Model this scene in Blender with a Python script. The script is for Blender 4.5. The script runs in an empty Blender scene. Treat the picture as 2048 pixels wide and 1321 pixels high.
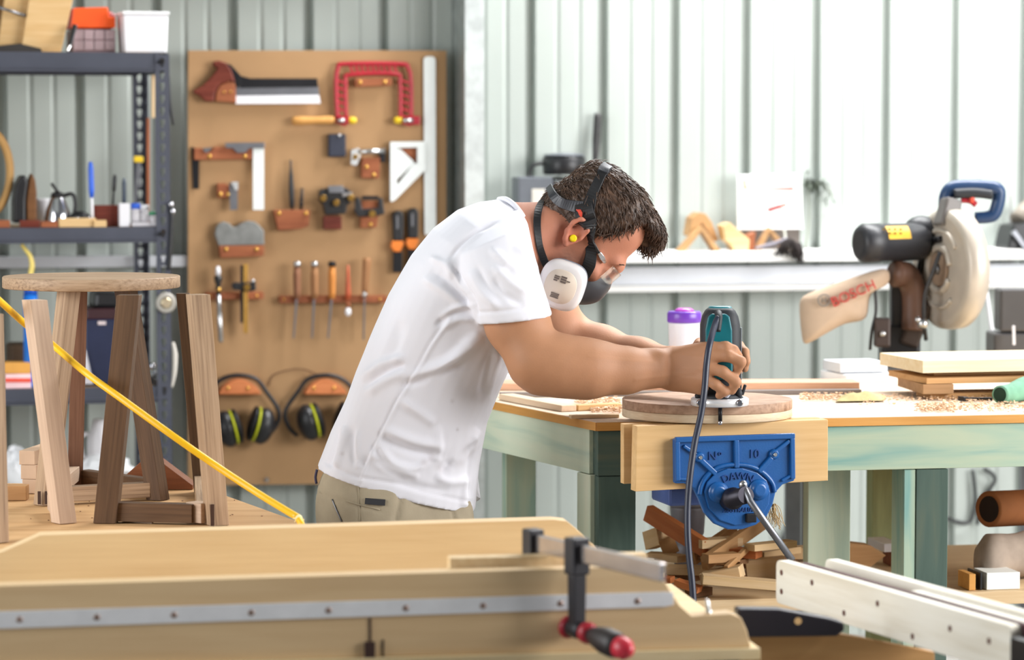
import bpy, math, random
import numpy as np
from mathutils import Matrix, Vector
random.seed(7)
R = math.radians
COL = bpy.context.scene.collection
SC = bpy.context.scene
# ---------------------------------------------------------------- camera
FPX, CX, CY, HZ, CH = 5900.0, 1024.0, 660.5, 290.0, 1.5
PITCH = math.atan((CY - HZ) / FPX)
CAM = Vector((0, 0, CH))
FW = Vector((0, math.cos(PITCH), -math.sin(PITCH)))
UP = Vector((0, math.sin(PITCH), math.cos(PITCH)))
def ray(u, v):
    return FW + Vector((1, 0, 0)) * ((u - CX) / FPX) + UP * ((CY - v) / FPX)
def at(u, v, Y):
    d = ray(u, v); return CAM + d * (Y / d.y)
def onz(u, v, z):
    d = ray(u, v); return CAM + d * ((z - CH) / d.z)
def pxm(Y): return Y / FPX          # metres per photo pixel at depth Y

class Fr:
    def __init__(s, o, th=0.0):
        s.o = Vector(o); s.th = R(th)
        s.M = Matrix.Translation(s.o) @ Matrix.Rotation(s.th, 4, 'Z'); s.I = s.M.inverted()
        s.n = s.M.to_3x3() @ Vector((0, 1, 0))
    def px(s, u, v, y=0.0):          # photo pixel on the vertical plane local y
        d = ray(u, v); o = s.o + s.n * y
        t = (o - CAM).dot(s.n) / d.dot(s.n)
        return s.I @ (CAM + d * t)
    def pz(s, u, v, z): return s.I @ onz(u, v, z)
    def at(s, u, v, Y): return s.I @ at(u, v, Y)
    def poly(s, pts, y=0.0):
        return [(p.x, p.z) for p in (s.px(u, v, y) for u, v in pts)]
G = Fr((0, 0, 0), 0)

# ---------------------------------------------------------------- materials
def S(h):
    h = h.lstrip('#'); c = [int(h[i:i+2], 16) / 255 for i in (0, 2, 4)]
    return tuple(x / 12.92 if x <= .04045 else ((x + .055) / 1.055) ** 2.4 for x in c) + (1,)
_M = {}
def _new(name):
    m = bpy.data.materials.new(name); m.use_nodes = True
    nt = m.node_tree; return m, nt, nt.nodes['Principled BSDF']
def N(nt, t, **k):
    n = nt.nodes.new(t)
    for a, b in k.items(): setattr(n, a, b)
    return n
def _ramp(nt, stops):
    r = N(nt, 'ShaderNodeValToRGB'); e = r.color_ramp.elements
    while len(e) < len(stops): e.new(.5)
    for i, (p, c) in enumerate(stops): e[i].position = p; e[i].color = c
    return r
def paint(name, c, rough=.5, metal=0, var=.12, scale=14, bump=0.0, spec=.5, trans=0, coat=0, sub=0, alpha=1):
    if name in _M: return _M[name]
    m, nt, b = _new(name); c = S(c) if isinstance(c, str) else c
    tc = N(nt, 'ShaderNodeTexCoord'); nz = N(nt, 'ShaderNodeTexNoise')
    nz.inputs['Scale'].default_value = scale; nz.inputs['Detail'].default_value = 5
    nt.links.new(tc.outputs['Object'], nz.inputs['Vector'])
    lo = tuple(max(0, x * (1 - var)) for x in c[:3]) + (1,); hi = tuple(min(1, x * (1 + var)) for x in c[:3]) + (1,)
    r = _ramp(nt, [(.3, lo), (.7, hi)])
    nt.links.new(nz.outputs['Fac'], r.inputs[0]); nt.links.new(r.outputs[0], b.inputs['Base Color'])
    b.inputs['Roughness'].default_value = rough; b.inputs['Metallic'].default_value = metal
    b.inputs['Specular IOR Level'].default_value = spec
    b.inputs['Transmission Weight'].default_value = trans; b.inputs['Coat Weight'].default_value = coat
    b.inputs['Subsurface Weight'].default_value = sub; b.inputs['Alpha'].default_value = alpha
    if sub: b.inputs['Subsurface Radius'].default_value = (.01, .004, .002)
    if bump:
        bp = N(nt, 'ShaderNodeBump'); bp.inputs['Strength'].default_value = bump; bp.inputs['Distance'].default_value = .002
        n2 = N(nt, 'ShaderNodeTexNoise'); n2.inputs['Scale'].default_value = scale * 12
        nt.links.new(tc.outputs['Object'], n2.inputs['Vector'])
        nt.links.new(n2.outputs['Fac'], bp.inputs['Height']); nt.links.new(bp.outputs[0], b.inputs['Normal'])
    _M[name] = m; return m
def wood(name, c1, c2, fine=160, along=6, broad=.45, rough=.6, c3=None, bump=.15, spec=.3):
    """grain runs along gc.z"""
    if name in _M: return _M[name]
    m, nt, b = _new(name)
    at_ = N(nt, 'ShaderNodeAttribute', attribute_name='gc')
    mp = N(nt, 'ShaderNodeMapping'); mp.inputs['Scale'].default_value = (fine, fine, along)
    nt.links.new(at_.outputs['Vector'], mp.inputs['Vector'])
    n1 = N(nt, 'ShaderNodeTexNoise'); n1.inputs['Scale'].default_value = 1; n1.inputs['Detail'].default_value = 4; n1.inputs['Roughness'].default_value = .6
    nt.links.new(mp.outputs[0], n1.inputs['Vector'])
    mp2 = N(nt, 'ShaderNodeMapping'); mp2.inputs['Scale'].default_value = (22, 22, 2.2)
    nt.links.new(at_.outputs['Vector'], mp2.inputs['Vector'])
    n2 = N(nt, 'ShaderNodeTexNoise'); n2.inputs['Scale'].default_value = 1; n2.inputs['Detail'].default_value = 3; n2.inputs['Distortion'].default_value = .8
    nt.links.new(mp2.outputs[0], n2.inputs['Vector'])
    mx = N(nt, 'ShaderNodeMix', data_type='FLOAT'); mx.inputs[0].default_value = broad
    nt.links.new(n1.outputs['Fac'], mx.inputs[2]); nt.links.new(n2.outputs['Fac'], mx.inputs[3])
    st = [(.3, S(c2)), (.68, S(c1))]
    if c3: st = [(.28, S(c2)), (.5, S(c1)), (.75, S(c3))]
    r = _ramp(nt, st); nt.links.new(mx.outputs[0], r.inputs[0]); nt.links.new(r.outputs[0], b.inputs['Base Color'])
    b.inputs['Roughness'].default_value = rough; b.inputs['Specular IOR Level'].default_value = spec
    if bump:
        bp = N(nt, 'ShaderNodeBump'); bp.inputs['Strength'].default_value = bump; bp.inputs['Distance'].default_value = .001
        nt.links.new(n1.outputs['Fac'], bp.inputs['Height']); nt.links.new(bp.outputs[0], b.inputs['Normal'])
    _M[name] = m; return m
def metal(name, c, rough=.35, var=.1, scale=20): return paint(name, c, rough, 1.0, var, scale)

# ---------------------------------------------------------------- mesh building
def crom(pts, n=8):
    P = [Vector(p) for p in pts]; out = []
    for i in range(len(P) - 1):
        p0 = P[max(i-1, 0)]; p1 = P[i]; p2 = P[i+1]; p3 = P[min(i+2, len(P)-1)]
        for k in range(n):
            t = k / n
            out.append(.5 * ((2*p1) + (p2-p0)*t + (2*p0-5*p1+4*p2-p3)*t*t + (3*p1-p0-3*p2+p3)*t**3))
    out.append(P[-1]); return out
def basis(d):
    d = Vector(d).normalized(); a = Vector((0, 0, 1)) if abs(d.z) < .9 else Vector((1, 0, 0))
    x = a.cross(d).normalized(); return x, d.cross(x).normalized(), d
class MB:
    def __init__(s, fr=G, grain='x'):
        s.fr = fr; s.V = []; s.F = []; s.gc = []; s.grain = grain; s.sm = []
    def add(s, vs, fs, gc=None, smooth=False, grain=None):
        o = len(s.V); vs = [Vector(v) for v in vs]; s.V += vs
        s.F += [[i + o for i in f] for f in fs]; s.sm += [smooth] * len(fs)
        ro = Vector((random.random()*9, random.random()*9, random.random()*9))
        if gc is None:
            g = grain or s.grain
            pm = {'x': (1, 2, 0), 'y': (0, 2, 1), 'z': (0, 1, 2)}[g]
            gc = [Vector((v[pm[0]], v[pm[1]], v[pm[2]])) for v in vs]
        s.gc += [Vector(g) + ro for g in gc]; return s
    def box(s, c, d, rot=None, grain=None):
        h = Vector(d) / 2; c = Vector(c); L = []
        for x in (-1, 1):
            for y in (-1, 1):
                for z in (-1, 1): L.append(Vector((x*h.x, y*h.y, z*h.z)))
        g = grain or s.grain; pm = {'x': (1, 2, 0), 'y': (0, 2, 1), 'z': (0, 1, 2)}[g]
        gc = [Vector((v[pm[0]], v[pm[1]], v[pm[2]])) for v in L]
        m = rot if rot is not None else Matrix.Identity(3)
        return s.add([c + m @ v for v in L], [(0,1,3,2),(4,6,7,5),(0,4,5,1),(2,3,7,6),(0,2,6,4),(1,5,7,3)], gc)
    def bar(s, a, b, w, h, w2=None, h2=None, side=None):
        """square-section bar a->b, w along `side`, h the other way"""
        a = Vector(a); b = Vector(b); d = (b - a); L = d.length; d.normalize()
        sx = Vector(side) if side is not None else basis(d)[0]
        sx = (sx - d * sx.dot(d)).normalized(); sy = d.cross(sx)
        w2 = w if w2 is None else w2; h2 = h if h2 is None else h2
        V = []; gc = []
        for p, ww, hh, t in ((a, w, h, 0), (b, w2, h2, L)):
            for i, j in ((-1,-1),(1,-1),(1,1),(-1,1)):
                V.append(p + sx*(i*ww/2) + sy*(j*hh/2)); gc.append(Vector((i*ww/2, j*hh/2, t)))
        return s.add(V, [(3,2,1,0),(4,5,6,7),(0,1,5,4),(1,2,6,5),(2,3,7,6),(3,0,4,7)], gc)
    def tube(s, pts, r, n=10, smooth_path=6, cap=True):
        P = crom(pts, smooth_path) if smooth_path and len(pts) > 2 else [Vector(p) for p in pts]
        m = len(P); rr = r if isinstance(r, (list, tuple)) else [r]
        rad = [np.interp(i/(m-1), np.linspace(0, 1, len(rr)), rr) if len(rr) > 1 else rr[0] for i in range(m)]
        V = []; F = []; gc = []; x, y, d0 = basis(P[1] - P[0]); acc = 0
        for i in range(m):
            d = (P[min(i+1, m-1)] - P[max(i-1, 0)]).normalized()
            x = (x - d*x.dot(d)).normalized(); y = d.cross(x)
            if i: acc += (P[i]-P[i-1]).length
            for k in range(n):
                a = 2*math.pi*k/n; V.append(P[i] + (x*math.cos(a) + y*math.sin(a))*rad[i]); gc.append(Vector((math.cos(a)*rad[i], math.sin(a)*rad[i], acc)))
        for i in range(m-1):
            for k in range(n):
                F.append((i*n+k, i*n+(k+1) % n, (i+1)*n+(k+1) % n, (i+1)*n+k))
        if cap: F.append(tuple(range(n-1, -1, -1))); F.append(tuple(range((m-1)*n, m*n)))
        return s.add(V, F, gc, True)
    def cyl(s, a, b, r1, r2=None, n=20):
        return s.lathe(a, b, [(0, r1), (1, r1 if r2 is None else r2)], n)
    def lathe(s, a, b, prof, n=24, smooth=True):
        """prof: (t along a->b, radius)"""
        a = Vector(a); b = Vector(b); x, y, d = basis(b - a); V = []; F = []; gc = []; L = (b-a).length
        for t, r in prof:
            for k in range(n):
                q = 2*math.pi*k/n; V.append(a + (b-a)*t + (x*math.cos(q)+y*math.sin(q))*max(r, 1e-5)); gc.append(Vector((math.cos(q)*r, math.sin(q)*r, t*L)))
        for i in range(len(prof)-1):
            for k in range(n): F.append((i*n+k, i*n+(k+1) % n, (i+1)*n+(k+1) % n, (i+1)*n+k))
        s.add(V, F, gc, smooth)
        o = len(s.V) - len(V); m = len(prof)
        s.F += [[o+i for i in range(n-1, -1, -1)], [o+(m-1)*n+i for i in range(n)]]; s.sm += [False, False]
        return s
    def prism(s, poly, y0, y1, grain=None):
        n = len(poly); V = [(x, y0, z) for x, z in poly] + [(x, y1, z) for x, z in poly]
        a = sum(poly[i][0]*poly[(i+1) % n][1]-poly[(i+1) % n][0]*poly[i][1] for i in range(n))
        f0, f1 = list(range(n)), list(range(2*n-1, n-1, -1))
        F = [f0, f1] + [(i, n+i, n+(i+1) % n, (i+1) % n) for i in range(n)]
        if a < 0: F = [f[::-1] for f in F]
        return s.add(V, F, grain=grain)
    def slab(s, poly, z0, z1, grain=None):
        n = len(poly); V = [(x, y, z0) for x, y in poly] + [(x, y, z1) for x, y in poly]
        a = sum(poly[i][0]*poly[(i+1) % n][1]-poly[(i+1) % n][0]*poly[i][1] for i in range(n))
        F = [list(range(n))[::-1], list(range(n, 2*n))] + [(i, (i+1) % n, n+(i+1) % n, n+i) for i in range(n)]
        if a < 0: F = [f[::-1] for f in F]
        return s.add(V, F, grain=grain)
    def ell(s, c, r, rot=None, nu=20, nv=12):
        c = Vector(c); r = (r, r, r) if isinstance(r, (int, float)) else r; m = rot or Matrix.Identity(3); V = []; F = []
        for j in range(nv+1):
            t = math.pi*j/nv
            for i in range(nu):
                p = 2*math.pi*i/nu
                V.append(c + m @ Vector((r[0]*math.sin(t)*math.cos(p), r[1]*math.sin(t)*math.sin(p), r[2]*math.cos(t))))
        for j in range(nv):
            for i in range(nu): F.append((j*nu+i, (j+1)*nu+i, (j+1)*nu+(i+1) % nu, j*nu+(i+1) % nu))
        return s.add(V, F, None, True)
    def loft(s, rings, cap=True, smooth=True, closed=True):
        n = len(rings[0]); V = [p for r in rings for p in r]; F = []
        for i in range(len(rings)-1):
            for k in range(n if closed else n-1): F.append((i*n+k, i*n+(k+1) % n, (i+1)*n+(k+1) % n, (i+1)*n+k))
        if cap: F.append(tuple(range(n-1, -1, -1))); F.append(tuple(range((len(rings)-1)*n, len(rings)*n)))
        return s.add(V, F, None, smooth)
    def build(s, name, mat, parent=None, bev=0.0, label=None, cat=None, group=None, kind=None, loc=None, seg=2, subd=0):
        if parent is not None: loc = TH[parent.name]
        elif loc is None:
            xs = [v.x for v in s.V]; ys = [v.y for v in s.V]; zs = [v.z for v in s.V]
            loc = Vector(((min(xs)+max(xs))/2, (min(ys)+max(ys))/2, min(zs)))
        loc = Vector(loc)
        me = bpy.data.meshes.new(name); me.from_pydata([v - loc for v in s.V], [], [list(f) for f in s.F])
        at_ = me.attributes.new('gc', 'FLOAT_VECTOR', 'POINT'); at_.data.foreach_set('vector', np.array([tuple(g) for g in s.gc], dtype=np.float32).ravel())
        me.polygons.foreach_set('use_smooth', s.sm); me.materials.append(mat); me.update()
        o = bpy.data.objects.new(name, me); COL.objects.link(o)
        if parent is not None: o.parent = parent
        else: o.matrix_world = s.fr.M @ Matrix.Translation(loc)
        TH[o.name] = loc
        if bev:
            b = o.modifiers.new('bevel', 'BEVEL'); b.width = bev; b.segments = seg; b.limit_method = 'ANGLE'; b.angle_limit = R(40)
        if subd:
            sm = o.modifiers.new('sub', 'SUBSURF'); sm.levels = subd; sm.render_levels = subd
        if label and parent is None: tag(o, label, cat, group, kind)
        elif label: o['label'] = label
        if kind: o['kind'] = kind
        return o
TH = {}
def tag(o, label, cat=None, group=None, kind=None):
    if label: o['label'] = label
    if cat: o['category'] = cat
    if group: o['group'] = group
    if kind: o['kind'] = kind
    return o
def thing(name, label, cat, fr, loc, group=None):
    o = bpy.data.objects.new(name, None); o.empty_display_size = .05; COL.objects.link(o)
    o.matrix_world = fr.M @ Matrix.Translation(Vector(loc)); TH[o.name] = Vector(loc)
    return tag(o, label, cat, group)
def text(body, name, mat, parent, fr, M, size, depth=.0006, curve=None, label=None):
    """raised lettering as a mesh; M places the text plane in frame-local space; curve=(radius) bends it on an arc"""
    c = bpy.data.curves.new(name, 'FONT'); c.body = body; c.size = size; c.extrude = depth; c.align_x = 'CENTER'; c.align_y = 'CENTER'
    t = bpy.data.objects.new(name, c); COL.objects.link(t); bpy.context.view_layer.update()
    me = bpy.data.meshes.new_from_object(t.evaluated_get(bpy.context.evaluated_depsgraph_get()))
    bpy.data.objects.remove(t); bpy.data.curves.remove(c)
    me.name = name; loc = TH[parent.name]
    if curve:
        for v in me.vertices:
            a = v.co.x / curve; r = curve + v.co.y
            v.co = Vector((math.sin(a)*r, math.cos(a)*r - curve, v.co.z))
    me.transform(Matrix.Translation(-loc) @ M); me.materials.clear(); me.materials.append(mat)
    o = bpy.data.objects.new(name, me); COL.objects.link(o); o.parent = parent; TH[o.name] = loc
    if label: o['label'] = label
    return o
def onface(c, th=0, flip=False):
    """matrix for text standing upright facing the camera (-y) at frame-local c, turned th in its own plane"""
    return Matrix.Translation(Vector(c)) @ Matrix.Rotation(R(90), 4, 'X') @ Matrix.Rotation(R(th), 4, 'Z')
def copy_tree(o, parent=None):
    c = o.copy(); COL.objects.link(c); TH[c.name] = TH[o.name]
    if parent is not None: c.parent = parent
    for ch in [k for k in bpy.data.objects if k.parent == o]: copy_tree(ch, c)
    return c
# ================================================================ materials used all over
WALLM = paint('painted_steel_sheet', '#a9b0ab', .42, 0, .03, 3, spec=.4)
GALV = paint('galvanised_steel', '#c3c9c8', .38, .75, .16, 26)
GIRTM = paint('pale_steel', '#c9ccd2', .4, .35, .06, 10)
LEDGEM = paint('white_board', '#f1f0ee', .5, 0, .03, 8)
CONC = paint('concrete', '#8c8984', .85, 0, .14, 4, bump=.3)
MDF = paint('hardboard', '#ac8862', .75, 0, .06, 5, bump=.08, spec=.2)
JARRAH = wood('red_brown_wood', '#a5633f', '#7d4228', 120, 8)
DKRED = wood('dark_red_wood', '#7a3a2c', '#552016', 120, 8, rough=.4)
BOXW = wood('yellow_wood', '#d9a45e', '#c08443', 120, 8)
PALEW = wood('pale_wood', '#e3c9a2', '#cfae82', 150, 7)
BLK = paint('black_plastic', '#1b1b1e', .38, 0, .15)
BLKM = paint('black_iron', '#1d1d21', .42, .5, .2)
STEEL = metal('bright_steel', '#c9cacc', .28)
DSTEEL = metal('grey_steel', '#84868c', .4)
BRASS = metal('brass', '#d8ab5a', .3)
REDP = paint('red_enamel', '#a81a2c', .35, 0, .1)
ALU = metal('aluminium', '#d5d8da', .42, .05)
ALUP = paint('satin_aluminium', '#dfe0e3', .45, .05, .05, 30)
SATIN = paint('matt_white_metal', '#e6ebea', .5, .15, .04, 20)
WHITEP = paint('white_plastic', '#ecebf0', .4, 0, .02)
ORANGE = paint('orange_plastic', '#e07a28', .4, 0, .06)
YEL = paint('yellow_plastic', '#e8c21c', .4, 0, .05)
LIME = paint('lime_yellow', '#cfd42c', .4, 0, .05)
# ================================================================ room
W = Fr((0, 8.75, 0), 12)
def struct(o):
    o['kind'] = 'structure'; return o
x0 = W.px(1062, 200).x; PIT = .2206; prof = []
for k in range(-14, 16):
    c = x0 + k*PIT
    prof += [(c-.017, 0), (c-.012, .028), (c+.010, .028), (c+.015, 0)]
    for q in (.36, .66):
        prof += [(c+PIT*q-.010, 0), (c+PIT*q-.003, .0045), (c+PIT*q+.003, .0045), (c+PIT*q+.010, 0)]
wb = MB(W)
n = len(prof); V = [(x, y, 0) for x, y in prof] + [(x, y, 3.6) for x, y in prof]
wb.add(V, [(i, i+1, n+i+1, n+i) for i in range(n-1)])
wb.box((0, .045, 1.8), (6.6, .02, 3.6))
struct(wb.build('wall_back', WALLM, loc=(0, 0, 0), label='pale grey ribbed steel sheet wall at the back of the shed'))
fb = MB(G); fb.box((0, 5.2, -.05), (9.5, 11.5, .1)); struct(fb.build('floor', CONC, label='grey concrete workshop floor'))
lw = MB(G); lw.box((-3.6, 6.85, 1.8), (.06, 2.3, 3.6)); struct(lw.build('added_wall_left', WALLM, label='unseen pale steel side wall added left of the view to darken that side'))  # unseen wall, added to darken the left side and close off the sky
rw = MB(G); rw.box((4.7, 8.2, 1.8), (.06, 3.0, 3.6)); struct(rw.build('wall_right', WALLM, label='pale steel side wall right of the camera view'))
cb = MB(G); cb.slab([(-3.6, 3.4), (.2, 3.4), (.2, 8.75), (-3.6, 8.0)], 3.6, 3.66); struct(cb.build('added_ceiling', WALLM, label='unseen pale steel half roof added to darken the left of the shed'))  # unseen roof over the left only, added to keep that side darker
# column (C section) and girts
a = W.px(930, 200, -.19); b = W.px(968, 200, -.19); t = .004
c = MB(W)
c.prism([(a.x, 0), (b.x, 0), (b.x, 3.6), (a.x, 3.6)], -.19, -.186)
c.prism([(a.x, 0), (a.x+.005, 0), (a.x+.005, 3.6), (a.x, 3.6)], -.186, -.001)
c.prism([(a.x, 0), (b.x, 0), (b.x, 3.6), (a.x, 3.6)], -.005, -.001)
struct(c.build('trim_1', GALV, label='galvanised steel column in front of the ribbed wall'))
gz = W.px(1400, 535, -.06).z; gl = W.px(1400, 575, -.06).z
def girt(name, xa, xb, z0, z1, lab):
    g = MB(W); g.box(((xa+xb)/2, -.058, (z0+z1)/2), (xb-xa, .003, z1-z0)); g.box(((xa+xb)/2, -.03, z1), (xb-xa, .058, .003)); g.box(((xa+xb)/2, -.03, z0), (xb-xa, .058, .003))
    return struct(g.build(name, GIRTM, label=lab))
girt('trim_2', -2.6, a.x-.002, W.px(200, 534, -.06).z, W.px(200, 514, -.06).z, 'steel wall girt running behind the shelving and the tool board')
girt('trim_3', b.x+.002, 3.2, gl, gz, 'steel wall girt below the white ledge')
girt('trim_4', -2.6, a.x-.002, 1.98, 2.03, 'upper steel wall girt out of view')
lx0 = b.x+.004; lz1 = W.px(1500, 503, -.19).z; lz0 = W.px(1500, 524, -.19).z
lg = MB(W); lg.box(((lx0+3.2)/2, -.1, (lz0+lz1)/2), (3.2-lx0, .19, lz1-lz0)); lg.box(((lx0+3.2)/2, -.075, W.px(1400, 577, -.14).z), (3.2-lx0, .145, .018))
struct(lg.build('trim_5', LEDGEM, label='long white ledge along the back wall', bev=.002))
LEDGE = lz1
# ================================================================ tool board
P0 = -.076                                              # front face of the board
pb = MB(W, 'z'); q = W.poly([(376, 101), (893, 101), (893, 966), (376, 972)], P0)
pb.prism(q, P0, P0+.0155)
board = pb.build('tool_board', MDF, bev=.0015, label='brown hardboard tool panel hung on the ribbed steel wall', cat='tool board')
def pp(poly, d0, d1=None, mb=None):                     # prism standing d0..d1 in front of the board
    mb = mb or MB(W)
    if d1 is None: d0, d1 = 0.0, d0
    return mb.prism(W.poly(poly, P0-(d0+d1)/2), P0-d1, P0-d0-.0004)
def rect(x0, y0, x1, y1): return [(x0, y0), (x1, y0), (x1, y1), (x0, y1)]
def pt(u, v, d): return W.px(u, v, P0-d)
def btn(mb, u, v, d, r=.006): return mb.ell(pt(u, v, d), (r, .004, r))
def screws(t, L, d, r=.006, nm='screw', m=None):
    for u, v in L: k = MB(W); btn(k, u, v, d, r); k.build(nm, m or BRASS, t)
def peg(name, label, cat, u, v, group=None): return thing(name, label, cat, W, pt(u, v, 0), group)
PX = .00146
# 1 tenon saw
t = peg('tenon_saw', 'tenon saw with dark red handle hanging at the top left of the tool board', 'saw', 520, 170)
pp([(474, 150), (500, 157), (634, 157), (636, 174), (480, 176)], .012, .020).build('spine', BLKM, t, bev=.001)
pp([(472, 174), (637, 173), (640, 207), (471, 206)], .015, .0165).build('blade', DSTEEL, t)
pp([(472, 192), (638, 190), (641, 207), (471, 208)], .0148, .0190).build('blade_cover', WHITEP, t)
pp([(425, 124), (437, 121), (452, 126), (462, 140), (470, 165), (458, 163), (440, 168), (430, 184), (427, 204), (410, 203), (396, 190), (384, 186), (388, 181), (404, 172), (424, 152), (434, 138), (424, 130)], .004, .030).build('handle', DKRED, t, bev=.006, seg=3)
k = pp([(430, 203), (432, 184), (440, 170), (456, 163), (470, 168), (472, 206)], .006, .027); k.build('cheek', JARRAH, t, bev=.003)
pp([(452, 126), (462, 130), (480, 150), (482, 172), (472, 176), (466, 150)], .012, .022).build('bracket', BLKM, t, bev=.001)
screws(t, [(448, 184), (461, 184)], .0275, .004)
# 2 red coping frame
t = peg('fret_saw', 'red truss-framed fret saw with yellow wooden handle on the tool board', 'saw', 750, 240)
k = MB(W)
o1 = [(675, 240), (672, 165), (676, 136), (690, 128), (800, 128), (816, 136), (822, 165), (822, 240)]
o2 = [(692, 240), (691, 165), (700, 150), (790, 148), (800, 165), (801, 240)]
k.tube([pt(u, v, .02) for u, v in o1], .0068, 8, 5); k.tube([pt(u, v, .02) for u, v in o2], .0062, 8, 5)
for i in range(7):
    f = 140+i*14
    k.bar(pt(o1[1][0], f+20, .02), pt(692, f+27, .02), .009, .007); k.bar(pt(800, f+20, .02), pt(821, f+27, .02), .009, .007)
for i in range(9): k.bar(pt(700+i*11, 130, .02), pt(706+i*11, 149, .02), .009, .007)
k.build('frame', REDP, t)
for u, sz in ((688, (.034, .018, .020)), (826, (.040, .018, .026))): k = MB(W); k.box(pt(u, 241, .02), sz); k.build('blade_clamp', REDP, t, bev=.003)
k = MB(W); k.lathe(pt(584, 242, .022), pt(668, 240, .02), [(0, .006), (.04, .012), (.25, .0125), (.6, .0105), (.9, .012), (1, .009)]); k.build('handle', BOXW, t)
for u in (704, 796): MB(W).lathe(pt(u-8, 241, .022), pt(u+9, 241, .022), [(0, .006), (.2, .010), (.8, .010), (1, .006)]).build('knob', YEL, t)
for u, e in ((676, 690), (806, 826)): k = MB(W); k.cyl(pt(u, 241, .036), pt(e, 241, .036), .0065); k.build('pin', STEEL, t)
t = peg('tool_holder', 'brown wooden hook block inside the red fret saw frame', 'tool holder', 745, 160)
pp([(709, 157), (782, 156), (783, 171), (710, 174)], 0, .03).build('block', JARRAH, t, bev=.002); screws(t, [(720, 165), (770, 164)], .031)
# 3 try squares
t = peg('tool_holder', 'wide brown wooden block holding the try squares at the board edge', 'tool holder', 460, 305)
pp([(388, 296), (402, 296), (410, 305), (420, 305), (428, 294), (466, 294), (476, 304), (490, 304), (497, 293), (527, 293), (527, 318), (388, 320)], 0, .022).build('block', JARRAH, t, bev=.0015)
screws(t, [(419, 313), (490, 313)], .023)
t = peg('try_square', 'large steel try square with a bright blade hanging from the wide block', 'square', 515, 350)
pp([(450, 286), (529, 285), (529, 297), (498, 297), (490, 306), (474, 306), (466, 297), (452, 296)], .0225, .030).build('stock', DSTEEL, t, bev=.001)
pp(rect(506, 297, 528, 420), .0222, .0245).build('blade', SATIN, t)
t = peg('try_square', 'small square with a dark blade at the left edge of the tool board', 'square', 392, 330)
pp([(382, 294), (387, 294), (387, 320), (398, 320), (398, 378), (386, 378)], .004, .007).build('blade', BLKM, t); pp([(405, 297), (424, 295), (416, 305), (410, 305)], .0225, .027).build('stock', DSTEEL, t)
t = peg('tool_holder', 'small brown block with the little steel square left of centre', 'tool holder', 452, 380)
pp([(434, 367), (450, 367), (466, 378), (473, 382), (473, 395), (434, 396)], 0, .024).build('block', JARRAH, t, bev=.0015); screws(t, [(441, 389), (456, 389)], .025)
t = peg('engineer_square', 'little steel square hanging in the small brown block', 'square', 468, 390)
pp([(459, 366), (475, 365), (475, 420), (460, 421)], .0255, .028).build('blade', DSTEEL, t); pp([(462, 364), (476, 364), (476, 379), (470, 381)], .0282, .034).build('stock', ALU, t)
# 4 holder with file handle and driver
t = peg('tool_holder', 'tapered brown wooden block below the black file tang', 'tool holder', 582, 440)
pp([(546, 420), (619, 420), (616, 452), (600, 458), (555, 461)], 0, .03).build('block', JARRAH, t, bev=.002); screws(t, [(558, 427), (612, 427)], .031)
t = peg('marking_knife', 'long slim black marking knife standing in the tapered block', 'knife', 582, 420)
MB(W).lathe(pt(584, 420, .015), pt(581, 320, .015), [(0, .004), (.1, .0075), (.4, .0085), (.7, .006), (.85, .0035), (1, .003)]).build('grip', BLK, t)
t = peg('awl', 'short dark awl beside the black marking knife', 'awl', 602, 420); MB(W).lathe(pt(602, 422, .015), pt(604, 376, .015), [(0, .004), (.3, .006), (1, .0035)]).build('grip', BLKM, t)
# 5 grey scraper
t = peg('tool_holder', 'brown wooden block carrying the grey steel scraper', 'tool holder', 482, 500); pp([(437, 492), (527, 491), (526, 512), (440, 516)], 0, .035).build('block', JARRAH, t, bev=.002)
screws(t, [(452, 499), (513, 499)], .036)
t = peg('cabinet_scraper', 'grey steel scraper plates curved on top in a brown block', 'scraper', 482, 470)
pp([(429, 470), (431, 456), (436, 448), (446, 443), (458, 447), (464, 454), (472, 454), (480, 448), (494, 442), (508, 443), (520, 453), (527, 462), (528, 490), (437, 492)], .010, .030).build('plate', paint('scraper_steel', '#7f807e', .55, .3, .2, 30), t, bev=.003)
# 6,7 router planes with brass knobs
t = peg('tool_holder', 'dark red block holding the black plane with three brass knobs', 'tool holder', 665, 445); pp(rect(646, 432, 682, 459), 0, .03).build('block', DKRED, t, bev=.002)
t = peg('router_plane', 'black hand plane with three brass knobs on the tool board', 'plane', 668, 400)
pp([(638, 380), (655, 376), (690, 375), (706, 388), (700, 404), (692, 412), (690, 428), (650, 430), (646, 410), (638, 402)], .006, .045).build('body', BLK, t, bev=.004)
pp([(656, 372), (685, 371), (688, 386), (658, 386)], .046, .055).build('iron', DSTEEL, t, bev=.001)
pp([(684, 388), (704, 384), (705, 389), (686, 394)], .046, .050).build('blade', STEEL, t)
for u, v in ((647, 397), (702, 396), (673, 406)): MB(W).lathe(pt(u, v, .044), pt(u, v, .066), [(0, .005), (.4, .005), (.5, .010), (1, .008)]).build('knob', BRASS, t)
t = peg('tool_holder', 'brown block behind the black spokeshave with one brass screw', 'tool holder', 742, 430); pp([(722, 402), (758, 402), (758, 414), (752, 455), (720, 456)], 0, .026).build('block', JARRAH, t, bev=.002)
k = MB(W); btn(k, 741, 449, .027); k.build('screw', BRASS, t)
t = peg('spokeshave', 'black spokeshave with one brass screw below the marking gauge', 'spokeshave', 740, 420)
k = pp([(710, 396), (718, 394), (724, 418), (757, 416), (756, 396), (764, 396), (769, 428), (755, 432), (716, 434), (709, 424)], .0262, .042); k.build('body', BLK, t, bev=.003)
k = MB(W); k.lathe(pt(745, 428, .042), pt(745, 428, .056), [(0, .006), (1, .010)]); k.build('screw', BRASS, t)
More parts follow.
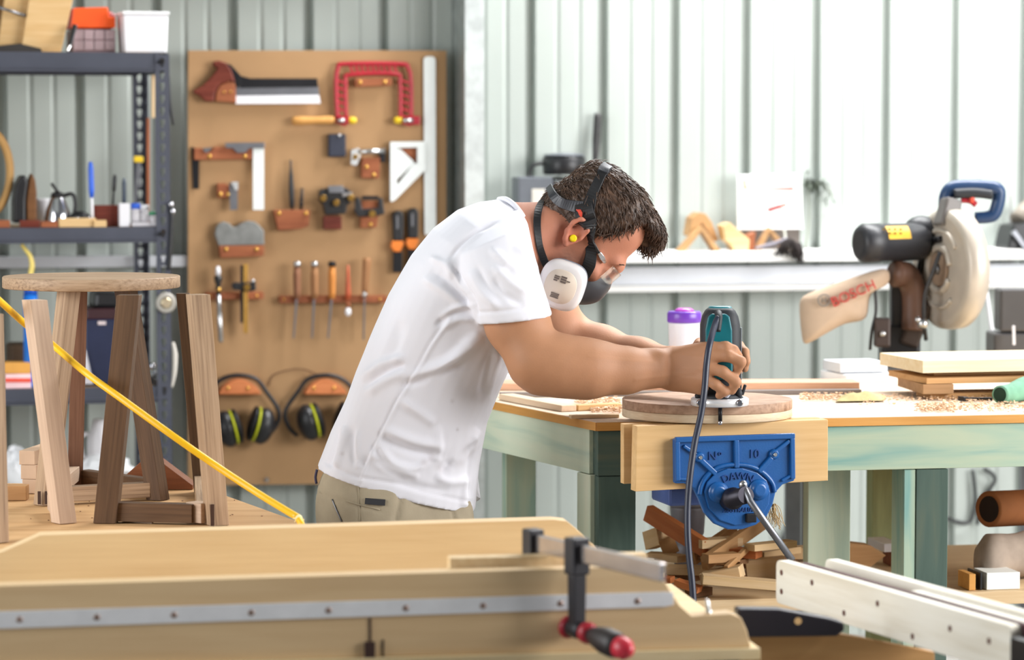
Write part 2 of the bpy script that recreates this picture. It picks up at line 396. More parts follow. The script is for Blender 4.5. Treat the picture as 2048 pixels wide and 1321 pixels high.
pp(rect(724, 392, 757, 400), .0262, .034).build('iron', BLKM, t, bev=.001)
# 8 black case
t = peg('gauge_case', 'flat dark blue-black case pinned beside the red fret saw handle', 'case', 674, 290); pp(rect(656, 268, 691, 314), 0, .022).build('body', paint('navy_case', '#262a3a', .6), t, bev=.004); k = MB(W); btn(k, 679, 271, .023, .005); k.build('screw', STEEL, t)
# 9 combination gauge in block
t = peg('tool_holder', 'square brown block holding the steel marking gauge', 'tool holder', 740, 335); pp([(723, 316), (759, 315), (757, 357), (722, 356)], 0, .026).build('block', JARRAH, t, bev=.002); screws(t, [(733, 334), (748, 350)], .027)
t = peg('marking_gauge', 'steel marking gauge with brass thumbscrew beside the aluminium square', 'gauge', 735, 310)
pp([(702, 300), (716, 296), (720, 312), (712, 332), (701, 330)], .010, .032).build('head', ALU, t, bev=.002); k = MB(W); k.cyl(pt(716, 304, .028), pt(770, 302, .028), .0075); k.build('beam', STEEL, t)
pp([(759, 304), (770, 303), (769, 325), (764, 325), (759, 318)], .008, .026).build('foot', BLKM, t, bev=.001); k = MB(W); k.lathe(pt(711, 314, .032), pt(711, 314, .046), [(0, .004), (.3, .008), (1, .007)]); k.build('thumbscrew', BRASS, t)
# 10 aluminium combination square
t = peg('combination_square', 'long white aluminium rule with a triangular square head', 'square', 850, 280)
pp([(847, 118), (852, 113), (866, 113), (871, 118), (872, 470), (849, 470)], .006, .010).build('rule', SATIN, t, bev=.0005)
k = MB(W)
pp([(780, 284), (848, 283), (848, 295), (780, 296)], .0102, .026, k); pp([(780, 296), (790, 296), (794, 380), (785, 404), (780, 403)], .0102, .026, k)
pp([(790, 296), (800, 298), (828, 324), (824, 330), (791, 362)], .0102, .021, k); pp([(834, 295), (848, 295), (848, 330), (834, 330)], .0102, .026, k)
pp([(826, 327), (850, 326), (850, 340), (788, 402), (785, 400), (790, 376)], .0102, .024, k)
k.build('head', SATIN, t, bev=.001)
t = peg('tool_holder', 'brown triangular block showing through the aluminium square head', 'tool holder', 818, 305); pp([(798, 297), (834, 296), (834, 324), (830, 324)], 0, .0098).build('block', JARRAH, t)
# 11 orange grip tools
for i, (u0, lab) in enumerate(((784, 'black and orange craft knife, the left one of the pair beside the rule'), (814, 'black and orange craft knife, the right one of the pair beside the rule'))):
    t = peg('craft_knife', lab, 'knife', u0+8, 470, 'craft knives beside the rule'); s_ = -5*i
    pp([(u0, 430+s_), (u0+6, 422+s_), (u0+17, 421+s_), (u0+22, 430+s_), (u0+22, 470+s_), (u0+20, 482+s_), (u0+2, 482+s_)], .004, .026).build('grip', BLK, t, bev=.004, seg=3)
    pp([(u0-1, 482+s_), (u0+22, 482+s_), (u0+22, 490+s_), (u0+15, 504+s_), (u0+4, 504+s_), (u0-3, 494+s_)], .005, .028).build('collar', ORANGE, t, bev=.003)
    pp([(u0+2, 504+s_), (u0+20, 504+s_), (u0+20, 545), (u0+2, 545)], .006, .022).build('sheath', BLKM, t, bev=.002)
    pp([(u0+9, 432+s_), (u0+13, 432+s_), (u0+13, 458+s_), (u0+9, 458+s_)], .0262, .0275).build('slider', DSTEEL, t)
# 12 rails
def rail(u0, u1, v0, v1, lab, d=.034):
    t = peg('tool_rail', lab, 'tool rail', (u0+u1)/2, v1)
    k = pp([(u0, v0), (u1, v0-1), (u1, v1-1), (u0, v1)], 0, d); k.build('strip', JARRAH, t, bev=.002)
    screws(t, [(u0+10, (v0+v1)/2), (u1-12, (v0+v1)/2)], d+.001, .004)
rail(410, 526, 585, 599, 'short brown rail holding the marking gauges'); rail(558, 772, 592, 606, 'long brown rail holding the row of chisels')
t = peg('mortise_gauge', 'slim bright steel marking gauge hanging in the short rail', 'gauge', 437, 685)
MB(W).lathe(pt(442, 686, .045), pt(437, 590, .045), [(0, .003), (.04, .0075), (1, .0065)]).build('beam', STEEL, t); MB(W).lathe(pt(437, 590, .045), pt(436, 552, .045), [(0, .006), (.3, .008), (.5, .0065), (.8, .012), (1, .011)]).build('head', BLK, t)
MB(W).lathe(pt(436, 552, .045), pt(436, 533, .045), [(0, .006), (.5, .0075), (1, .004)]).build('cap', WHITEP, t); MB(W).lathe(pt(437, 583, .045), pt(437, 576, .045), [(0, .008), (1, .008)]).build('collar', BRASS, t)
t = peg('cutting_gauge', 'black and brass gauge hanging in the short rail', 'gauge', 488, 665)
pp([(481, 531), (486, 531), (486, 646), (481, 646)], .038, .052).build('stem', BLKM, t); pp([(487, 528), (495, 528), (495, 665), (491, 668), (487, 664)], .038, .052).build('beam', BRASS, t, bev=.001)
pp([(462, 570), (468, 565), (500, 566), (510, 560), (512, 580), (500, 584), (466, 580)], .053, .075).build('head', BLK, t, bev=.003); MB(W).lathe(pt(494, 575, .074), pt(494, 575, .088), [(0, .005), (.3, .010), (1, .009)]).build('thumbscrew', BRASS, t)
MB(W).ell(pt(506, 563, .068), .006).build('knob', STEEL, t)
CH1 = wood('brown_handle', '#94664b', '#6f4630', 120, 8); CH2 = wood('tan_handle', '#a87a52', '#865a38', 120, 8); CH3 = wood('orange_handle', '#d08a45', '#b76f2e', 120, 8)
for u, du, m, fm, lab in ((594, -7, CH1, STEEL, 'leftmost chisel in the long rail with brown handle and bright cap'), (629, -5, CH2, STEEL, 'second chisel in the long rail with tan handle and bright cap'), (664, -8, CH3, BLKM, 'chisel with orange wooden handle and dark cap in the long rail')):
    t = peg('chisel', lab, 'chisel', u, 670, 'chisels in the long rail')
    MB(W).lathe(pt(u, 598, .045), pt(u, 533, .045), [(0, .009), (.2, .010), (.7, .011), (1, .0085)]).build('handle', m, t); MB(W).lathe(pt(u, 533, .045), pt(u, 523, .045), [(0, .0115), (.8, .0115), (1, .007)]).build('ferrule', fm, t)
    MB(W).bar(pt(u+du, 677, .045), pt(u-1, 599, .045), .011 if du == -7 else .008, .004, .007, .006).build('blade', DSTEEL, t)
t = peg('screwdriver', 'slim orange-red screwdriver with white ball end in the long rail', 'screwdriver', 696, 630)
MB(W).lathe(pt(696, 600, .045), pt(696, 531, .045), [(0, .008), (.2, .0085), (.7, .005), (1, .003)]).build('handle', paint('brick_red', '#b4532f', .45), t); MB(W).ell(pt(696, 624, .045), (.009, .009, .013)).build('ball', WHITEP, t); MB(W).cyl(pt(696, 606, .045), pt(696, 615, .045), .006).build('neck', JARRAH, t)
t = peg('rasp', 'long tan-handled file at the right end of the chisel rail', 'file', 731, 670)
MB(W).lathe(pt(729, 590, .045), pt(734, 516, .045), [(0, .007), (.15, .0095), (.9, .0125), (1, .011)]).build('handle', CH2, t); MB(W).lathe(pt(729, 596, .045), pt(729, 583, .045), [(0, .0065), (1, .0085)]).build('ferrule', STEEL, t); MB(W).bar(pt(727, 680, .045), pt(729, 597, .045), .009, .004).build('blade', DSTEEL, t)
# 13 ear muffs
def muffs(cu, lab, hold_lab, full):
    h = peg('hook_block', hold_lab, 'tool holder', cu, 785); k = MB(W)
    arc = [(cu-43+86*i/12, 788-29*math.sin(math.pi*i/12)**.7) for i in range(13)]
    pp(arc, 0, .05, k).build('block', wood('orange_block', '#cf8050', '#b4663a', 120, 8), h, bev=.002); screws(h, [(cu-22, 777), (cu+18, 777)], .051, .005)
    t = peg('ear_muffs', lab, 'ear muffs', cu, 890); k = MB(W)
    band = [(-62, 800), (-52, 775), (-30, 757), (0, 751), (34, 759), (55, 785), (76, 815), (80, 835), (70, 858), (55, 872)]
    if full < 0: band = [(-x, y) for x, y in band]
    k.tube([pt(cu+x, y, .03) for x, y in band], .0065, 10, 6)
    bl = [(52, 790), (66, 800), (80, 832), (66, 862), (52, 874)]
    k.build('headband', BLK, t)
    if full > 0: MB(W).tube([pt(cu-60, 795, .03), pt(cu-66, 820, .035), pt(cu-50, 845, .04)], .005, 8, 5).build('wire', BLK, t)
    for sx, uu, vv in ((-1, cu-21 if full > 0 else cu-30, 858 if full > 0 else 845), (1, cu+45, 852 if full > 0 else 842)):
        ang = R(15) * sx; rm = Matrix.Rotation(ang, 3, 'Y'); c0 = pt(uu, vv, .057)
        ax = rm @ Vector((1, 0, 0)) * -sx
        cup = MB(W); cup.ell(c0 - ax*.004, (.034, .044, .054), rm); cup.build('cup', BLK, t)
        cu_ = MB(W); cu_.ell(c0 + ax*.026, (.014, .042, .052), rm); cu_.build('cushion', BLKM, t)
        rg = MB(W); rg.lathe(c0 + ax*.0125, c0 + ax*.0175, [(0, .0475), (.5, .0525), (1, .0475)], 32); o = rg.build('ring', LIME, t)
muffs(478, 'black ear muffs with yellow rings, the whole pair hanging beside the stool', 'orange-brown half-round block carrying the left ear muffs', 1)
muffs(650, 'black ear muffs with yellow rings half hidden behind the white shirt', 'orange-brown half-round block carrying the ear muffs nearer the man', -1)
k = MB(W); k.tube([pt(538, 772, .004), pt(545, 752, .004), pt(580, 740, .004), pt(610, 740, .004), pt(640, 752, .012)], .0016, 6, 6)
tag(k.build('cord', paint('brown_cord', '#6f4d35', .8)), 'thin brown cord curving across the board above the ear muffs', 'cord')
k = MB(W); k.lathe(pt(533, 960, -.002), pt(533, 960, .008), [(0, .004), (.7, .007), (1, .004)]); tag(k.build('screw', STEEL), 'small steel screw head near the bottom edge of the tool board', 'screw')
# ================================================================ steel shelving
SHM = paint('grey_blue_steel', '#4a4d59', .45, .25, .08, 12)
CHIP = wood('chipboard', '#a58a68', '#8a7050', 60, 40)
Sf = Fr((at(325, 300, 8.0).x, 8.0, 0), 15)
SD = .45; SWD = .95
def sz(v, y=0): return Sf.px(250, v, y).z
def slotted(mb, x, y, dx, dy):
    """slotted angle: flange across x (facing front) and flange along y, with keyhole rows cut through"""
    w_, t_ = .038, .0025; zt = sz(108); h = .033; nrow = int(zt/h)
    for k in range(2):
        for a0, a1 in ((0, .0125), (.0255, w_)):
            c = (a0+a1)/2; L = a1-a0
            if k == 0: mb.box((x+dx*c, y, zt/2), (L, t_, zt), grain='z')
            else: mb.box((x, y+dy*c, zt/2), (t_, L, zt), grain='z')
        for i in range(nrow+1):
            z = zt - i*h - .006
            if z < .01: continue
            if k == 0:
                mb.box((x+dx*.019, y, z), (.013, t_, .010)); mb.box((x+dx*.0140, y, z-.024), (.003, t_, .010)); mb.box((x+dx*.0240, y, z-.024), (.003, t_, .010))
            else: mb.box((x, y+dy*.019, z), (t_, .013, .016))
shelf = thing('shelving_unit', 'grey-blue slotted steel shelving unit standing left of the tool board', 'shelving', Sf, (-SWD/2, SD/2, 0))
for x, dx in ((.019, -1), (-SWD, 1)):
    for y, dy in ((0, 1), (SD, -1)):
        k = MB(Sf); slotted(k, x, y, dx, dy); k.build('post', SHM, shelf)
LV = []
for vt, vb, nm in ((105, 144, 'top'), (455, 486, 'mid'), (775, 807, 'low'), (1004, 1034, 'bottom')):
    zt, zb = sz(vt), sz(vb); LV.append(zt)
    for y in (.004, SD-.004):
        k = MB(Sf); k.box((-SWD/2, y, (zt+zb)/2), (SWD-.008, .0035, zt-zb)); k.box((-SWD/2, y+(.010 if y < .1 else -.010), zt-.0015), (SWD-.008, .020, .003)); k.box((-SWD/2, y-.004, zb+.012), (SWD-.012, .006, .005)); k.build('beam', SHM, shelf)
    for x in (.015, -SWD+.004):
        k = MB(Sf); k.box((x, SD/2, (zt+zb)/2), (.0035, SD-.016, zt-zb)); k.build('side_beam', SHM, shelf)
    k = MB(Sf); k.box((-SWD/2, SD/2, zt-.008+.001), (SWD-.05, SD-.06, .014)); k.build('shelf_panel', CHIP, shelf)
for v, u in ((124, 321), (468, 321)):
    k = MB(Sf); p = Sf.px(u, v, -.004); k.lathe(p, p+Vector((0, -.006, 0)), [(0, .007), (1, .006)], 6); k.build('bolt', BLKM, shelf)
def sp(u, v, y): return Sf.px(u, v, y)
def spr(poly, y0, y1, mb=None):
    mb = mb or MB(Sf); return mb.prism(Sf.poly(poly, y0), y0, y1)
def sit(u, z, y):                        # point on a shelf level under photo column u
    p = Sf.px(u, 300, y); return Vector((p.x, y, z+.0006))
def shelfthing(name, label, cat, u, lv, y, group=None): return thing(name, label, cat, Sf, sit(u, LV[lv], y), group)
def zpx(u, v, y): return Sf.px(u, v, y).z
def clampz(poly, y, z):                  # polygon px -> local with its lowest points put on the shelf
    return [(x, max(zz, z+.0008)) for x, zz in Sf.poly(poly, y)]
def sbox(u0, u1, v0, lv, y0, y1, mb=None):
    mb = mb or MB(Sf); a = Sf.px(u0, v0, y0); b = Sf.px(u1, v0, y0); z = LV[lv]+.0008
    return mb.box(((a.x+b.x)/2, (y0+y1)/2, (z+a.z)/2), (b.x-a.x, y1-y0, a.z-z))
PLY = wood('birch_ply', '#ddbd8c', '#c89f68', 100, 7)
# --- top shelf
t = shelfthing('wooden_jig', 'large angled plywood jig box at the left end of the top shelf', 'jig', 80, 0, .15)
k = MB(Sf); k.prism(clampz([(44, 90), (64, -40), (150, -20), (122, 110), (86, 110)], .10, LV[0]), .10, .125); k.build('front_panel', PLY, t, bev=.002)
k = MB(Sf); k.prism(clampz([(-6, 110), (14, -40), (66, -40), (44, 90), (20, 110)], .13, LV[0]), .1252, .15); k.build('side_panel', PLY, t, bev=.002)
k = MB(Sf); k.prism(clampz([(-60, 110), (-40, -40), (20, -40), (2, 110)], .15, LV[0]), .1502, .30); k.build('back_block', wood('dark_ply', '#8a6a45', '#6f5334', 100, 7), t, bev=.002)
k = MB(Sf); k.cyl(sp(-10, 12, .09), sp(48, 31, .09), .004); k.build('rod', DSTEEL, t); k = MB(Sf); k.cyl(sp(47, 30, .092), sp(49, 31, .128), .004); k.build('rod_end', DSTEEL, t)
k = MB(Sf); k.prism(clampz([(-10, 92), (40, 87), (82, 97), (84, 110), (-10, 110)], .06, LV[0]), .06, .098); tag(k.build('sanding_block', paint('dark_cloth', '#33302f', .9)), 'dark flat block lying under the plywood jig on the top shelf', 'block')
t = shelfthing('chisel', 'black-handled tool leaning between the jig and the orange drawers', 'chisel', 140, 0, .06)
k = MB(Sf); k.bar(sp(140, 92, .06), sp(150, 50, .075), .012, .010, .018, .014); k.build('handle', BLK, t, bev=.003); k = MB(Sf); k.bar(sp(135, 101, .058), sp(140, 91, .06), .008, .003); k.build('blade', STEEL, t)
CLR = paint('clear_pinkish_plastic', '#d9bfc3', .25, 0, .05, 10, trans=.35, alpha=.85)
t = shelfthing('parts_cabinet', 'small-parts cabinet with orange lid and clear drawers on the top shelf', 'organiser', 195, 0, .14)
k = sbox(146, 231, 58, 0, .102, .26); k.build('case', paint('dusky_plastic', '#8d7276', .5), t, bev=.003)
k = MB(Sf); k.prism(Sf.poly([(142, 56), (147, 16), (216, 14), (219, 34), (231, 34), (231, 56)], .10), .10, .24); k.build('lid', paint('bright_orange', '#f0560f', .45, 0, .04), t, bev=.003)
k = MB(Sf); k.prism(Sf.poly([(219, 34), (219, 22), (231, 28), (232, 34)], .12), .12, .25); k.build('end_cover', paint('pink_plastic', '#cfa5aa', .5), t, bev=.003)
for r_ in range(2):
    for c_ in range(4):
        u0 = 148+c_*21; v0 = 60+r_*21; k = MB(Sf); k.prism(Sf.poly(rect(u0, v0, u0+18.5, min(v0+19, 101)), .094), .094, .1015); k.build('drawer', CLR, t, bev=.001)
t = shelfthing('plastic_tub', 'white plastic tub at the right end of the top shelf', 'tub', 292, 0, .10)
k = MB(Sf); a, b = sp(250, 105, .04), sp(334, 105, .04); zt = zpx(292, 30, .04); z0 = LV[0]+.001; rg = []
for z, m in ((z0, 0), (zt, .004)): rg.append([Vector((a.x-m, .04-m, z)), Vector((b.x+m, .04-m, z)), Vector((b.x+m, .17+m, z)), Vector((a.x-m, .17+m, z))])
k.loft(rg, smooth=False); k.build('tub', WHITEP, t, bev=.004)
k = MB(Sf); k.box(((a.x+b.x)/2, .105, zt+.005), (b.x-a.x+.014, .145, .009)); k.build('lid', paint('frosted_white', '#f4f3f6', .4), t, bev=.003)
# --- middle shelf
OAK = wood('bent_oak', '#c49a62', '#a57c46', 120, 8)
k = MB(Sf); ring = [sp(-30+50*math.cos(a), 345+86*math.sin(a), .10) for a in np.linspace(-1.9, 1.45, 14)]
k.tube(ring, .011, 8, 4); tag(k.build('wooden_hoop', OAK), 'bent wooden hoop at the left edge of the middle shelf', 'hoop')
t = shelfthing('bench_plane', 'black hand plane with brown wooden side standing on end on the middle shelf', 'plane', 52, 1, .10)
k = MB(Sf); k.prism(clampz([(26, 446), (26, 400), (30, 370), (40, 352), (50, 350), (55, 365), (50, 400), (50, 446)], .08, LV[1]), .06, .15); k.build('body', BLK, t, bev=.006, seg=3)
k = MB(Sf); k.prism(clampz([(52, 446), (51, 400), (56, 365), (63, 346), (70, 360), (73, 385), (73, 446)], .08, LV[1]), .07, .13); k.build('handle', wood('walnut_dark', '#7c5330', '#5d3b20', 120, 8), t, bev=.006, seg=3)
k = MB(Sf); b_ = sit(84, LV[1], .2); k.lathe(b_, b_+Vector((0, 0, .075)), [(0, .022), (.2, .028), (.9, .034), (1, .033)]); tag(k.build('bowl', WHITEP), 'white bowl behind the steel oil can on the middle shelf', 'bowl')
t = shelfthing('oil_can', 'polished steel oil can with black lid and handle on the middle shelf', 'oil can', 116, 1, .09); b_ = sit(114, LV[1], .09)
k = MB(Sf); k.lathe(b_, b_+Vector((0, 0, .084)), [(0, .036), (.15, .038), (.5, .033), (.85, .022), (1, .018)]); k.build('body', metal('chrome', '#cfcfd6', .12), t)
k = MB(Sf); tp = b_+Vector((0, 0, .084)); k.lathe(tp, tp+Vector((0, 0, .012)), [(0, .019), (.6, .016), (1, .006)]); k.build('lid', BLK, t)
k = MB(Sf); k.bar(tp+Vector((.004, 0, .006)), tp+Vector((-.016, 0, .034)), .012, .008, .016, .008); k.build('spout', BLK, t, bev=.002)
k = MB(Sf); k.tube([tp+Vector((.012, 0, -.002)), tp+Vector((.040, 0, .004)), tp+Vector((.048, 0, -.022)), b_+Vector((.044, 0, .03))], .0055, 8); k.build('handle', BLK, t)
t = shelfthing('head_torch', 'black torch with chrome bezel lying beside the oil can', 'torch', 160, 1, .06); b_ = sit(158, LV[1], .07)
k = MB(Sf); k.ell(b_+Vector((0, 0, .022)), (.030, .022, .0215)); k.build('body', BLK, t)
for dx in (-.010, .018): k = MB(Sf); q = b_+Vector((dx, -.018, .018)); k.lathe(q, q+Vector((0, -.012, 0)), [(0, .008), (.6, .011), (1, .008)]); k.build('lens', metal('chrome', '#cfcfd6', .12), t)
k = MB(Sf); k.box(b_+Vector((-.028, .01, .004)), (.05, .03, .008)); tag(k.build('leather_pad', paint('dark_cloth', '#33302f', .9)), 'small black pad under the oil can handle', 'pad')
t = shelfthing('tool_stand', 'brown wooden tool block on the middle shelf holding a blue pen', 'tool stand', 212, 1, .09)
k = sbox(186, 238, 411, 1, .06, .12); k.build('block', DKRED, t, bev=.002)
for u0, v0, u1, v1, m, r_, nm, lab, cat in ((184, 420, 181, 324, paint('blue_plastic', '#2c63d8', .4), .0075, 'pen', 'blue and white pen standing beside the brown tool block', 'pen'), (226, 410, 230, 349, BLK, .0055, 'screwdriver', 'black screwdriver standing in the brown tool block', 'screwdriver'), (247, 410, 248, 357, paint('slate_plastic', '#3c4858', .4), .006, 'screwdriver', 'slate-blue screwdriver between the tool block and the post', 'screwdriver')):
    y = .05 if u0 == 184 else .09
    t = thing(nm, lab, cat, Sf, sp(u0, v0, y)); k = MB(Sf); a, b = sp(u0, v0, y), sp(u1, v1, y)
    if nm == 'pen': a = sit(u0, LV[1], y)
    if u0 == 247: a = sit(u0, LV[1], y)
    k.lathe(a.lerp(b, .45), b, [(0, r_*.7), (.2, r_), (.8, r_), (1, r_*.6)]); k.build('grip', m, t); k = MB(Sf); k.cyl(a, a.lerp(b, .46), r_*.5); k.build('shaft', BLKM if nm != 'pen' else WHITEP, t)
k = sbox(239, 260, 407, 1, .03, .06); tag(k.build('white_box', WHITEP, bev=.002), 'small white carton between the tool block and the clear tray', 'box')
t = shelfthing('clear_tray', 'clear plastic tray of small jars beside the shelving post', 'tray', 288, 1, .06); k = MB(Sf); a = sp(264, 445, .02); b = sp(312, 445, .02)
k.box(((a.x+b.x)/2, .045, LV[1]+.007), (b.x-a.x, .05, .012)); k.build('tray', paint('clear_plastic', '#e9e6ec', .25, trans=.3), t, bev=.003)
for u, h_, m, lab in ((270, .05, paint('blue_plastic', '#2c63d8', .4), 'small clear jar with a blue lid in the tray'), (288, .046, WHITEP, 'small clear jar with a white lid in the tray'), (304, .026, paint('green_plastic', '#1f8f5f', .4), 'low clear jar with a green lid beside the post')):
    t = shelfthing('jar', lab, 'jar', u, 1, .05, 'jars in the clear tray'); b_ = sit(u, LV[1], .045)+Vector((0, 0, .0135))
    k = MB(Sf); k.lathe(b_, b_+Vector((0, 0, h_*.7)), [(0, .010), (.1, .012), (1, .012)]); k.build('glass', paint('clear_plastic', '#e9e6ec', .25, trans=.3), t); k = MB(Sf); k.cyl(b_+Vector((0, 0, h_*.7)), b_+Vector((0, 0, h_)), .0125); k.build('lid', m, t)
for u0, u1, v, y, m, lab in ((118, 192, 437, .02, PLY, 'pale wood strip at the front of the middle shelf'), (188, 213, 441, .012, PLY, 'short pale wood strip beside the longer one on the middle shelf'), (40, 80, 441, .02, DKRED, 'short red-brown strip at the front of the middle shelf'), (82, 116, 443, .02, JARRAH, 'thin brown strip next to the pale one on the middle shelf'), (-10, 20, 441, .02, JARRAH, 'brown strip at the left edge of the middle shelf')):
    k = sbox(u0, u1, v, 1, y, y+.022); tag(k.build('wood_strip', m, bev=.001), lab, 'wood strip', 'strips on the middle shelf')
# things on the post
k = MB(Sf); k.bar(sp(296, 470, .20), sp(296, 236, .20), .016, .008); tag(k.build('wood_strip', JARRAH, bev=.001), 'long brown strip standing on the middle shelf behind the front post', 'wood strip')
k = MB(Sf); k.bar(sp(306, 236, .17), sp(306, 150, .17), .018, .008); tag(k.build('wood_strip', PALEW, bev=.001), 'pale strip hanging under the top shelf beside the front post', 'wood strip')
t = thing('pliers', 'yellow-handled pliers hanging on the rear post', 'pliers', Sf, sp(275, 320, .40)); k = MB(Sf); k.box(sp(277, 319, .425), (.028, .014, .018)); k.build('grip', YEL, t, bev=.004)
k = MB(Sf); k.bar(sp(276, 324, .425), sp(268, 432, .425), .010, .006, .005, .004); k.bar(sp(280, 324, .425), sp(279, 375, .425), .006, .006); k.build('jaw', DSTEEL, t)
k = MB(Sf); k.tube([sp(335, 133, .02), sp(338, 175, .02), sp(341, 215, .02), sp(347, 250, .02)], .004, 8); tag(k.build('cable', BLK), 'short black cable hanging from the top of the front post', 'cable')
k = MB(Sf); k.tube([sp(341, 415, -.006), sp(344, 440, -.006), sp(341, 500, -.006), sp(338, 540, -.004)], .005, 8); tag(k.build('strap', BLK), 'black strap hanging beside the front post below the middle shelf', 'strap')
k = MB(Sf); k.ell(sp(342, 409, -.010), .008); k.ell(sp(346, 423, -.008), (.007, .005, .008)); tag(k.build('hook', metal('chrome', '#cfcfd6', .12)), 'shiny round hook on the front post above the black strap', 'hook')
t = thing('dial', 'round pale dial with a brass centre on the front post behind the stool', 'dial', Sf, sp(331, 605, -.004)); k = MB(Sf); c_ = sp(331, 606, -.003); k.lathe(c_, c_+Vector((0, -.012, 0)), [(0, .027), (.5, .029), (1, .024)]); k.build('rim', paint('dusty_steel', '#a8a49c', .5, .3), t); k = MB(Sf); c_ = c_+Vector((0, -.0125, 0)); k.lathe(c_, c_+Vector((0, -.006, 0)), [(0, .016), (1, .012)]); k.build('hub', metal('pale_brass', '#e6d7b8', .25), t)
k = MB(Sf); k.tube([sp(346, 685, 0), sp(350, 710, -.002), sp(349, 745, -.002), sp(344, 775, 0)], [.004, .007, .006, .003], 8); tag(k.build('rag', paint('dirty_white', '#cfc9c0', .8)), 'dirty white rag strip hanging on the front post above the low shelf', 'rag')
t = thing('bulb', 'small chrome lamp on the front post near the low shelf', 'lamp', Sf, sp(306, 740, .03)); k = MB(Sf); k.ell(sp(305, 733, .03), .010); k.build('globe', metal('chrome', '#cfcfd6', .12), t); k = MB(Sf); k.cyl(sp(308, 742, .03), sp(309, 756, .03), .006); k.build('base', DSTEEL, t)
# --- low shelf
NAVY = paint('navy_plastic', '#232a45', .35)
t = shelfthing('storage_bin', 'dark blue plastic bin with a clear front on the low shelf', 'bin', 202, 2, .15); k = sbox(168, 238, 640, 2, .06, .30); k.build('bin', NAVY, t, bev=.006)
k = MB(Sf); k.prism(Sf.poly(rect(172, 618, 236, 640), .07), .07, .29); k.build('lid', paint('maroon_plastic', '#3a1c22', .4), t, bev=.004); k = MB(Sf); k.prism(Sf.poly(rect(196, 643, 212, 650), .056), .056, .0595); k.build('label', paint('paper_label', '#d8c8c8', .7), t)
k = MB(Sf); k.prism(Sf.poly([(167, 700), (171, 700), (186, 768), (167, 768)], .055), .045, .0592); k.build('corner', paint('clear_plastic', '#e9e6ec', .25, trans=.3), t)
k = MB(Sf); k.prism(clampz([(188, 617), (190, 585), (240, 585), (243, 617)], .1, 0), .10, .25); tag(k.build('black_case', BLK, bev=.01), 'black case lying on top of the dark blue bin', 'case')
t = shelfthing('glue_bottle', 'blue bottle with a long bent yellow spout behind the stool seat', 'bottle', 58, 2, .06); b_ = sit(58, LV[2], .06); zt = zpx(58, 590, .06)
k = MB(Sf); k.lathe(b_, Vector((b_.x, b_.y, zt)), [(0, .018), (.03, .020), (.85, .020), (1, .019)]); k.build('bottle', paint('sky_blue', '#1f78dc', .35), t); k = MB(Sf); k.lathe(Vector((b_.x, b_.y, zt)), Vector((b_.x, b_.y, zpx(58, 560, .06))), [(0, .019), (.4, .017), (1, .007)]); k.build('cap', paint('deep_blue', '#1450b8', .35), t)
k = MB(Sf); k.tube([sp(58, 562, .06), sp(63, 540, .06), sp(64, 528, .06), sp(60, 512, .06), sp(51, 500, .06), sp(43, 489, .06)], [.0075, .0075, .006, .0045], 10); k.build('spout', paint('pale_yellow', '#f0d874', .4), t)
k = sbox(20, 62, 690, 2, .12, .25); tag(k.build('tool_roll', paint('brown_leather', '#4a3521', .7), bev=.01), 'dark brown leather pouch in the shadow of the low shelf', 'pouch')
k = sbox(10, 62, 749, 2, .02, .11); tag(k.build('white_box', paint('pinkish_white', '#f3cdd0', .5), bev=.002), 'white box with a red stripe at the left of the low shelf', 'box'); rb = bpy.data.objects['white_box.001']
k = MB(Sf); k.prism(Sf.poly(rect(10, 757, 62, 765), .0195), .017, .0195); TH[rb.name] = TH[rb.name]; k.build('stripe', paint('signal_red', '#e0503c', .5), rb)
k = MB(Sf); k.prism(Sf.poly(rect(8, 726, 62, 748), .02), .02, .10); tag(k.build('amber_box', paint('amber_card', '#d69a48', .5), bev=.002), 'amber box stacked on the white box on the low shelf', 'box')
k = sbox(65, 80, 700, 2, .1, .2); tag(k.build('tin', paint('violet_black', '#2b2238', .4), bev=.004), 'tall dark violet tin on the low shelf beside the brown pouch', 'tin')
# --- bottom shelf
CRUM = paint('white_film', '#eef0f4', .35, 0, .03)
def crumple(name, lab, cat, c, r, m, seed, fr=Sf):
    rd = random.Random(seed); k = MB(fr); V = []; nu, nv = 22, 12; F = []
    for j in range(nv+1):
        th = math.pi*j/nv
        for i in range(nu):
            p = 2*math.pi*i/nu; q = 1+rd.uniform(-.13, .13); z = math.cos(th)*q
            V.append(Vector(c)+Vector((r[0]*math.sin(th)*math.cos(p)*q, r[1]*math.sin(th)*math.sin(p)*q, r[2]*max(z, -.98))))
    for j in range(nv):
        for i in range(nu): F.append((j*nu+i, (j+1)*nu+i, (j+1)*nu+(i+1) % nu, j*nu+(i+1) % nu))
    k.add(V, F, None, False); return tag(k.build(name, m), lab, cat)
z3 = LV[3]
c_ = sit(205, z3, .12); crumple('plastic_bag', 'crumpled white bag on the bottom shelf seen between the stool legs', 'bag', c_+Vector((0, 0, .058)), (.085, .05, .057), CRUM, 3)
c_ = sit(25, z3, .12); crumple('plastic_bag', 'crumpled clear bag on the bottom shelf at the left edge', 'bag', c_+Vector((0, 0, .072)), (.05, .05, .071), CRUM, 5)
t = shelfthing('cut_bottle', 'white curved plastic jug standing on the bottom shelf behind the dark leg', 'jug', 195, 3, .28); k = MB(Sf); b_ = sit(193, z3, .28)
k.lathe(b_, b_+Vector((0, 0, .20)), [(0, .03), (.05, .034), (.7, .034), (.9, .022), (1, .016)]); k.build('jug', WHITEP, t); k = MB(Sf); k.tube([b_+Vector((-.03, 0, .16)), b_+Vector((-.05, 0, .15)), b_+Vector((-.046, 0, .10)), b_+Vector((-.03, 0, .09))], .006, 8); k.build('handle', WHITEP, t)
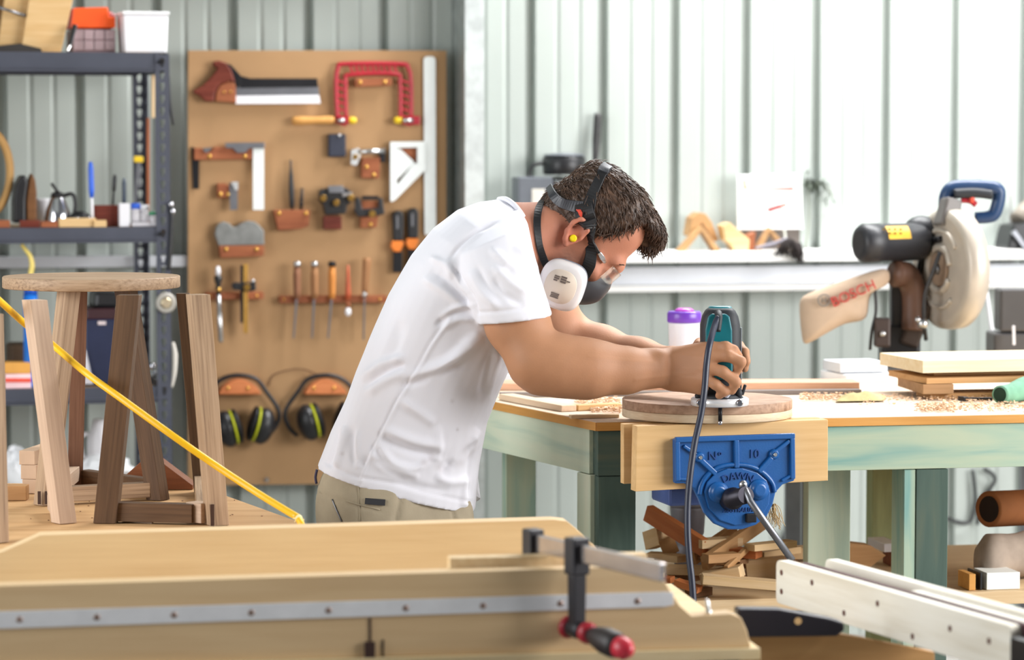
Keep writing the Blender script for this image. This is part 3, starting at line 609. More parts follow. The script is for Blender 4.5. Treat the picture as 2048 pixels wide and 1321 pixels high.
# ================================================================ left bench with stools
TZ = .775
BT = wood('worn_ply', '#d2ab7c', '#b78b5c', 60, 5)
tb = thing('assembly_table', 'worn plywood assembly table carrying the walnut stool parts', 'table', G, (-1.05, 5.75, 0))
a = onz(385, 968, TZ); b = onz(600, 1045, TZ); d = (b-a)/(b-a).length; e = a + d*((5.22-a.y)/d.y)
k = MB(G); k.slab([(-1.9, a.y+.02), (a.x, a.y), (e.x, e.y), (-1.9, 5.22)], TZ-.022, TZ); k.build('top', BT, tb, bev=.001)
for x, y in ((-1.85, 5.3), (-1.85, a.y-.06), (-.42, 5.3), (-.80, a.y-.08)): k = MB(G, 'z'); k.box((x, y, (TZ-.023)/2), (.06, .06, TZ-.023)); k.build('leg', BT, tb, bev=.002)
WAL = wood('walnut', '#a3886d', '#6c5341', 200, 5, .3, c3='#bda287', rough=.55)
WALD = wood('walnut_brown', '#6c513a', '#453122', 190, 5, .4, rough=.5)
WALP = wood('walnut_pale', '#c9ae96', '#a88d78', 190, 5, .4, rough=.6)
WALM = wood('walnut_plum', '#87614c', '#5a3c2d', 190, 5, .4, rough=.5)
FING = paint('joint_slot', '#3a2216', .7)
def gb(u, v, Y=None): return onz(u, v, TZ+.001) if Y is None else at(u, v, Y)
def leg(parent, top, bot, w, h, ang, m, Yb=None, cut=0, slot=None):
    b = gb(*bot) if Yb is None else Vector((at(bot[0], bot[1], Yb).x, Yb, TZ+.001)); t_ = at(top[0], top[1], b.y)
    k = MB(G); s_ = Vector((math.cos(R(ang)), math.sin(R(ang)), 0)); k.bar(b, t_, w, h, side=s_)
    # level ends: shear top and foot to horizontal
    for i in range(4): k.V[i] = k.V[i] + (t_-b).normalized()*((TZ+.001-k.V[i].z)/((t_-b).normalized().z))
    for i in range(4, 8): k.V[i] = k.V[i] + (t_-b).normalized()*((t_.z-k.V[i].z)/((t_-b).normalized().z))
    return k.build('leg', m, parent, bev=.0008, seg=1), b, t_
# stool with seat
st = thing('stool', 'walnut stool with a round seat standing on the left table', 'stool', G, Vector((at(183, 560, 6.05).x, 6.05, TZ)))
sc_ = at(183, 552, 6.05); rad = 176.5*pxm(6.05)
k = MB(G, 'x'); k.lathe(sc_-Vector((0, 0, .024)), sc_, [(0, rad-.002), (.08, rad), (.92, rad), (1, rad-.0015)], 72)
k.gc = [Vector((v.y, v.z, v.x)) for v in k.V]; k.build('seat', WAL, st)
zs = sc_.z-.0245
def sleg(top, bot, w, h, ang, m, Yb=None): return leg(st, top, bot, w, h, ang, m, Yb)
def topat(u, Y): return (u, 290 + (CH-zs)*FPX/Y)     # photo row of the seat underside at depth Y
l2 = sleg(topat(138, 5.94), (90, 1010), .034, .034, 43, WAL); l3 = sleg(topat(160, 6.2), (150, 985), .032, .032, 8, WALM, 6.2); l5 = sleg(topat(251, 6.02), (316, 1000), .036, .032, -26, WALD)
def beam(parent, a, b, w, h, m, nm='stretcher'):
    k = MB(G); k.bar(a, b, w, h, side=(0, 0, 1)); return k.build(nm, m, parent, bev=.0008, seg=1)
zz = Vector((0, 0, .021))
beam(st, l2[1]+zz+Vector((.02, 0, 0)), l5[1]+zz-Vector((.02, 0, 0)), .030, .028, WAL); beam(st, l2[1]+zz+Vector((.02, .02, .012)), l3[1]+zz+Vector((0, -.02, .012)), .030, .026, WALP); beam(st, l3[1]+zz+Vector((.02, 0, .003)), l5[1]+zz+Vector((-.012, .03, .003)), .030, .026, WALD)
for u in (80, 92): k = MB(G); p = onz(u, 1008, TZ+.02)-Vector((0, .026, 0)); k.box((l2[1].x+(u-86)*.0012, l2[1].y-.026, TZ+.018), (.006, .003, .026)); k.build('joint_slot', FING, st)
# unfinished frames in front
f1 = thing('unfinished_stool', 'pale walnut leg frame without seat at the left edge of the table', 'stool frame', G, Vector((gb(95, 1045).x, gb(95, 1045).y, TZ)))
a1 = leg(f1, (69, 600), (128, 1046), .036, .036, 37, WALP); beam(f1, a1[1]+zz+Vector((-.010, .022, 0)), a1[1]+zz+Vector((-.045, .16, 0)), .030, .024, WALP)
lb = thing('leg_blank', 'walnut leg blank standing upright at the left edge of the picture', 'wood post', G, Vector((gb(-8, 1085).x, gb(-8, 1085).y, TZ)))
a0 = leg(lb, (-20, 628), (-9, 1085), .036, .036, 40, WAL); bpy.data.objects[lb.children[0].name].name = 'post'
f2 = thing('unfinished_stool', 'dark walnut leg frame without seat standing right of the stool', 'stool frame', G, Vector((gb(320, 1045).x, gb(320, 1045).y, TZ)))
b4 = leg(f2, (259, 590), (212, 1046), .043, .030, -5, WALD); b6 = leg(f2, (396, 589), (434, 1050), .037, .036, 24, WAL); b7 = leg(f2, (366, 587), (402, 985), .028, .030, 6, WALD)
beam(f2, b4[1]+zz+Vector((-.005, .012, 0)), b6[1]+zz+Vector((-.045, .01, 0)), .036, .028, WALD); beam(f2, b6[1]+zz+Vector((-.052, .03, .001)), b6[1]+zz+Vector((-.02, .004, .001)), .038, .030, WALP); beam(f2, b6[1]+zz+Vector((-.03, .03, 0)), b7[1]+zz+Vector((0, -.015, 0)), .030, .024, WAL)
for dx in (-.006,): k = MB(G); k.box((b6[1].x+dx, b6[1].y-.026, TZ+.022), (.007, .004, .042)); k.build('joint_slot', FING, f2)
# odds and ends on the table
for i, (v0, v1, du) in enumerate(((985, 957, 0), (956, 930, -2), (929, 897, -6))):
    p = onz(60, 1000, TZ); Y = 6.12; z0, z1 = TZ+.001+.030*i, TZ+.001+.030*i+.0295; x = at(46, 950, Y).x - .003*i
    k = MB(G, 'x'); k.bar((x+.018, Y-.02, (z0+z1)/2), (x+.04, Y+.12, (z0+z1)/2), z1-z0, .034, side=(0, 0, 1)); tag(k.build('wood_bar', paint('bar_%d' % 0, '#c9a98c', .6), bev=.001), ('lowest pale bar of the stack behind the stool legs', 'middle pale bar of the stack behind the stool legs', 'topmost pale bar of the stack behind the stool legs')[i], 'wood bar', 'stacked bars on the left table')
k = MB(G, 'x'); p = onz(18, 1003, TZ); k.box((p.x-.05, p.y+.02, TZ+.016), (.17, .035, .030)); tag(k.build('plank', wood('plank_brown', '#b88d60', '#9b7147', 90, 6), bev=.001), 'brown plank lying at the left edge of the table', 'plank')
Yw = 6.2; k = MB(Fr((0, Yw, 0), 0))
q = [(at(u, v, Yw).x, at(u, v, Yw).z) for u, v in ((232, 968), (300, 908), (312, 911), (388, 968))]; q = [(x, z) for x, z in q]+[(q[3][0], TZ+.001), (q[0][0], TZ+.001)]
k.prism(q, -.03, .03, grain='x'); tag(k.build('mitred_block', wood('mitre_red', '#8e5534', '#6d3d22', 120, 7), bev=.001), 'red-brown roof-shaped block lying behind the dark leg frame', 'block')
k = MB(G); p = onz(278, 1044, TZ); k.bar(p+Vector((-.03, 0, .005)), p+Vector((.03, -.03, .005)), .006, .022); tag(k.build('offcut', WALP, bev=.0006), 'little walnut offcut on the table under the dark leg frame', 'offcut')
for i in range(46):
    pass
k = MB(G); rd = random.Random(4)
for i in range(70):
    p = onz(rd.uniform(60, 560), rd.uniform(985, 1044), TZ)
    if p.x > a.x + (a.y-p.y)*.40 or p.y < 5.3: continue
    k.box(p+Vector((0, 0, .0012)), (rd.uniform(.0015, .0035), rd.uniform(.001, .0025), .0012), Matrix.Rotation(rd.uniform(0, 3), 3, 'Z'))
tag(k.build('wood_crumbs', WALM), 'fine dark crumbs of sawdust scattered on the left table', 'sawdust', kind='stuff')
# yellow hose
hp = [(-60, 556, 5.5), (-8, 596, 5.55), (50, 648, 5.70), (105, 690, 5.72), (170, 745, 5.62), (240, 796, 5.57), (330, 861, 5.52), (430, 931, 5.50), (520, 990, 5.44), (596, 1036, 5.34)]
hz_ = thing('air_hose', 'taut yellow hose slanting down across the stool legs', 'hose', G, at(596, 1036, 5.34)); k = MB(G); k.tube([at(*p) for p in hp], .0067, 14, 8); k.build('hose', paint('hose_yellow', '#e6b410', .38, 0, .04), hz_)
k = MB(G); rd = random.Random(9); c_ = at(597, 1037, 5.34)
for i in range(26):
    d_ = Vector((rd.uniform(-.3, 1), rd.uniform(-.6, .6), rd.uniform(-1, .5))).normalized(); k.bar(c_, c_+d_*rd.uniform(.006, .014), .0022, .0022)
k.ell(c_, .007); k.build('frayed_end', paint('cream_fibre', '#e9d9a8', .9), hz_)
k = MB(G); k.tube([at(598, 1040, 5.33), at(603, 1050, 5.32), at(606, 1066, 5.32)], .006, 10); k.build('core', paint('hose_yellow', '#e6b410', .38, 0, .04), hz_)
# ================================================================ right bench
BZ = 1.5 - 555/FPX*6.0 + .0; BZ = onz(1193, 845, at(1193, 845, 6.0).z).z
GREENL = wood('treated_pine_light', '#d0dbc4', '#aec6b6', 60, 3, .75, c3='#dde0c9', rough=.75)
GREENM = wood('treated_pine_green', '#a6b9a4', '#6f9f9c', 60, 3, .85, c3='#c0c4a6', rough=.75)
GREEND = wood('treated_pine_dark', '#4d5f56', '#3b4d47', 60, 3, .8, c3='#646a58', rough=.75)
GREENY = wood('treated_pine_yellow', '#a9ad7c', '#868c62', 60, 3, .8, rough=.75)
PINE = wood('pine_edge', '#dba35c', '#c58940', 90, 5, .5, rough=.6)
DUST = wood('dusty_ply', '#e3d2c0', '#d0b9a0', 50, 6, .6, rough=.8)
A = at(1193, 845, 6.0); B2 = onz(2048, 829, BZ); L2_ = onz(996, 805, BZ)
th = math.degrees(math.atan2(B2.y-A.y, B2.x-A.x))
Bf = Fr((A.x, A.y, 0), th)
sl = Bf.I @ L2_; sl = Vector((sl.x/sl.y, 1, 0)); BD = .97; BL = 1.95
bench = thing('workbench', 'long pine workbench with weathered green legs and aprons', 'workbench', Bf, (BL/2, BD/2, 0))
k = MB(Bf, 'x'); k.slab([(0, 0), (BL, 0), (BL, BD), (sl.x*BD, BD)], BZ-.018, BZ); k.build('top', DUST, bench)
k = MB(Bf, 'x'); k.box((BL/2, -.0012, BZ-.0095), (BL, .002, .0170)); k.build('front_edge', PINE, bench)
k = MB(Bf, 'z'); s_ = Vector((sl.x, 1, 0)).normalized(); nrm = Vector((-1, sl.x, 0)).normalized()
k.bar(Vector((0, 0, BZ-.0095))+nrm*.0012, Vector((sl.x*BD, BD, BZ-.0095))+nrm*.0012, .0170, .002, side=(0, 0, 1)); k.build('side_edge', PINE, bench)
AH = .092; za = BZ-.019-AH/2
def pxx(u, v, y): return Bf.px(u, v, y).x
k = MB(Bf, 'x'); k.box(((.2505+BL)/2, .0245, za), (BL-.2505, .044, AH)); k.build('apron', GREENM, bench, bev=.001)
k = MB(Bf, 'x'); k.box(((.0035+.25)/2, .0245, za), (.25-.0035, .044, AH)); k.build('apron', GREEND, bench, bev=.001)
k = MB(Bf); p0 = Vector((.0245+sl.x*.047, .048, za)); k.bar(p0, p0+s_*(BD*.97), AH, .04, side=(0, 0, 1)); k.build('apron', GREENL, bench, bev=.001)
k = MB(Bf); k.bar(Vector((.03, BD-.03, za)), Vector((BL, BD-.03, za)), AH, .04, side=(0, 0, 1)); k.build('apron', GREENY, bench, bev=.001)
zl = BZ-.019-AH-.0015
def bleg(x, y, w, d, m, nm='leg', z0=0):
    k = MB(Bf, 'z'); k.box((x+w/2, y+d/2, (zl+z0)/2), (w, d, zl-z0)); return k.build(nm, m, bench, bev=.0015, seg=1)
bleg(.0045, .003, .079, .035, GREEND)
k = MB(Bf, 'z'); o_ = Vector((.006, .040, 0))+nrm*.0; k.bar((.016+sl.x*.05, .070, 0), (.016+sl.x*.05, .070, zl), .064, .036, side=s_); k.build('leg', GREENL, bench, bev=.0015, seg=1)
y2 = .16; xx = pxx(1616, 1000, y2); bleg(xx, y2, pxx(1701, 1000, y2)-xx, .036, GREENL)
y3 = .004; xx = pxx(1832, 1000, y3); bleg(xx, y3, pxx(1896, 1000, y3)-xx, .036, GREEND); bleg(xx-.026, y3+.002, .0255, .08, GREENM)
y4 = BD-.10; xx = pxx(1745, 1000, y4); bleg(xx, y4, pxx(1806, 1000, y4)-xx, .05, GREENY)
xx = pxx(1012, 980, y4); bleg(xx, y4, pxx(1072, 980, y4)-xx, .05, GREENM)
SHZ = at(1480, 1206, Bf.M @ Vector((0, 0, 0)) and (Bf.M @ Vector((pxx(1480, 1206, .06), .06, 0))).y).z
k = MB(Bf, 'x'); k.box((BL/2+.06, .10+.36, SHZ-.014), (BL-.16, .72, .028)); k.build('lower_shelf', PALEW, bench, bev=.001)
# -------- timber and clutter on the bench
def bz(u, v): return Bf.pz(u, v, BZ)
def onb(name, label, cat, u, v, group=None): return thing(name, label, cat, Bf, bz(u, v)+Vector((0, 0, .0005)), group)
def blank(name, lab, cat, a, b, w, h, m, lift=0, group=None, bev=.0008):
    a = bz(*a); b = bz(*b); up = Vector((0, 0, h/2+.0006+lift)); k = MB(Bf); k.bar(a+up, b+up, h, w, side=(0, 0, 1)); return tag(k.build(name, m, bev=bev, seg=1), lab, cat, group)
blank('plank', 'pale plank lying along the slanted left edge of the bench', 'plank', (1012, 800), (1138, 824), .035, .013, wood('fresh_pine', '#e8d2b8', '#d3b596', 100, 6))
blank('plywood_offcut', 'small layered plywood offcut beside the round disc on the bench', 'offcut', (1150, 822), (1236, 818), .030, .012, PLY)
blank('lath', 'thin pale lath at the front of the bench left of the disc', 'lath', (1140, 838), (1236, 836), .020, .007, PALEW)
blank('board', 'long pale board lying at the back of the bench behind the man', 'board', (990, 778), (1712, 776), .11, .016, wood('pink_pine', '#dcb296', '#c4977a', 100, 6), group=None)
blank('batten', 'long dark grey batten lying along the back of the bench', 'batten', (1000, 795), (1720, 788), .030, .010, wood('grey_batten', '#8b7f79', '#5f5955', 90, 8))
k = MB(Bf); p = bz(1036, 771); k.box(p+Vector((0, .10, .010)), (.06, .05, .018)); tag(k.build('white_box', WHITEP, bev=.002), 'small white box at the far left back corner of the bench', 'box')
t = onb('food_tub', 'clear plastic tub with purple lid standing at the back of the bench', 'tub', 1368, 776); b_ = bz(1368, 777)+Vector((0, 0, .0176)); Yt = (Bf.M @ b_).y
h_ = (Bf.M @ b_).z; hb = at(1368, 645, Yt).z-h_; r_ = 33*pxm(Yt)
k = MB(Bf); k.lathe(b_, b_+Vector((0, 0, hb)), [(0, r_*.82), (.03, r_*.88), (.97, r_*.96), (1, r_*.96)], 32); k.build('tub', paint('milky_plastic', '#e7eaf6', .3, 0, .03, trans=.25), t)
k = MB(Bf); q = b_+Vector((0, 0, hb)); k.lathe(q, q+Vector((0, 0, .026)), [(0, r_*1.0), (.1, r_*1.04), (.8, r_*1.04), (1, r_*.95)], 32); k.build('lid', paint('purple_plastic', '#6a3bb0', .3, 0, .05), t)
k = MB(Bf); q = q+Vector((0, 0, .0262)); k.lathe(q, q+Vector((0, 0, .007)), [(0, r_*.6), (.5, r_*.55), (1, r_*.4)], 32); k.build('knob', paint('pink_plastic_bright', '#c04cc0', .3), t)
k = MB(Bf); p = bz(1228, 790)+Vector((0, .05, 0)); k.box(p+Vector((0, 0, .066)), (.055, .05, .13)); tag(k.build('wood_block', wood('cream_block', '#ecd0a0', '#dcb987', 80, 6), bev=.001), 'pale wooden block standing on the bench behind the forearms', 'block')
k = MB(Bf); p = bz(1278, 782)+Vector((0, .02, 0)); k.box(p+Vector((0, 0, .055)), (.018, .02, .11)); tag(k.build('orange_stick', paint('coral', '#dc7b52', .6), bev=.001), 'orange stick standing beside the pale block behind the forearms', 'stick')
k = MB(Bf); p = bz(1728, 765); k.box(p+Vector((.005, .06, .010)), (.130, .15, .020), Matrix.Rotation(.12, 3, 'Z')); tag(k.build('foam_block', paint('white_foam', '#f3f5f8', .7, 0, .02), bev=.001), 'white foam slab lying under the papers left of the board stack', 'foam')
k = MB(Bf); q0 = p+Vector((.0, .07, .0215)); k.box(q0+Vector((0, 0, .013)), (.120, .12, .024), Matrix.Rotation(.05, 3, 'Z')); tag(k.build('paper_stack', paint('grey_paper', '#d6dae0', .7, 0, .03), bev=.001), 'stack of grey-white paper on the foam slab beside the boards', 'papers')
# stacked boards
BRD = wood('fresh_board', '#eee2c6', '#e0cba2', 90, 5, rough=.65); BRDE = wood('tan_board', '#cfa574', '#b98b58', 90, 5)
Yb = 6.62; rot = Matrix.Rotation(R(-th+5), 3, 'Z'); px_ = lambda u, v: Bf.at(u, v, Yb)
def sboard(u0, v0, v1, ux, dep, m, lab, yaw=8, dy=0, du=0):
    a = Bf.at(u0, v1, Yb+dy); b = Bf.at(u0, v0, Yb+dy); h = b.z-a.z; r = Matrix.Rotation(R(yaw), 3, 'Z')
    k = MB(Bf, 'x'); c_ = Vector((a.x, a.y, (a.z+b.z)/2)) + r @ Vector((ux/2, dep/2, 0)); k.box(c_, (ux, dep, h), r); return tag(k.build('board', m, bev=.001), lab, 'board', 'boards stacked on the right of the bench'), a.z, b.z
zb = BZ+.0006
def stk(u0, h, ux, dep, m, lab, yaw, dy):
    global zb
    a = Bf.at(u0, 760, Yb+dy); r = Matrix.Rotation(R(yaw), 3, 'Z'); k = MB(Bf, 'x')
    k.box(Vector((a.x, a.y, zb+h/2)) + r @ Vector((ux/2, dep/2, 0)), (ux, dep, h), r); tag(k.build('board', m, bev=.001), lab, 'board', 'boards stacked on the right of the bench'); zb += h+.0006
stk(1862, .012, .50, .10, BRDE, 'lowest thin board of the stack on the right of the bench', 0, -.08)
stk(1846, .022, .07, .22, wood('spacer', '#b9926a', '#9c7650', 90, 5), 'short spacer block under the stacked boards', -4, -.10)
zb -= .0226; a0z = zb
k = MB(Bf, 'x'); a = Bf.at(2035, 760, Yb); k.box((a.x+.1, a.y+.08, zb+.011), (.10, .14, .022)); tag(k.build('spacer', BRDE, bev=.001), 'spacer block at the right end under the stacked boards', 'block'); zb += .0226
stk(1853, .013, .60, .24, BRDE, 'thin middle board of the stack, overhanging to the left', 2, -.10)
stk(1868, .010, .55, .20, BRDE, 'thin second board from the top of the stack', 2, -.03)
k = MB(Bf, 'x'); a = Bf.at(1790, 730, Yb+.08); k.bar((a.x, a.y, zb-.017), (a.x+.13, a.y-.10, zb-.017), .008, .05, side=(0, 0, 1))
stk(1845, .028, .62, .26, BRD, 'thick fresh pine board on top of the stack', 3, -.10)
# cloth, clamp, bottle, dust
t = onb('dust_cloth', 'dusty yellow-green cloth lying in the shavings on the bench', 'cloth', 1722, 800)
k = MB(Bf); p = bz(1722, 802); V = []; F = []
for j in range(9):
    for i in range(15):
        x = (i-7)/7; y = (j-4)/4; r_ = min(1, max(abs(x), abs(y))); V.append(p+Vector((x*.055+y*.02, y*.05, .004+.020*(1-r_**2)*(.75+.15*math.sin(i*1.1+j)))))
for j in range(8):
    for i in range(14): F.append((j*15+i, j*15+i+1, (j+1)*15+i+1, (j+1)*15+i))
k.add(V, F, None, True); k.build('cloth', paint('olive_cloth', '#b3a572', .9, 0, .15, 40), t)
t = onb('hand_clamp', 'small dark clamp lying in the shavings near the green bottle', 'clamp', 1950, 803); p = bz(1950, 804)
k = MB(Bf); k.bar(p+Vector((-.03, 0, .006)), p+Vector((.035, -.012, .006)), .008, .008); k.build('bar', BLKM, t, bev=.001); k = MB(Bf); k.bar(p+Vector((-.03, .012, .007)), p+Vector((-.026, -.014, .007)), .012, .010); k.build('jaw', BLKM, t, bev=.001)
t = onb('glove', 'green rolled glove lying on the shavings at the right edge', 'glove', 2020, 806); p = bz(2012, 808)
GRN = paint('green_cloth', '#6a9a80', .8, 0, .15, 30)
k = MB(Bf); k.tube([p+Vector((-.018, -.01, .021)), p+Vector((.02, .02, .022)), p+Vector((.07, .06, .028)), p+Vector((.13, .10, .03))], [.020, .021, .027, .028], 16); k.build('cuff', GRN, t); k = MB(Bf); d_ = (p+Vector((.02, .02, .022))-p-Vector((-.018, -.01, .021))).normalized(); q = p+Vector((-.018, -.01, .021)); k.lathe(q-d_*.001, q+d_*.0005, [(0, .016), (1, .016)]); k.build('opening', paint('dark_green', '#1d3a2c', .9), t)
SAW = wood('saw_dust', '#e6c8aa', '#cca27a', 60, 60)
def shavings(name, lab, regs, n, seed, fr=Bf, zf=None, m=SAW, ks=1.0):
    rd = random.Random(seed); k = MB(fr)
    for i in range(n):
        (u0, u1, v0, v1) = regs[i % len(regs)]; p = fr.pz(rd.uniform(u0, u1), rd.triangular(v0, v1), BZ if zf is None else zf)
        s_ = ks*rd.uniform(.0025, .008); r = Matrix.Rotation(rd.uniform(0, 6), 3, 'Z') @ Matrix.Rotation(rd.uniform(-.7, .7), 3, 'X')
        k.box(p+Vector((0, 0, .0025+rd.random()*.006*ks)), (s_, s_*.5, .0012), r)
    return tag(k.build(name, m), lab, 'sawdust', kind='stuff')
shavings('sawdust', 'loose pinkish shavings strewn over the right half of the bench', [(1600, 1720, 790, 806), (1720, 2048, 790, 815), (1830, 2048, 806, 829), (1840, 1910, 812, 827)], 1500, 11)
shavings('sawdust', 'loose shavings between the planks left of the disc', [(1150, 1240, 800, 812), (1180, 1244, 814, 830)], 420, 12, ks=1.2)
# ================================================================ disc, router
DY = 6.0; DC = at(1414, 830, DY); dr = 170.5*pxm(DY); dz0 = 1.5 - (849-290)/FPX*(DY-dr); 
WALE = wood('walnut_end', '#8d6a52', '#6b4c3a', 260, 260, .3, rough=.6); 
k = MB(G, 'x'); k.lathe((DC.x, DY, dz0), (DC.x, DY, dz0+.0165), [(0, dr-.001), (.06, dr), (.94, dr), (1, dr-.001)], 80); k.gc = [Vector((v.y, v.x, v.z*8)) for v in k.V]
tag(k.build('template_disc', wood('ply_disc', '#e0cdb0', '#c3a888', 40, 90, .3), loc=(DC.x, DY, dz0)), 'pale plywood disc under the walnut disc on the vise', 'disc')
zd = dz0+.0168; k = MB(G, 'x'); k.lathe((DC.x, DY, zd), (DC.x, DY, zd+.0185), [(0, dr-.0005), (.05, dr), (.95, dr), (1, dr-.001)], 80); k.gc = [Vector((v.y*.6, v.z*.5, v.x)) for v in k.V]
DTOP = zd+.0185
tag(k.build('seat_disc', wood('walnut_disc', '#ab8a72', '#80614c', 150, 30, .3, c3='#c2a48c'), loc=(DC.x, DY, zd)), 'round walnut seat blank being routed on the vise', 'disc')
RY = 5.835; rc = at(1440, 700, RY); RX = rc.x; ps = pxm(RY)
def rz(v): return at(1440, v, RY).z
router = thing('router', 'teal and black trim router standing on the walnut disc', 'router', G, (RX, RY, DTOP+.0006))
zb0 = DTOP+.0006
TEAL = paint('teal_plastic', '#0d6a74', .35, 0, .04); RUB = paint('black_rubber', '#20242a', .6, 0, .1)
CHROME = metal('chrome', '#cfcfd6', .12)
k = MB(G); k.lathe((RX, RY, zb0), (RX, RY, zb0+.016), [(0, .0555), (.1, .0575), (.85, .0575), (1, .054)], 48); k.build('base_plate', paint('base_alloy', '#e0e1e4', .3, .35, .03), router)
k = MB(G); k.lathe((RX, RY, zb0+.016), (RX, RY, zb0+.024), [(0, .047), (1, .036)], 40); k.build('base_collar', RUB, router)
for sx in (-.043, .036): k = MB(G); k.lathe((RX+sx, RY-.040, zb0+.009), (RX+sx, RY-.054, zb0+.009), [(0, .006), (.7, .007), (1, .005)], 16); k.build('screw', CHROME, router)
k = MB(G); k.cyl((RX, RY-.050, zb0+.016), (RX, RY-.050, zb0+.0), .002); k.build('guide_pin', CHROME, router)
k = MB(G); k.lathe((RX+.036, RY-.020, zb0+.016), (RX+.036, RY-.020, zb0+.036), [(0, .006), (.5, .008), (1, .005)], 16); k.build('clamp_knob', RUB, router); k = MB(G); k.bar((RX+.043, RY-.020, zb0+.022), (RX+.049, RY-.020, zb0+.043), .006, .006); k.build('clamp_lever', RUB, router, bev=.002)
k = MB(G); k.lathe((RX-.044, RY-.018, zb0+.016), (RX-.044, RY-.018, zb0+.026), [(0, .006), (.5, .007), (1, .005)], 16); k.build('clamp_knob', RUB, router)
k = MB(G); k.lathe((RX+.003, RY-.036, zb0+.018), (RX+.016, RY-.046, zb0+.030), [(0, .006), (.6, .008), (1, .005)], 14); k.build('bracket', CHROME, router)
k = MB(G); k.cyl((RX, RY-.013, zb0), (RX, RY-.013, zb0-.030), .004); k.build('cutter', BLKM, router); k = MB(G); k.lathe((RX, RY-.013, zb0-.030), (RX, RY-.013, zb0-.0375), [(0, .0048), (.8, .0048), (1, .003)], 16); k.build('bearing', CHROME, router)
def ring_sec(hw, hd, z, n=28, e=3.2, cy=0):
    out = []
    for i in range(n):
        a = 2*math.pi*i/n; c_, s_ = math.cos(a), math.sin(a)
        out.append(Vector((RX+hw*math.copysign(abs(c_)**(2/e), c_), RY+cy+hd*math.copysign(abs(s_)**(2/e), s_), z)))
    return out
zt = rz(616); zk = rz(650); HW = .0395
k = MB(G); k.loft([ring_sec(.034, .030, zb0+.020), ring_sec(HW, .034, zb0+.045), ring_sec(HW, .036, (zb0+zk)/2), ring_sec(HW, .036, zk), ring_sec(HW-.004, .034, rz(632)), ring_sec(HW-.010, .029, rz(621)), ring_sec(HW-.016, .023, zt), ring_sec(.004, .005, zt+.001)]); k.build('housing', RUB, router)
def front_panel(poly, y0, y1):
    mb = MB(G); return mb.prism([(at(u, v, RY-.036).x, at(u, v, RY-.036).z) for u, v in poly], RY+y0, RY+y1)
front_panel([(1416, 634), (1424, 628), (1452, 628), (1459, 634), (1464, 660), (1465, 760), (1412, 760), (1411, 660)], -.0405, -.030).build('shell', TEAL, router, bev=.0035, seg=3)
k = MB(G); k.loft([ring_sec(HW-.013, .024, zt-.004), ring_sec(HW-.018, .019, zt+.003), ring_sec(.004, .004, zt+.0035)]); k.build('cap', TEAL, router)
k = MB(G); k.bar((RX+HW+.0012, RY-.012, zb0+.03), (RX+HW+.0012, RY-.012, rz(655)), .008, .0024, side=(0, 1, 0)); k.build('rule_strip', paint('grey_strip', '#8b949c', .4, .4), router, bev=.0005)
q0 = at(1437, 631, RY-.040); k = MB(G); k.tube([q0+Vector((0, .006, .003)), q0+Vector((0, -.012, -.006)), q0+Vector((-.003, -.022, -.030))], [.008, .007, .006], 12); k.build('strain_relief', RUB, router)
cord = [(1436, 636, RY-.052), (1430, 650, RY-.064), (1419, 690, RY-.105), (1413, 730, RY-.118), (1409, 780, 5.70), (1402, 830, 5.69), (1390, 885, 5.675), (1381, 945, 5.66), (1376, 1000, 5.65), (1375, 1055, 5.64), (1378, 1110, 5.63), (1384, 1165, 5.62), (1388, 1225, 5.61), (1392, 1300, 5.6), (1400, 1420, 5.58)]
k = MB(G); k.tube([at(*p) for p in cord], .0064, 12, 8); k.build('cord', paint('navy_cord', '#23283a', .4, 0, .08), router)
# ================================================================ vise
VY = at(1345, 920, 5.83); Vf = Fr((VY.x, 5.83, 0), 15)
vise = thing('bench_vise', 'blue cast-iron woodworking vise marked No 10 on the front of the bench', 'vise', Vf, (.12, .05, Vf.px(1470, 1060, 0).z))
BLUE = paint('blue_enamel', '#0e5496', .38, 0, .06, 25, bump=.1, coat=.2)
CHK = wood('cheek_wood', '#e2bd88', '#cfa56e', 110, 5, .5, rough=.6)
CHKE = wood('cheek_end', '#caa283', '#b58c6c', 200, 60)
def vpr(poly, y0, y1, yp=None, mb=None): return (mb or MB(Vf, 'x')).prism(Vf.poly(poly, y0 if yp is None else yp), y0, y1)
vpr([(1274, 853), (1656, 840), (1656, 962), (1271, 984)], .0, .032).build('cheek', CHK, vise, bev=.001)
vpr([(1264, 854), (1660, 841), (1660, 955), (1264, 975)], .056, .078, 0.0).build('cheek', CHK, vise, bev=.001)
k = vpr([(1349, 878), (1588, 870), (1590, 962), (1566, 970), (1552, 985), (1546, 1010), (1534, 1034), (1512, 1051), (1484, 1060), (1456, 1060), (1430, 1049), (1410, 1027), (1398, 998), (1388, 978), (1370, 968), (1350, 968)], -.016, -.0005); k.build('front_jaw', BLUE, vise, bev=.003, seg=2)
Yf = -.016
def vp(u, v, y=Yf): return Vf.px(u, v, y)
def rib(a, b, w, h, nm='rib', m=BLUE):
    k = MB(Vf); p, q = vp(*a), vp(*b); k.bar(Vector((p.x, Yf-h/2+.001, p.z)), Vector((q.x, Yf-h/2+.001, q.z)), w, h+.002, side=(0, 0, 1) if abs(p.x-q.x) > abs(p.z-q.z) else (1, 0, 0)); return k.build(nm, m, vise, bev=.002)
rib((1349, 880), (1588, 872), .011, .008); rib((1353, 884), (1354, 962), .010, .008); rib((1583, 876), (1584, 958), .010, .008); rib((1471, 880), (1472, 936), .010, .008)
rib((1366, 892), (1396, 913), .007, .006); rib((1400, 920), (1430, 948), .010, .008); rib((1578, 882), (1548, 905), .008, .006); rib((1542, 915), (1516, 944), .010, .008); rib((1356, 958), (1384, 960), .006, .006); rib((1562, 962), (1584, 950), .006, .006)
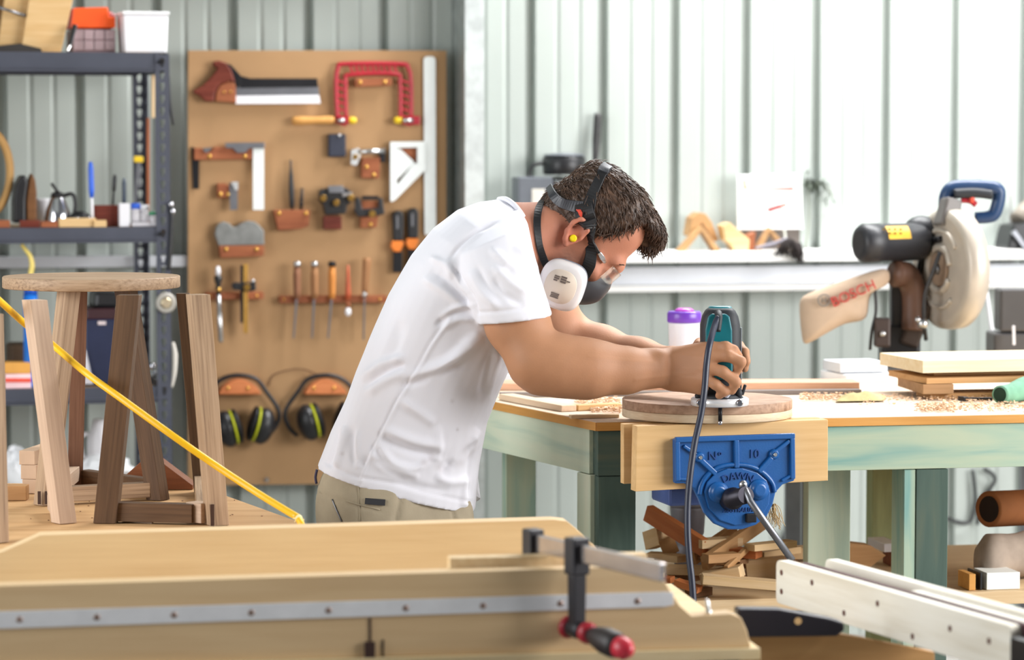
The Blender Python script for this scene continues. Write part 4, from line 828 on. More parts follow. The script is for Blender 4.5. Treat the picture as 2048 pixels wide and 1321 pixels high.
k = MB(Vf); k.tube([vp(u, v, Yf-.002) for u, v in ((1399, 990), (1402, 972), (1414, 952), (1436, 936), (1466, 930), (1500, 933), (1526, 946), (1544, 966), (1549, 985))], .0048, 10); k.build('rib', BLUE, vise)
k = vpr([(1408, 985), (1414, 965), (1430, 948), (1455, 938), (1485, 937), (1515, 946), (1534, 962), (1541, 985), (1538, 1010), (1524, 1034), (1500, 1048), (1470, 1052), (1440, 1042), (1418, 1018)], Yf-.005, Yf+.0005); k.build('boss_plate', BLUE, vise, bev=.002)
for u, v in ((1436, 985), (1517, 980)): k = MB(Vf); p = vp(u, v, Yf-.005); k.lathe(p, p+Vector((0, -.012, 0)), [(0, .021), (.35, .021), (.4, .017), (.8, .015), (1, .010)], 24); k.build('guide_boss', BLUE, vise)
for u, v in ((1398, 915), (1547, 909)):
    k = MB(Vf); p = vp(u, v); k.lathe(p+Vector((0, .001, 0)), p+Vector((0, -.009, 0)), [(0, .011), (.7, .010), (1, .007)], 20); bs = k.build('screw_boss', BLUE, vise); k = MB(Vf); k.lathe(p+Vector((0, -.009, 0)), p+Vector((0, -.012, 0)), [(0, .0045), (1, .0035)], 14); k.build('screw', STEEL, bs)
k = MB(Vf); p = vp(1458, 1000, Yf-.004); q = Vf.I @ at(1492, 991, (Vf.M @ p).y-.075); k.lathe(p, q, [(0, .022), (.3, .022), (.35, .017), (1, .017)], 24); k.build('screw_spindle', paint('dark_steel', '#33313a', .4, .6), vise)
sa = p.lerp(q, .80); hy = (Vf.M @ sa).y
k = MB(Vf); k.tube([Vf.at(1485, 968, hy+.0), Vf.at(1500, 1003, hy-.02), Vf.at(1585, 1122, hy-.05)], .0072, 12, 1); k.build('handle_bar', DSTEEL, vise); k = MB(Vf); k.ell(Vf.at(1486, 970, hy), (.009, .009, .009)); k.build('handle_end', STEEL, vise)
k = MB(Vf); a = vp(1338, 978, .10); b = vp(1400, 1012, .10); k.box(((a.x+b.x)/2+.06, .16, (a.z+b.z)/2), (b.x-a.x+.12, .12, a.z-b.z)); k.build('rear_body', paint('blue_enamel_faded', '#4a5f9a', .45, 0, .08), vise, bev=.006)
k = MB(Vf); p = vp(1500, 1036, Yf-.004); k.box(p+Vector((0, -.004, 0)), (.022, .012, .018)); k.build('trip_lever', BLKM, vise, bev=.002)
BLUD = paint('blue_letters', '#0b3f82', .45, 0, .05)
for s, u, v, sz_, rt in (('N', 1425, 913, .024, 0), ('o', 1440, 907, .014, 0), ('10', 1508, 909, .024, 0)):
    text(s, 'lettering', BLUD, vise, Vf, onface(vp(u, v, Yf-.001)), sz_, .0014)
p = vp(1476, 953, Yf-.0062); text('DAWN', 'lettering', BLUD, vise, Vf, onface(p), .021, .0014, .075)
p = vp(1476, 1021, Yf-.0062); text('AUSTRALIA', 'lettering', BLUD, vise, Vf, onface(p), .0125, .001)
k = MB(G); rd = random.Random(2); p = at(1545, 1020, 5.93)
for i in range(26):
    a = p+Vector((rd.uniform(-.006, .006), rd.uniform(-.004, .004), .012)); pts = [a]
    for j in range(3): pts.append(pts[-1]+Vector((rd.uniform(-.006, .011), rd.uniform(-.006, .006), -rd.uniform(.008, .02))))
    k.tube(pts, .0007, 4, 3)
tag(k.build('straw_tuft', paint('straw', '#b79b6e', .9)), 'tuft of curly wood strands hanging behind the vise handle', 'wood strands')
# ================================================================ scrap heap and stores on the lower shelf
def shl(u, v): return Bf.pz(u, v, SHZ)
SCR = [wood('scrap_tan', '#c59a6c', '#a67a4c', 80, 6), wood('scrap_pale', '#dfc29a', '#cba878', 80, 6), wood('scrap_red', '#a0603c', '#7d4428', 80, 6), wood('scrap_brown', '#8a6444', '#6a4a30', 80, 6), wood('scrap_orange', '#c57a48', '#a85c30', 80, 6)]
def scrap(a, b, w, h, m, lab, group='offcuts heaped under the bench'):
    a, b = Bf.at(*a), Bf.at(*b); dz = max(0, SHZ+.006+max(w, h)/2-min(a.z, b.z)); a.z += dz; b.z += dz; k = MB(Bf); k.bar(a, b, w, h, side=(0, 0, 1)); return tag(k.build('offcut', SCR[m], bev=.0008, seg=1), lab, 'offcut', group)
rd = random.Random(21)
HM = {}                                                  # heap height per 6 mm cell of the shelf
def drop(x, y, L, w, h, an, tilt=0.0):
    """lowest resting height of a board L x w x h turned an, on top of what already lies there"""
    cells = set(); ca, sa = math.cos(an), math.sin(an)
    for i in range(int(L/.006)+3):
        for j in range(int(w/.006)+3):
            a, b = (i/(int(L/.006)+2)-.5)*(L+.008), (j/(int(w/.006)+2)-.5)*(w+.008); cells.add((round((x+a*ca-b*sa)/.006), round((y+a*sa+b*ca)/.006)))
    z = max(HM.get(c, SHZ+.0012) for c in cells)
    for c in cells: HM[c] = z+h+.0012
    return z
p = Bf.at(1376, 1070, 6.60)
for i in range(-9, 10):
    for j in range(-9, 10): HM[(round(p.x/.006)+i, round(p.y/.006)+j)] = SHZ+.3
for i in range(78):
    back = i % 5 < 2; u = rd.uniform(1290, 1600 if back else 1545+20*rd.random()); dy = rd.uniform(.40, .60) if back else min(.38, .15+abs(rd.gauss(.08, .09)))  # back rows: dark offcuts added to fill in for the shade behind the heap
    x = pxx(u, 1150, dy); an = rd.uniform(-1.2, 1.2); L = rd.uniform(.05, .15); w_ = rd.uniform(.022, .05); h_ = rd.uniform(.009, .026 if back else .019)
    m = rd.choice([3, 3, 2, 0] if back else [0, 0, 1, 1, 2, 3, 4]); z = drop(x, dy, L, w_, h_, an)
    if z > SHZ+.105: continue
    k = MB(Bf, 'x'); k.box((x, dy, z+h_/2), (L, w_, h_), Matrix.Rotation(an, 3, 'Z'))
    nm_ = ('tan', 'pale', 'red-brown', 'brown', 'orange')[m]; lv = 'at the bottom' if z < SHZ+.01 else 'high up' if z > SHZ+.06 else 'in the middle layers'; pl = 'back' if back else 'front'
    tag(k.build('offcut', SCR[m], bev=.0006, seg=1), '%s offcut %s of the scrap heap, on its %s side' % (nm_, lv, pl), 'offcut', '%s offcuts %s of the heap %s' % (nm_, lv, pl))
for a, b, w, h, m, lab in (
    ((1296, 1026, 6.42), (1412, 1098, 6.30), .036, .020, 4, 'long orange board slanting down into the scrap heap'),
    ((1408, 1128, 6.24), (1530, 1042, 6.42), .030, .016, 0, 'tan board slanting up to the right across the scrap heap'),
    ((1385, 1118, 6.34), (1470, 1060, 6.44), .028, .016, 0, 'second tan board slanting up behind the first in the scrap heap'),
    ((1452, 1138, 6.20), (1494, 1098, 6.28), .012, .010, 0, 'narrow tan stick leaning in the scrap heap below the vise'),
    ((1405, 1165, 6.22), (1484, 1150, 6.20), .026, .060, 1, 'pale chunky offcut in the middle of the scrap heap'),
    ((1404, 1186, 6.16), (1555, 1199, 6.16), .018, .050, 1, 'pale wavy-edged board at the front of the scrap heap'),
    ((1492, 1150, 6.36), (1570, 1142, 6.36), .050, .03, 1, 'pale block at the right of the scrap heap'),
    ((1298, 1082, 6.44), (1326, 1072, 6.40), .040, .03, 1, 'pale square block under the orange board in the scrap heap'),
    ((1322, 1098, 6.40), (1352, 1086, 6.40), .036, .03, 0, 'tan block next to the pale square block in the scrap heap'),
    ((1296, 1110, 6.40), (1348, 1112, 6.38), .010, .04, 1, 'thin pale slip at the left of the scrap heap'),
    ((1352, 1180, 6.18), (1400, 1196, 6.16), .014, .03, 4, 'orange offcut lying at the front left of the scrap heap'),
    ((1345, 1140, 6.34), (1396, 1152, 6.30), .024, .03, 3, 'dark brown offcut in the shadow of the scrap heap')): scrap(a, b, w, h, m, lab)
k = MB(Bf); k.lathe(Bf.at(1376, 1070, 6.60), Bf.at(1376, 1012, 6.60), [(0, .034), (.06, .036), (.9, .040), (1, .040)], 24); k.lathe(Bf.at(1376, 1012, 6.60), Bf.at(1376, 1008, 6.60), [(0, .041), (1, .038)], 24); k.lathe(Vector((Bf.at(1376, 1070, 6.60).x, Bf.at(1376, 1070, 6.60).y, SHZ+.001)), Bf.at(1376, 1070, 6.60), [(0, .03), (1, .034)], 24); tag(k.build('paint_tin', paint('grey_tin', '#7d7c86', .45, .3)), 'grey paint tin standing behind the scrap heap', 'tin')
# stores at the right end of the lower shelf
t = thing('cardboard_roll', 'brown rolled card tube lying on the grey bundle at the right edge', 'roll', Bf, Bf.at(1990, 1060, 6.55)); k = MB(Bf); a = Bf.at(1978, 1019, 6.45); b = Bf.at(2130, 1012, 6.60); d_ = (b-a).normalized()
BRN = paint('brown_card', '#a8693c', .8, 0, .1, 20)
k.lathe(a, b, [(0, .030), (0, .040), (1, .040)], 28); k.build('roll', BRN, t); k = MB(Bf); k.lathe(a-d_*.0008, a-d_*.0003, [(0, .029), (1, .029)], 24); k.build('bore', paint('dark_bore', '#2a1a12', .9), t)
z_ = Bf.at(2005, 1155, 6.4).z
k = MB(Bf); V = []; F = []; a = Bf.at(1958, 1150, 6.40); b = Bf.at(2120, 1150, 6.50)
nn = 22
for j in range(10):
    s_ = j/9; c0 = a.lerp(b, s_); r0 = .053+.0015*math.sin(j*1.3)
    if j in (0,): r0 = .040
    for i in range(nn):
        q = 2*math.pi*i/nn; V.append(Vector((c0.x, c0.y+math.cos(q)*r0*.9, SHZ+.006+r0*.95+math.sin(q)*r0*.95+.003*math.sin(3*q+j*.4))))
for j in range(9):
    for i in range(nn): F.append((j*nn+i, j*nn+(i+1) % nn, (j+1)*nn+(i+1) % nn, (j+1)*nn+i))
F += [tuple(range(nn-1, -1, -1)), tuple(range(9*nn, 10*nn))]
k.add(V, F, None, True); tag(k.build('cloth_bundle', paint('grey_beige_cloth', '#a39385', .9, 0, .15, 25)), 'grey-beige rolled cloth bundle at the right end of the lower shelf', 'bundle')
t = thing('sanding_box', 'white box with black and tan end on the lower shelf at the right', 'box', Bf, shl(1990, 1186)+Vector((0, .02, 0)))
def shbox(u0, u1, v0, v1, y0, y1, m, nm, par=None, lab=None, cat=None, bev=.001):
    a = Bf.px(u0, v1, y0); b = Bf.px(u1, v0, y0); z0 = max(a.z, SHZ+.001) if v1 < 1900 else SHZ+.001; k = MB(Bf); k.box(((a.x+b.x)/2, (y0+y1)/2, (z0+b.z)/2), (b.x-a.x, y1-y0, b.z-z0)); o = k.build(nm, m, par, bev=bev)
    return tag(o, lab, cat) if lab else o
shbox(1965, 2040, 1145, 1999, .12, .2, paint('bright_white', '#f6f8f4', .5, 0, .01), 'body', t); shbox(1952, 1964.5, 1147, 1999, .12, .2, BLK, 'band', t); shbox(1930, 1951.5, 1149, 1999, .12, .19, PINE, 'end', t)
shbox(1775, 1800, 1106, 1999, .5, .56, SCR[2], 'wood_block', None, 'brown block standing behind the middle green leg', 'block'); shbox(1768, 1802, 1088, 1105.5, .48, .6, WHITEP, 'white_box', None, 'small white box on top of the brown block under the bench', 'box')
k = MB(Bf); k.prism([(x, max(z, SHZ+.001)) for x, z in Bf.poly([(1690, 1086), (1742, 1092), (1772, 1112), (1740, 1136), (1690, 1200)], .42)], .42, .47, grain='x'); tag(k.build('offcut', SCR[0], bev=.001), 'pointed brown board end between the two green legs', 'offcut')
k = MB(Bf); k.bar(Bf.at(1575, 1106, 6.5), Bf.at(1640, 1104, 6.5), .025, .05, side=(0, 0, 1)); k.bar(Bf.at(1585, 1150, 6.5), Bf.at(1640, 1150, 6.5), .06, .05, side=(0, 0, 1)); tag(k.build('offcut', SCR[1], bev=.001), 'pale offcut beside the light green leg under the bench', 'offcut')
for i, (pts, lab) in enumerate(((((1600, 952), (1628, 985), (1612, 1020), (1575, 1058), (1560, 1090)), 'dark cable sagging on the wall left of the light green leg'), (((1945, 940), (1950, 1000), (1938, 1045), (1900, 1040), (1898, 1036)), 'dark cable hanging on the wall right of the dark green leg'), (((1968, 938), (1990, 960), (1960, 1010), (1955, 1050)), 'second dark cable hanging near the brown roll'))):
    k = MB(W); k.tube([W.px(u, v, -.02) for u, v in pts], .006, 8); tag(k.build('cable', BLK), lab, 'cable')
# ================================================================ things on the ledge
def lp(u, v, y=-.10): return W.px(u, v, y)
def lpr(poly, y0, y1, yp=None, grain=None):
    q = [(x, max(z, LEDGE+.0008)) for x, z in W.poly(poly, y0 if yp is None else yp)]
    return MB(W).prism(q, y0, y1, grain=grain)
t = thing('coffee_maker', 'black and steel coffee maker on the ledge behind the head', 'coffee maker', W, Vector((lp(1110, 500).x, -.10, LEDGE)))
GREYP = paint('grey_plastic', '#5b5f66', .35)
def lbox(u0, u1, v0, v1, y0, y1): return lpr(rect(u0, v0, u1, v1), y0, y1)
k = MB(W); b_ = lp(1128, 350); tp = lp(1128, 312); k.lathe(b_, tp, [(0, .058), (.1, .062), (.85, .064), (1, .056)], 32); k.build('brew_head', BLK, t)
k = MB(W); k.lathe(lp(1128, 312), lp(1128, 306), [(0, .062), (.5, .058), (1, .02)], 32); k.build('lid', GREYP, t)
lbox(1036, 1106, 354, 520, -.15, -.06).build('reservoir', GREYP, t, bev=.004); lbox(1064, 1090, 378, 420, -.152, -.1501).build('window', paint('pale_label', '#cfcac0', .4), t)
k = MB(W); q = lp(1128, 352); k.lathe(Vector((q.x, q.y, LEDGE+.001)), Vector((q.x, q.y, q.z-.002)), [(0, .055), (.03, .058), (.9, .050), (1, .045)], 32); k.build('jug', metal('brushed_steel', '#d2d2d4', .3), t)
k = MB(W); k.tube([lp(1088, 326), lp(1068, 330), lp(1060, 345), lp(1062, 365)], .006, 8); k.build('handle', BLK, t)
t = thing('bat', 'dark slim bat standing on the ledge behind the coffee maker', 'bat', W, Vector((lp(1186, 400).x, -.04, LEDGE)))
k = MB(W); a = lp(1186, 345, -.04); a.z = a.z; b = lp(1196, 227, -.03); c0 = Vector((lp(1180, 500, -.06).x, -.06, LEDGE+.001)); k.lathe(c0, b, [(0, .004), (.55, .006), (.8, .0125), (.97, .0125), (1, .011)], 14); k.build('shaft', paint('mottled_black', '#2c2b2b', .5, 0, .5, 60), t)
MOLD = wood('moulding_pine', '#c39a6a', '#9c734a', 90, 6); MOLP = wood('moulding_pale', '#dcc496', '#c2a26c', 90, 6)
def vee(nm, lab, L, apex, Rr, th_, y0, y1, m):
    q = [L, apex, Rr, (Rr[0]-th_, Rr[1]+1), (apex[0], apex[1]+th_*.85), (L[0]+th_, L[1]+1)]
    return tag(lpr(q, y0, y1).build(nm, m, bev=.0015), lab, 'moulding', 'mitred moulding pieces on the ledge')
vee('moulding', 'tall mitred moulding forming an upside-down V at the left of the ledge', (1358, 503), (1404, 452), (1442, 503), 13, -.17, -.12, MOLD)
tag(lpr([(1378, 470), (1384, 436), (1398, 425), (1412, 428), (1424, 445), (1438, 480), (1430, 484), (1404, 446), (1384, 474)], -.118, -.05).build('moulding', MOLD, bev=.002), 'curved-top moulding offcut behind the tall V on the ledge', 'moulding', 'mitred moulding pieces on the ledge')
t_ = lpr([(1444, 452), (1460, 445), (1474, 458), (1500, 480), (1498, 503), (1468, 503), (1462, 490), (1450, 480)], -.16, -.10).build('moulding', MOLP, bev=.003); tag(t_, 'pale stepped moulding block between the two V shapes on the ledge', 'moulding', 'mitred moulding pieces on the ledge')
vee('moulding', 'low mitred moulding V below the white calendar', (1512, 503), (1540, 455), (1582, 503), 11, -.17, -.13, MOLD)
tag(lpr([(1498, 470), (1512, 464), (1508, 503), (1490, 503)], -.155, -.11).build('moulding', JARRAH, bev=.001), 'small reddish moulding piece beside the low V', 'moulding', 'mitred moulding pieces on the ledge')
t = thing('calendar', 'white calendar sheet with red print standing on the ledge', 'calendar', W, Vector((lp(1538, 500, -.05).x, -.05, LEDGE)))
lpr([(1475, 350), (1603, 347), (1606, 458), (1476, 460)], -.075, -.066).build('sheet', paint('calendar_white', '#fbfcfc', .6, 0, .01), t, bev=.001)
lpr([(1480, 456), (1600, 455), (1600, 520), (1480, 520)], -.064, -.052).build('stand', paint('dark_card', '#5f5752', .8), t)
lpr([(1486, 360), (1491, 360), (1492, 372), (1496, 378), (1488, 379)], -.0762, -.0752).build('print', paint('print_orange', '#e8743c', .6), t)
lpr([(1510, 377), (1588, 374), (1588, 381), (1520, 379)], -.0762, -.0752).build('print', paint('print_red', '#e2574a', .6), t)
t = thing('tack_hammer', 'small hammer with a red-tipped head standing before the calendar', 'hammer', W, Vector((lp(1570, 500, -.11).x, -.11, LEDGE)))
k = MB(W); k.bar(lp(1536, 421, -.11), lp(1560, 413, -.11), .010, .012); k.build('head', paint('dark_red_steel', '#8d3434', .4, .4), t, bev=.002); k = MB(W); k.bar(lp(1560, 413, -.11), lp(1573, 409, -.11), .009, .010); k.build('tip', paint('signal_red', '#e0503c', .5), t, bev=.002)
k = MB(W); k.bar(Vector((lp(1574, 500, -.11).x, -.11, LEDGE+.001)), lp(1562, 416, -.11), .008, .006); k.build('handle', paint('pale_handle', '#cfd6cf', .5), t, bev=.001)
t = thing('dried_plant', 'dry drooping sprig standing against a rib of the wall', 'plant', W, Vector((lp(1612, 500, -.04).x, -.04, LEDGE)))
k = MB(W); st_ = [Vector((lp(1611, 500, -.04).x, -.04, LEDGE+.001)), lp(1617, 450, -.03), lp(1618, 400, -.02), lp(1612, 366, -.02)]; k.tube(st_, [.004, .003, .002], 8); k.tube([lp(1617, 380, -.02), lp(1640, 364, -.03), lp(1656, 378, -.04), lp(1668, 396, -.05)], .0018, 6); k.build('stem', paint('dry_stem', '#8b9184', .8), t)
rd = random.Random(5); k = MB(W)
for i in range(110):
    u, v = (rd.gauss(1624, 11), rd.gauss(369, 7)) if i < 80 else ((rd.uniform(1638, 1664), rd.uniform(360, 400)))
    c_ = lp(u, v, -.03+rd.uniform(-.02, .012)); L = rd.uniform(.016, .030); d_ = Vector((rd.uniform(-1, 1), rd.uniform(-.4, .4), rd.uniform(-1, .6))).normalized(); x, y, _ = basis(d_)
    k.add([c_, c_+d_*L*.5+x*L*.22, c_+d_*L, c_+d_*L*.5-x*L*.22], [(0, 1, 2, 3)]); k.add([c_+y*.0006, c_+d_*L*.5+x*L*.22+y*.0006, c_+d_*L+y*.0006, c_+d_*L*.5-x*L*.22+y*.0006], [(3, 2, 1, 0)])
k.build('leaves', paint('dry_leaf', '#5d665a', .8, 0, .3, 30), t)
t = thing('dust_brush', 'dark bristled brush drooping over the edge of the ledge', 'brush', W, Vector((lp(1580, 500, -.19).x, -.19, LEDGE)))
k = MB(W); a = lp(1560, 494, -.19); k.tube([lp(1510, 497, -.184), lp(1548, 488, -.192), lp(1575, 480, -.20)], [.004, .006, .009], 10); k.build('handle', paint('grey_handle', '#8e8a96', .5), t)
k = MB(W); rd = random.Random(8)
for i in range(160):
    s_ = rd.random(); u = 1560+s_*42; v = 486-9*math.sin(math.pi*min(1, s_*1.2)); e = (u+rd.uniform(-6, 6)-6*(s_ < .4), min(528, v+rd.uniform(18, 30)+14*s_))
    k.tube([lp(u, v, -.195-rd.random()*.02), lp((u+e[0])/2+3, (v+e[1])/2-4, -.21-rd.random()*.02), lp(e[0], e[1], -.205-rd.random()*.02)], .0012, 4, 3)
k.build('bristles', paint('dark_bristle', '#2b2322', .8, 0, .2), t)
# ================================================================ mitre saw on its stand
MY = 7.5; Mf = Fr((0, MY, 0), 0)
def mp(u, v, dy=0): return at(u, v, MY+dy) - Vector((0, MY, 0))
TBZ = .86
stand = thing('saw_stand', 'steel-legged wooden stand behind the bench carrying the mitre saw', 'stand', Mf, (1.02, .0, 0))
k = MB(Mf); k.box((1.06, .02, TBZ-.014), (.72, .55, .026)); k.build('top', PALEW, stand, bev=.002)
for x in (.74, 1.36):
    for y in (-.2, .24): k = MB(Mf, 'z'); k.box((x, y, (TBZ-.028)/2), (.04, .04, TBZ-.028)); k.build('leg', DSTEEL, stand)
saw = thing('mitre_saw', 'sliding mitre saw with beige dust bag and blue handle behind the boards', 'mitre saw', Mf, (1.05, 0, TBZ+.0006))
GUA = paint('guard_alloy', '#b9b0a4', .4, .25, .08, 14); nrm_ = Vector((-.93, -.37, 0)).normalized()
gc_ = mp(1900, 538); gr = 122*pxm(MY)
k = MB(Mf); k.lathe(gc_+nrm_*.030, gc_-nrm_*.030, [(0, gr*.86), (.06, gr*.93), (.16, gr*.985), (.5, gr), (.9, gr*.985), (1, gr*.94)], 56); k.build('blade_guard', GUA, saw)
fc = gc_+nrm_*.0305; tx = Vector((0, 0, 1)).cross(nrm_).normalized()
def gpt(a, r): return fc + tx*(math.cos(a)*r) + Vector((0, 0, 1))*(math.sin(a)*r)
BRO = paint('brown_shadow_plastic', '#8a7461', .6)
for r0, r1, aa, bb, th_ in ((.60, .66, .6, 5.4, .007), (.32, .40, .2, 5.8, .010)):
    k = MB(Mf); k.tube([gpt(a, gr*(r0+r1)/2) for a in np.linspace(aa, bb, 26)], th_, 8, 2); k.build('guard_rib', GUA, saw)
k = MB(Mf); k.lathe(fc, fc+nrm_*.006, [(0, gr*.30), (1, gr*.26)], 32); k.build('arbor_cover', BRO, saw); k = MB(Mf); k.lathe(fc+nrm_*.006, fc+nrm_*.014, [(0, .016), (1, .013)], 6); k.build('arbor_bolt', DSTEEL, saw)
k = MB(Mf); k.tube([gpt(1.4, gr*.5)+nrm_*.004, gpt(2.4, gr*.55)+nrm_*.006, gpt(3.6, gr*.72)+nrm_*.006, gpt(4.2, gr*1.0)+nrm_*.006], .008, 8); k.build('link_arm', BLKM, saw)
k = MB(Mf); p0 = mp(1895, 420, .0); k.bar(mp(1890, 455, -.01), mp(1903, 398, .0), .050, .052, .044, .048, side=(1, .3, 0)); k.build('guard_bracket', paint('bracket_grey', '#6e6a68', .5, .2), saw, bev=.006)
hb = [(1892, 440), (1890, 412), (1896, 386), (1912, 376), (1950, 374), (1990, 377), (1998, 392), (1990, 425), (1976, 434), (1950, 436)]
k = MB(Mf); k.tube([mp(u, v, .02) for u, v in hb], [.015, .019, .020, .018, .017, .017, .015], 14); k.build('handle', paint('machine_blue', '#1d3a60', .4, 0, .06), saw)
k = MB(Mf); k.tube([mp(1908, 388, -.002), mp(1950, 386, -.002), mp(1984, 390, -.002)], .013, 10); k.build('grip', paint('black_rubber', '#20242a', .6, 0, .1), saw)
k = MB(Mf); k.tube([mp(1922, 400, .01), mp(1940, 402, .01), mp(1952, 410, .01)], .008, 10); k.build('trigger', REDP, saw); k = MB(Mf); k.ell(mp(1944, 397, .0), (.007, .008, .013)); k.build('lock_button', paint('signal_red', '#e0503c', .5), saw)
k = MB(Mf); a, b = mp(1716, 487, -.03), mp(1850, 483, .04); k.lathe(a, b, [(0, .030), (.02, .042), (.08, .050), (.30, .0505), (.31, .048), (.9, .048), (1, .042)], 36); k.build('motor', paint('motor_black', '#25262b', .45, 0, .1), saw)
ax = (b-a).normalized(); k = MB(Mf); sx = Vector((ax.x, ax.y, 0)).normalized()
c_ = mp(1786, 462, -.0); V = []; F = []
for i in range(9):
    q = R(-8+i*6); rr = .0487
    for s_ in (.33, .66): m_ = a.lerp(b, s_); up_ = Vector((0, 0, 1)); fr_ = sx.cross(up_); V.append(m_+up_*(math.sin(q+.35)*rr)+fr_*(math.cos(q+.35)*rr))
for i in range(8): F.append((2*i, 2*i+1, 2*i+3, 2*i+2))
k.add(V, F, None, True); k.build('label', paint('label_yellow', '#d9a80e', .5, 0, .1, 60), saw, label='yellow motor label')
mo = a.lerp(b, .495)
for row, uu in enumerate((459, 467)):
    for j in range(4):
        k = MB(Mf); p = mp(1768+j*11, uu, -.05); k.box(p, (.008, .001, .005)); k.build('label_mark', paint('label_dark', '#6d5410', .6), saw)
k = MB(Mf); k.ell(mp(1842, 470, .05), (.05, .045, .05)); k.build('gear_case', paint('motor_black', '#25262b', .45, 0, .1), saw)
DKB = paint('dark_brown_metal', '#3b2f2b', .5, .2)
k = MB(Mf); k.tube([mp(1790, 548, .0), mp(1812, 552, .02), mp(1826, 580, .03), mp(1828, 620, .03), mp(1826, 660, .03)], [.034, .034, .032, .030, .030], 16); k.build('dust_chute', paint('chute_brown', '#5c3f30', .5), saw)
k = MB(Mf); k.bar(mp(1800, 530, .06), mp(1800, 690, .08), .055, .05); k.build('pivot_arm', BLKM, saw, bev=.006)
k = MB(Mf); k.bar(mp(1848, 600, .05), mp(1815, 690, .06), .050, .05); k.build('hinge', DKB, saw, bev=.008)
k = MB(Mf); z0 = TBZ+.0008; q = mp(1815, 690, .08); k.loft([[Vector((q.x+x*.17, q.y+y*.15, z0)) for x, y in ((-1, -1), (1, -1), (1, 1), (-1, 1))], [Vector((q.x+x*.14, q.y+y*.12, z0+.07)) for x, y in ((-1, -1), (1, -1), (1, 1), (-1, 1))]], smooth=False); k.build('base', paint('base_grey', '#6b6966', .5, .3), saw, bev=.006)
k = MB(Mf); k.box((q.x-.02, q.y+.01, z0+.125), (.10, .09, .115)); k.build('turntable', BLKM, saw, bev=.01)
k = MB(Mf); k.box(mp(1764, 665, -.02), (.040, .04, .075)); k.build('bevel_lock', DKB, saw, bev=.006)
for u, v, r_ in ((1846, 648, .014), (1766, 668, .008), (1836, 640, .008)): k = MB(Mf); k.ell(mp(u, v, -.05), r_); k.build('knob', STEEL, saw)
k = MB(Mf); k.tube([mp(1880, 505, -.06), mp(1866, 545, -.06), mp(1850, 590, -.05), mp(1848, 640, -.045), mp(1852, 680, -.02)], .0055, 8); k.build('hose', BLK, saw)
k = MB(Mf); k.tube([mp(1748, 560, -.02), mp(1752, 620, -.02), mp(1744, 660, -.02), mp(1740, 700, -.01)], .004, 8); k.build('wire', BLK, saw)
# bag (pillow between its outline and a bulged middle)
bag = [(1594, 605), (1600, 592), (1628, 580), (1690, 558), (1755, 536), (1778, 533), (1785, 545), (1783, 566), (1768, 574), (1742, 584), (1739, 610), (1738, 640), (1715, 646), (1690, 648), (1668, 660), (1640, 676), (1616, 690), (1604, 693), (1600, 680), (1596, 640)]
cx_ = sum(p[0] for p in bag)/len(bag); cy_ = sum(p[1] for p in bag)/len(bag)
rings = []
for s_, yy in ((.0, -1), (.35, -.95), (.65, -.78), (.88, -.45), (1, 0), (.88, .45), (.65, .78), (.35, .95), (.0, 1)):
    rings.append([mp(cx_+(u-cx_)*max(s_, .02), cy_+(v-cy_)*max(s_, .02), yy*.035) for u, v in bag])
k = MB(Mf); k.loft(rings); bg_ = k.build('dust_bag', paint('beige_cloth', '#bfa790', .85, 0, .06, 20, bump=.1), saw, subd=1)
REDL = paint('red_print', '#b5302c', .7)
text('BOSCH', 'lettering', REDL, saw, Mf, onface(mp(1707, 588, -.040), 24), .037, .002)
k = MB(Mf); c_ = mp(1648, 601, -.038); rr = .0145; k.tube([c_+Vector((math.cos(a)*rr, 0, math.sin(a)*rr)) for a in np.linspace(0, 2*math.pi, 25)], .002, 6, 1); k.bar(c_+Vector((-.005, 0, -.008)), c_+Vector((-.005, 0, .008)), .003, .002); k.bar(c_+Vector((.005, 0, -.008)), c_+Vector((.005, 0, .008)), .003, .002); k.bar(c_+Vector((-.005, 0, 0)), c_+Vector((.005, 0, 0)), .003, .002); k.build('emblem', paint('grey_print', '#76706b', .7), saw)
# right edge clutter behind
k = MB(W); k.tube([W.px(2022, 380, -.03), W.px(2019, 520, -.03), W.px(2016, 600, -.03), W.px(2014, 640, -.03)], .004, 8); tag(k.build('cable', paint('grey_cable', '#9a9a98', .5)), 'thin grey cable hanging down the wall at the right edge', 'cable')
k = MB(G); k.tube([at(1968, 552, 8.2), at(1975, 600, 8.2), at(1982, 650, 8.2), at(1990, 690, 8.2)], .0055, 8); tag(k.build('cable', WHITEP), 'white cable hanging behind the saw guard', 'cable')
t = thing('power_tool', 'dark power tool with a grey arm on the ledge at the right edge', 'power tool', W, Vector((lp(2055, 500).x, -.12, LEDGE)))
k = lpr([(2016, 500), (2022, 470), (2028, 450), (2100, 440), (2100, 520), (2030, 545)], -.18, -.06); k.build('body', BLK, t, bev=.006); k = MB(W); k.bar(lp(2026, 462, -.19), lp(2052, 500, -.19), .016, .014); k.build('arm', DSTEEL, t, bev=.002); k = MB(W); k.lathe(lp(2036, 442, -.10), lp(2060, 410, -.08), [(0, .03), (1, .024)], 18); k.build('housing', paint('taupe_plastic', '#8c8378', .5), t)
t = thing('tool_case', 'dark grey tool case standing on the stand at the right edge', 'case', G, (at(2050, 690, 7.7).x, 7.7, TBZ+.0008))
k = MB(G); a = at(1992, 690, 7.62); k.box((a.x+.09, 7.72, TBZ+.075+.001), (.18, .14, .15)); k.box((a.x+.09, 7.70, TBZ+.151+.06), (.15, .1, .11)); k.build('case', paint('case_grey', '#4c4a4b', .5, 0, .1), t, bev=.006); k = MB(G); k.bar(at(2027, 652, 7.60), at(2028, 690, 7.60), .012, .006); k.build('clip', WHITEP, t)
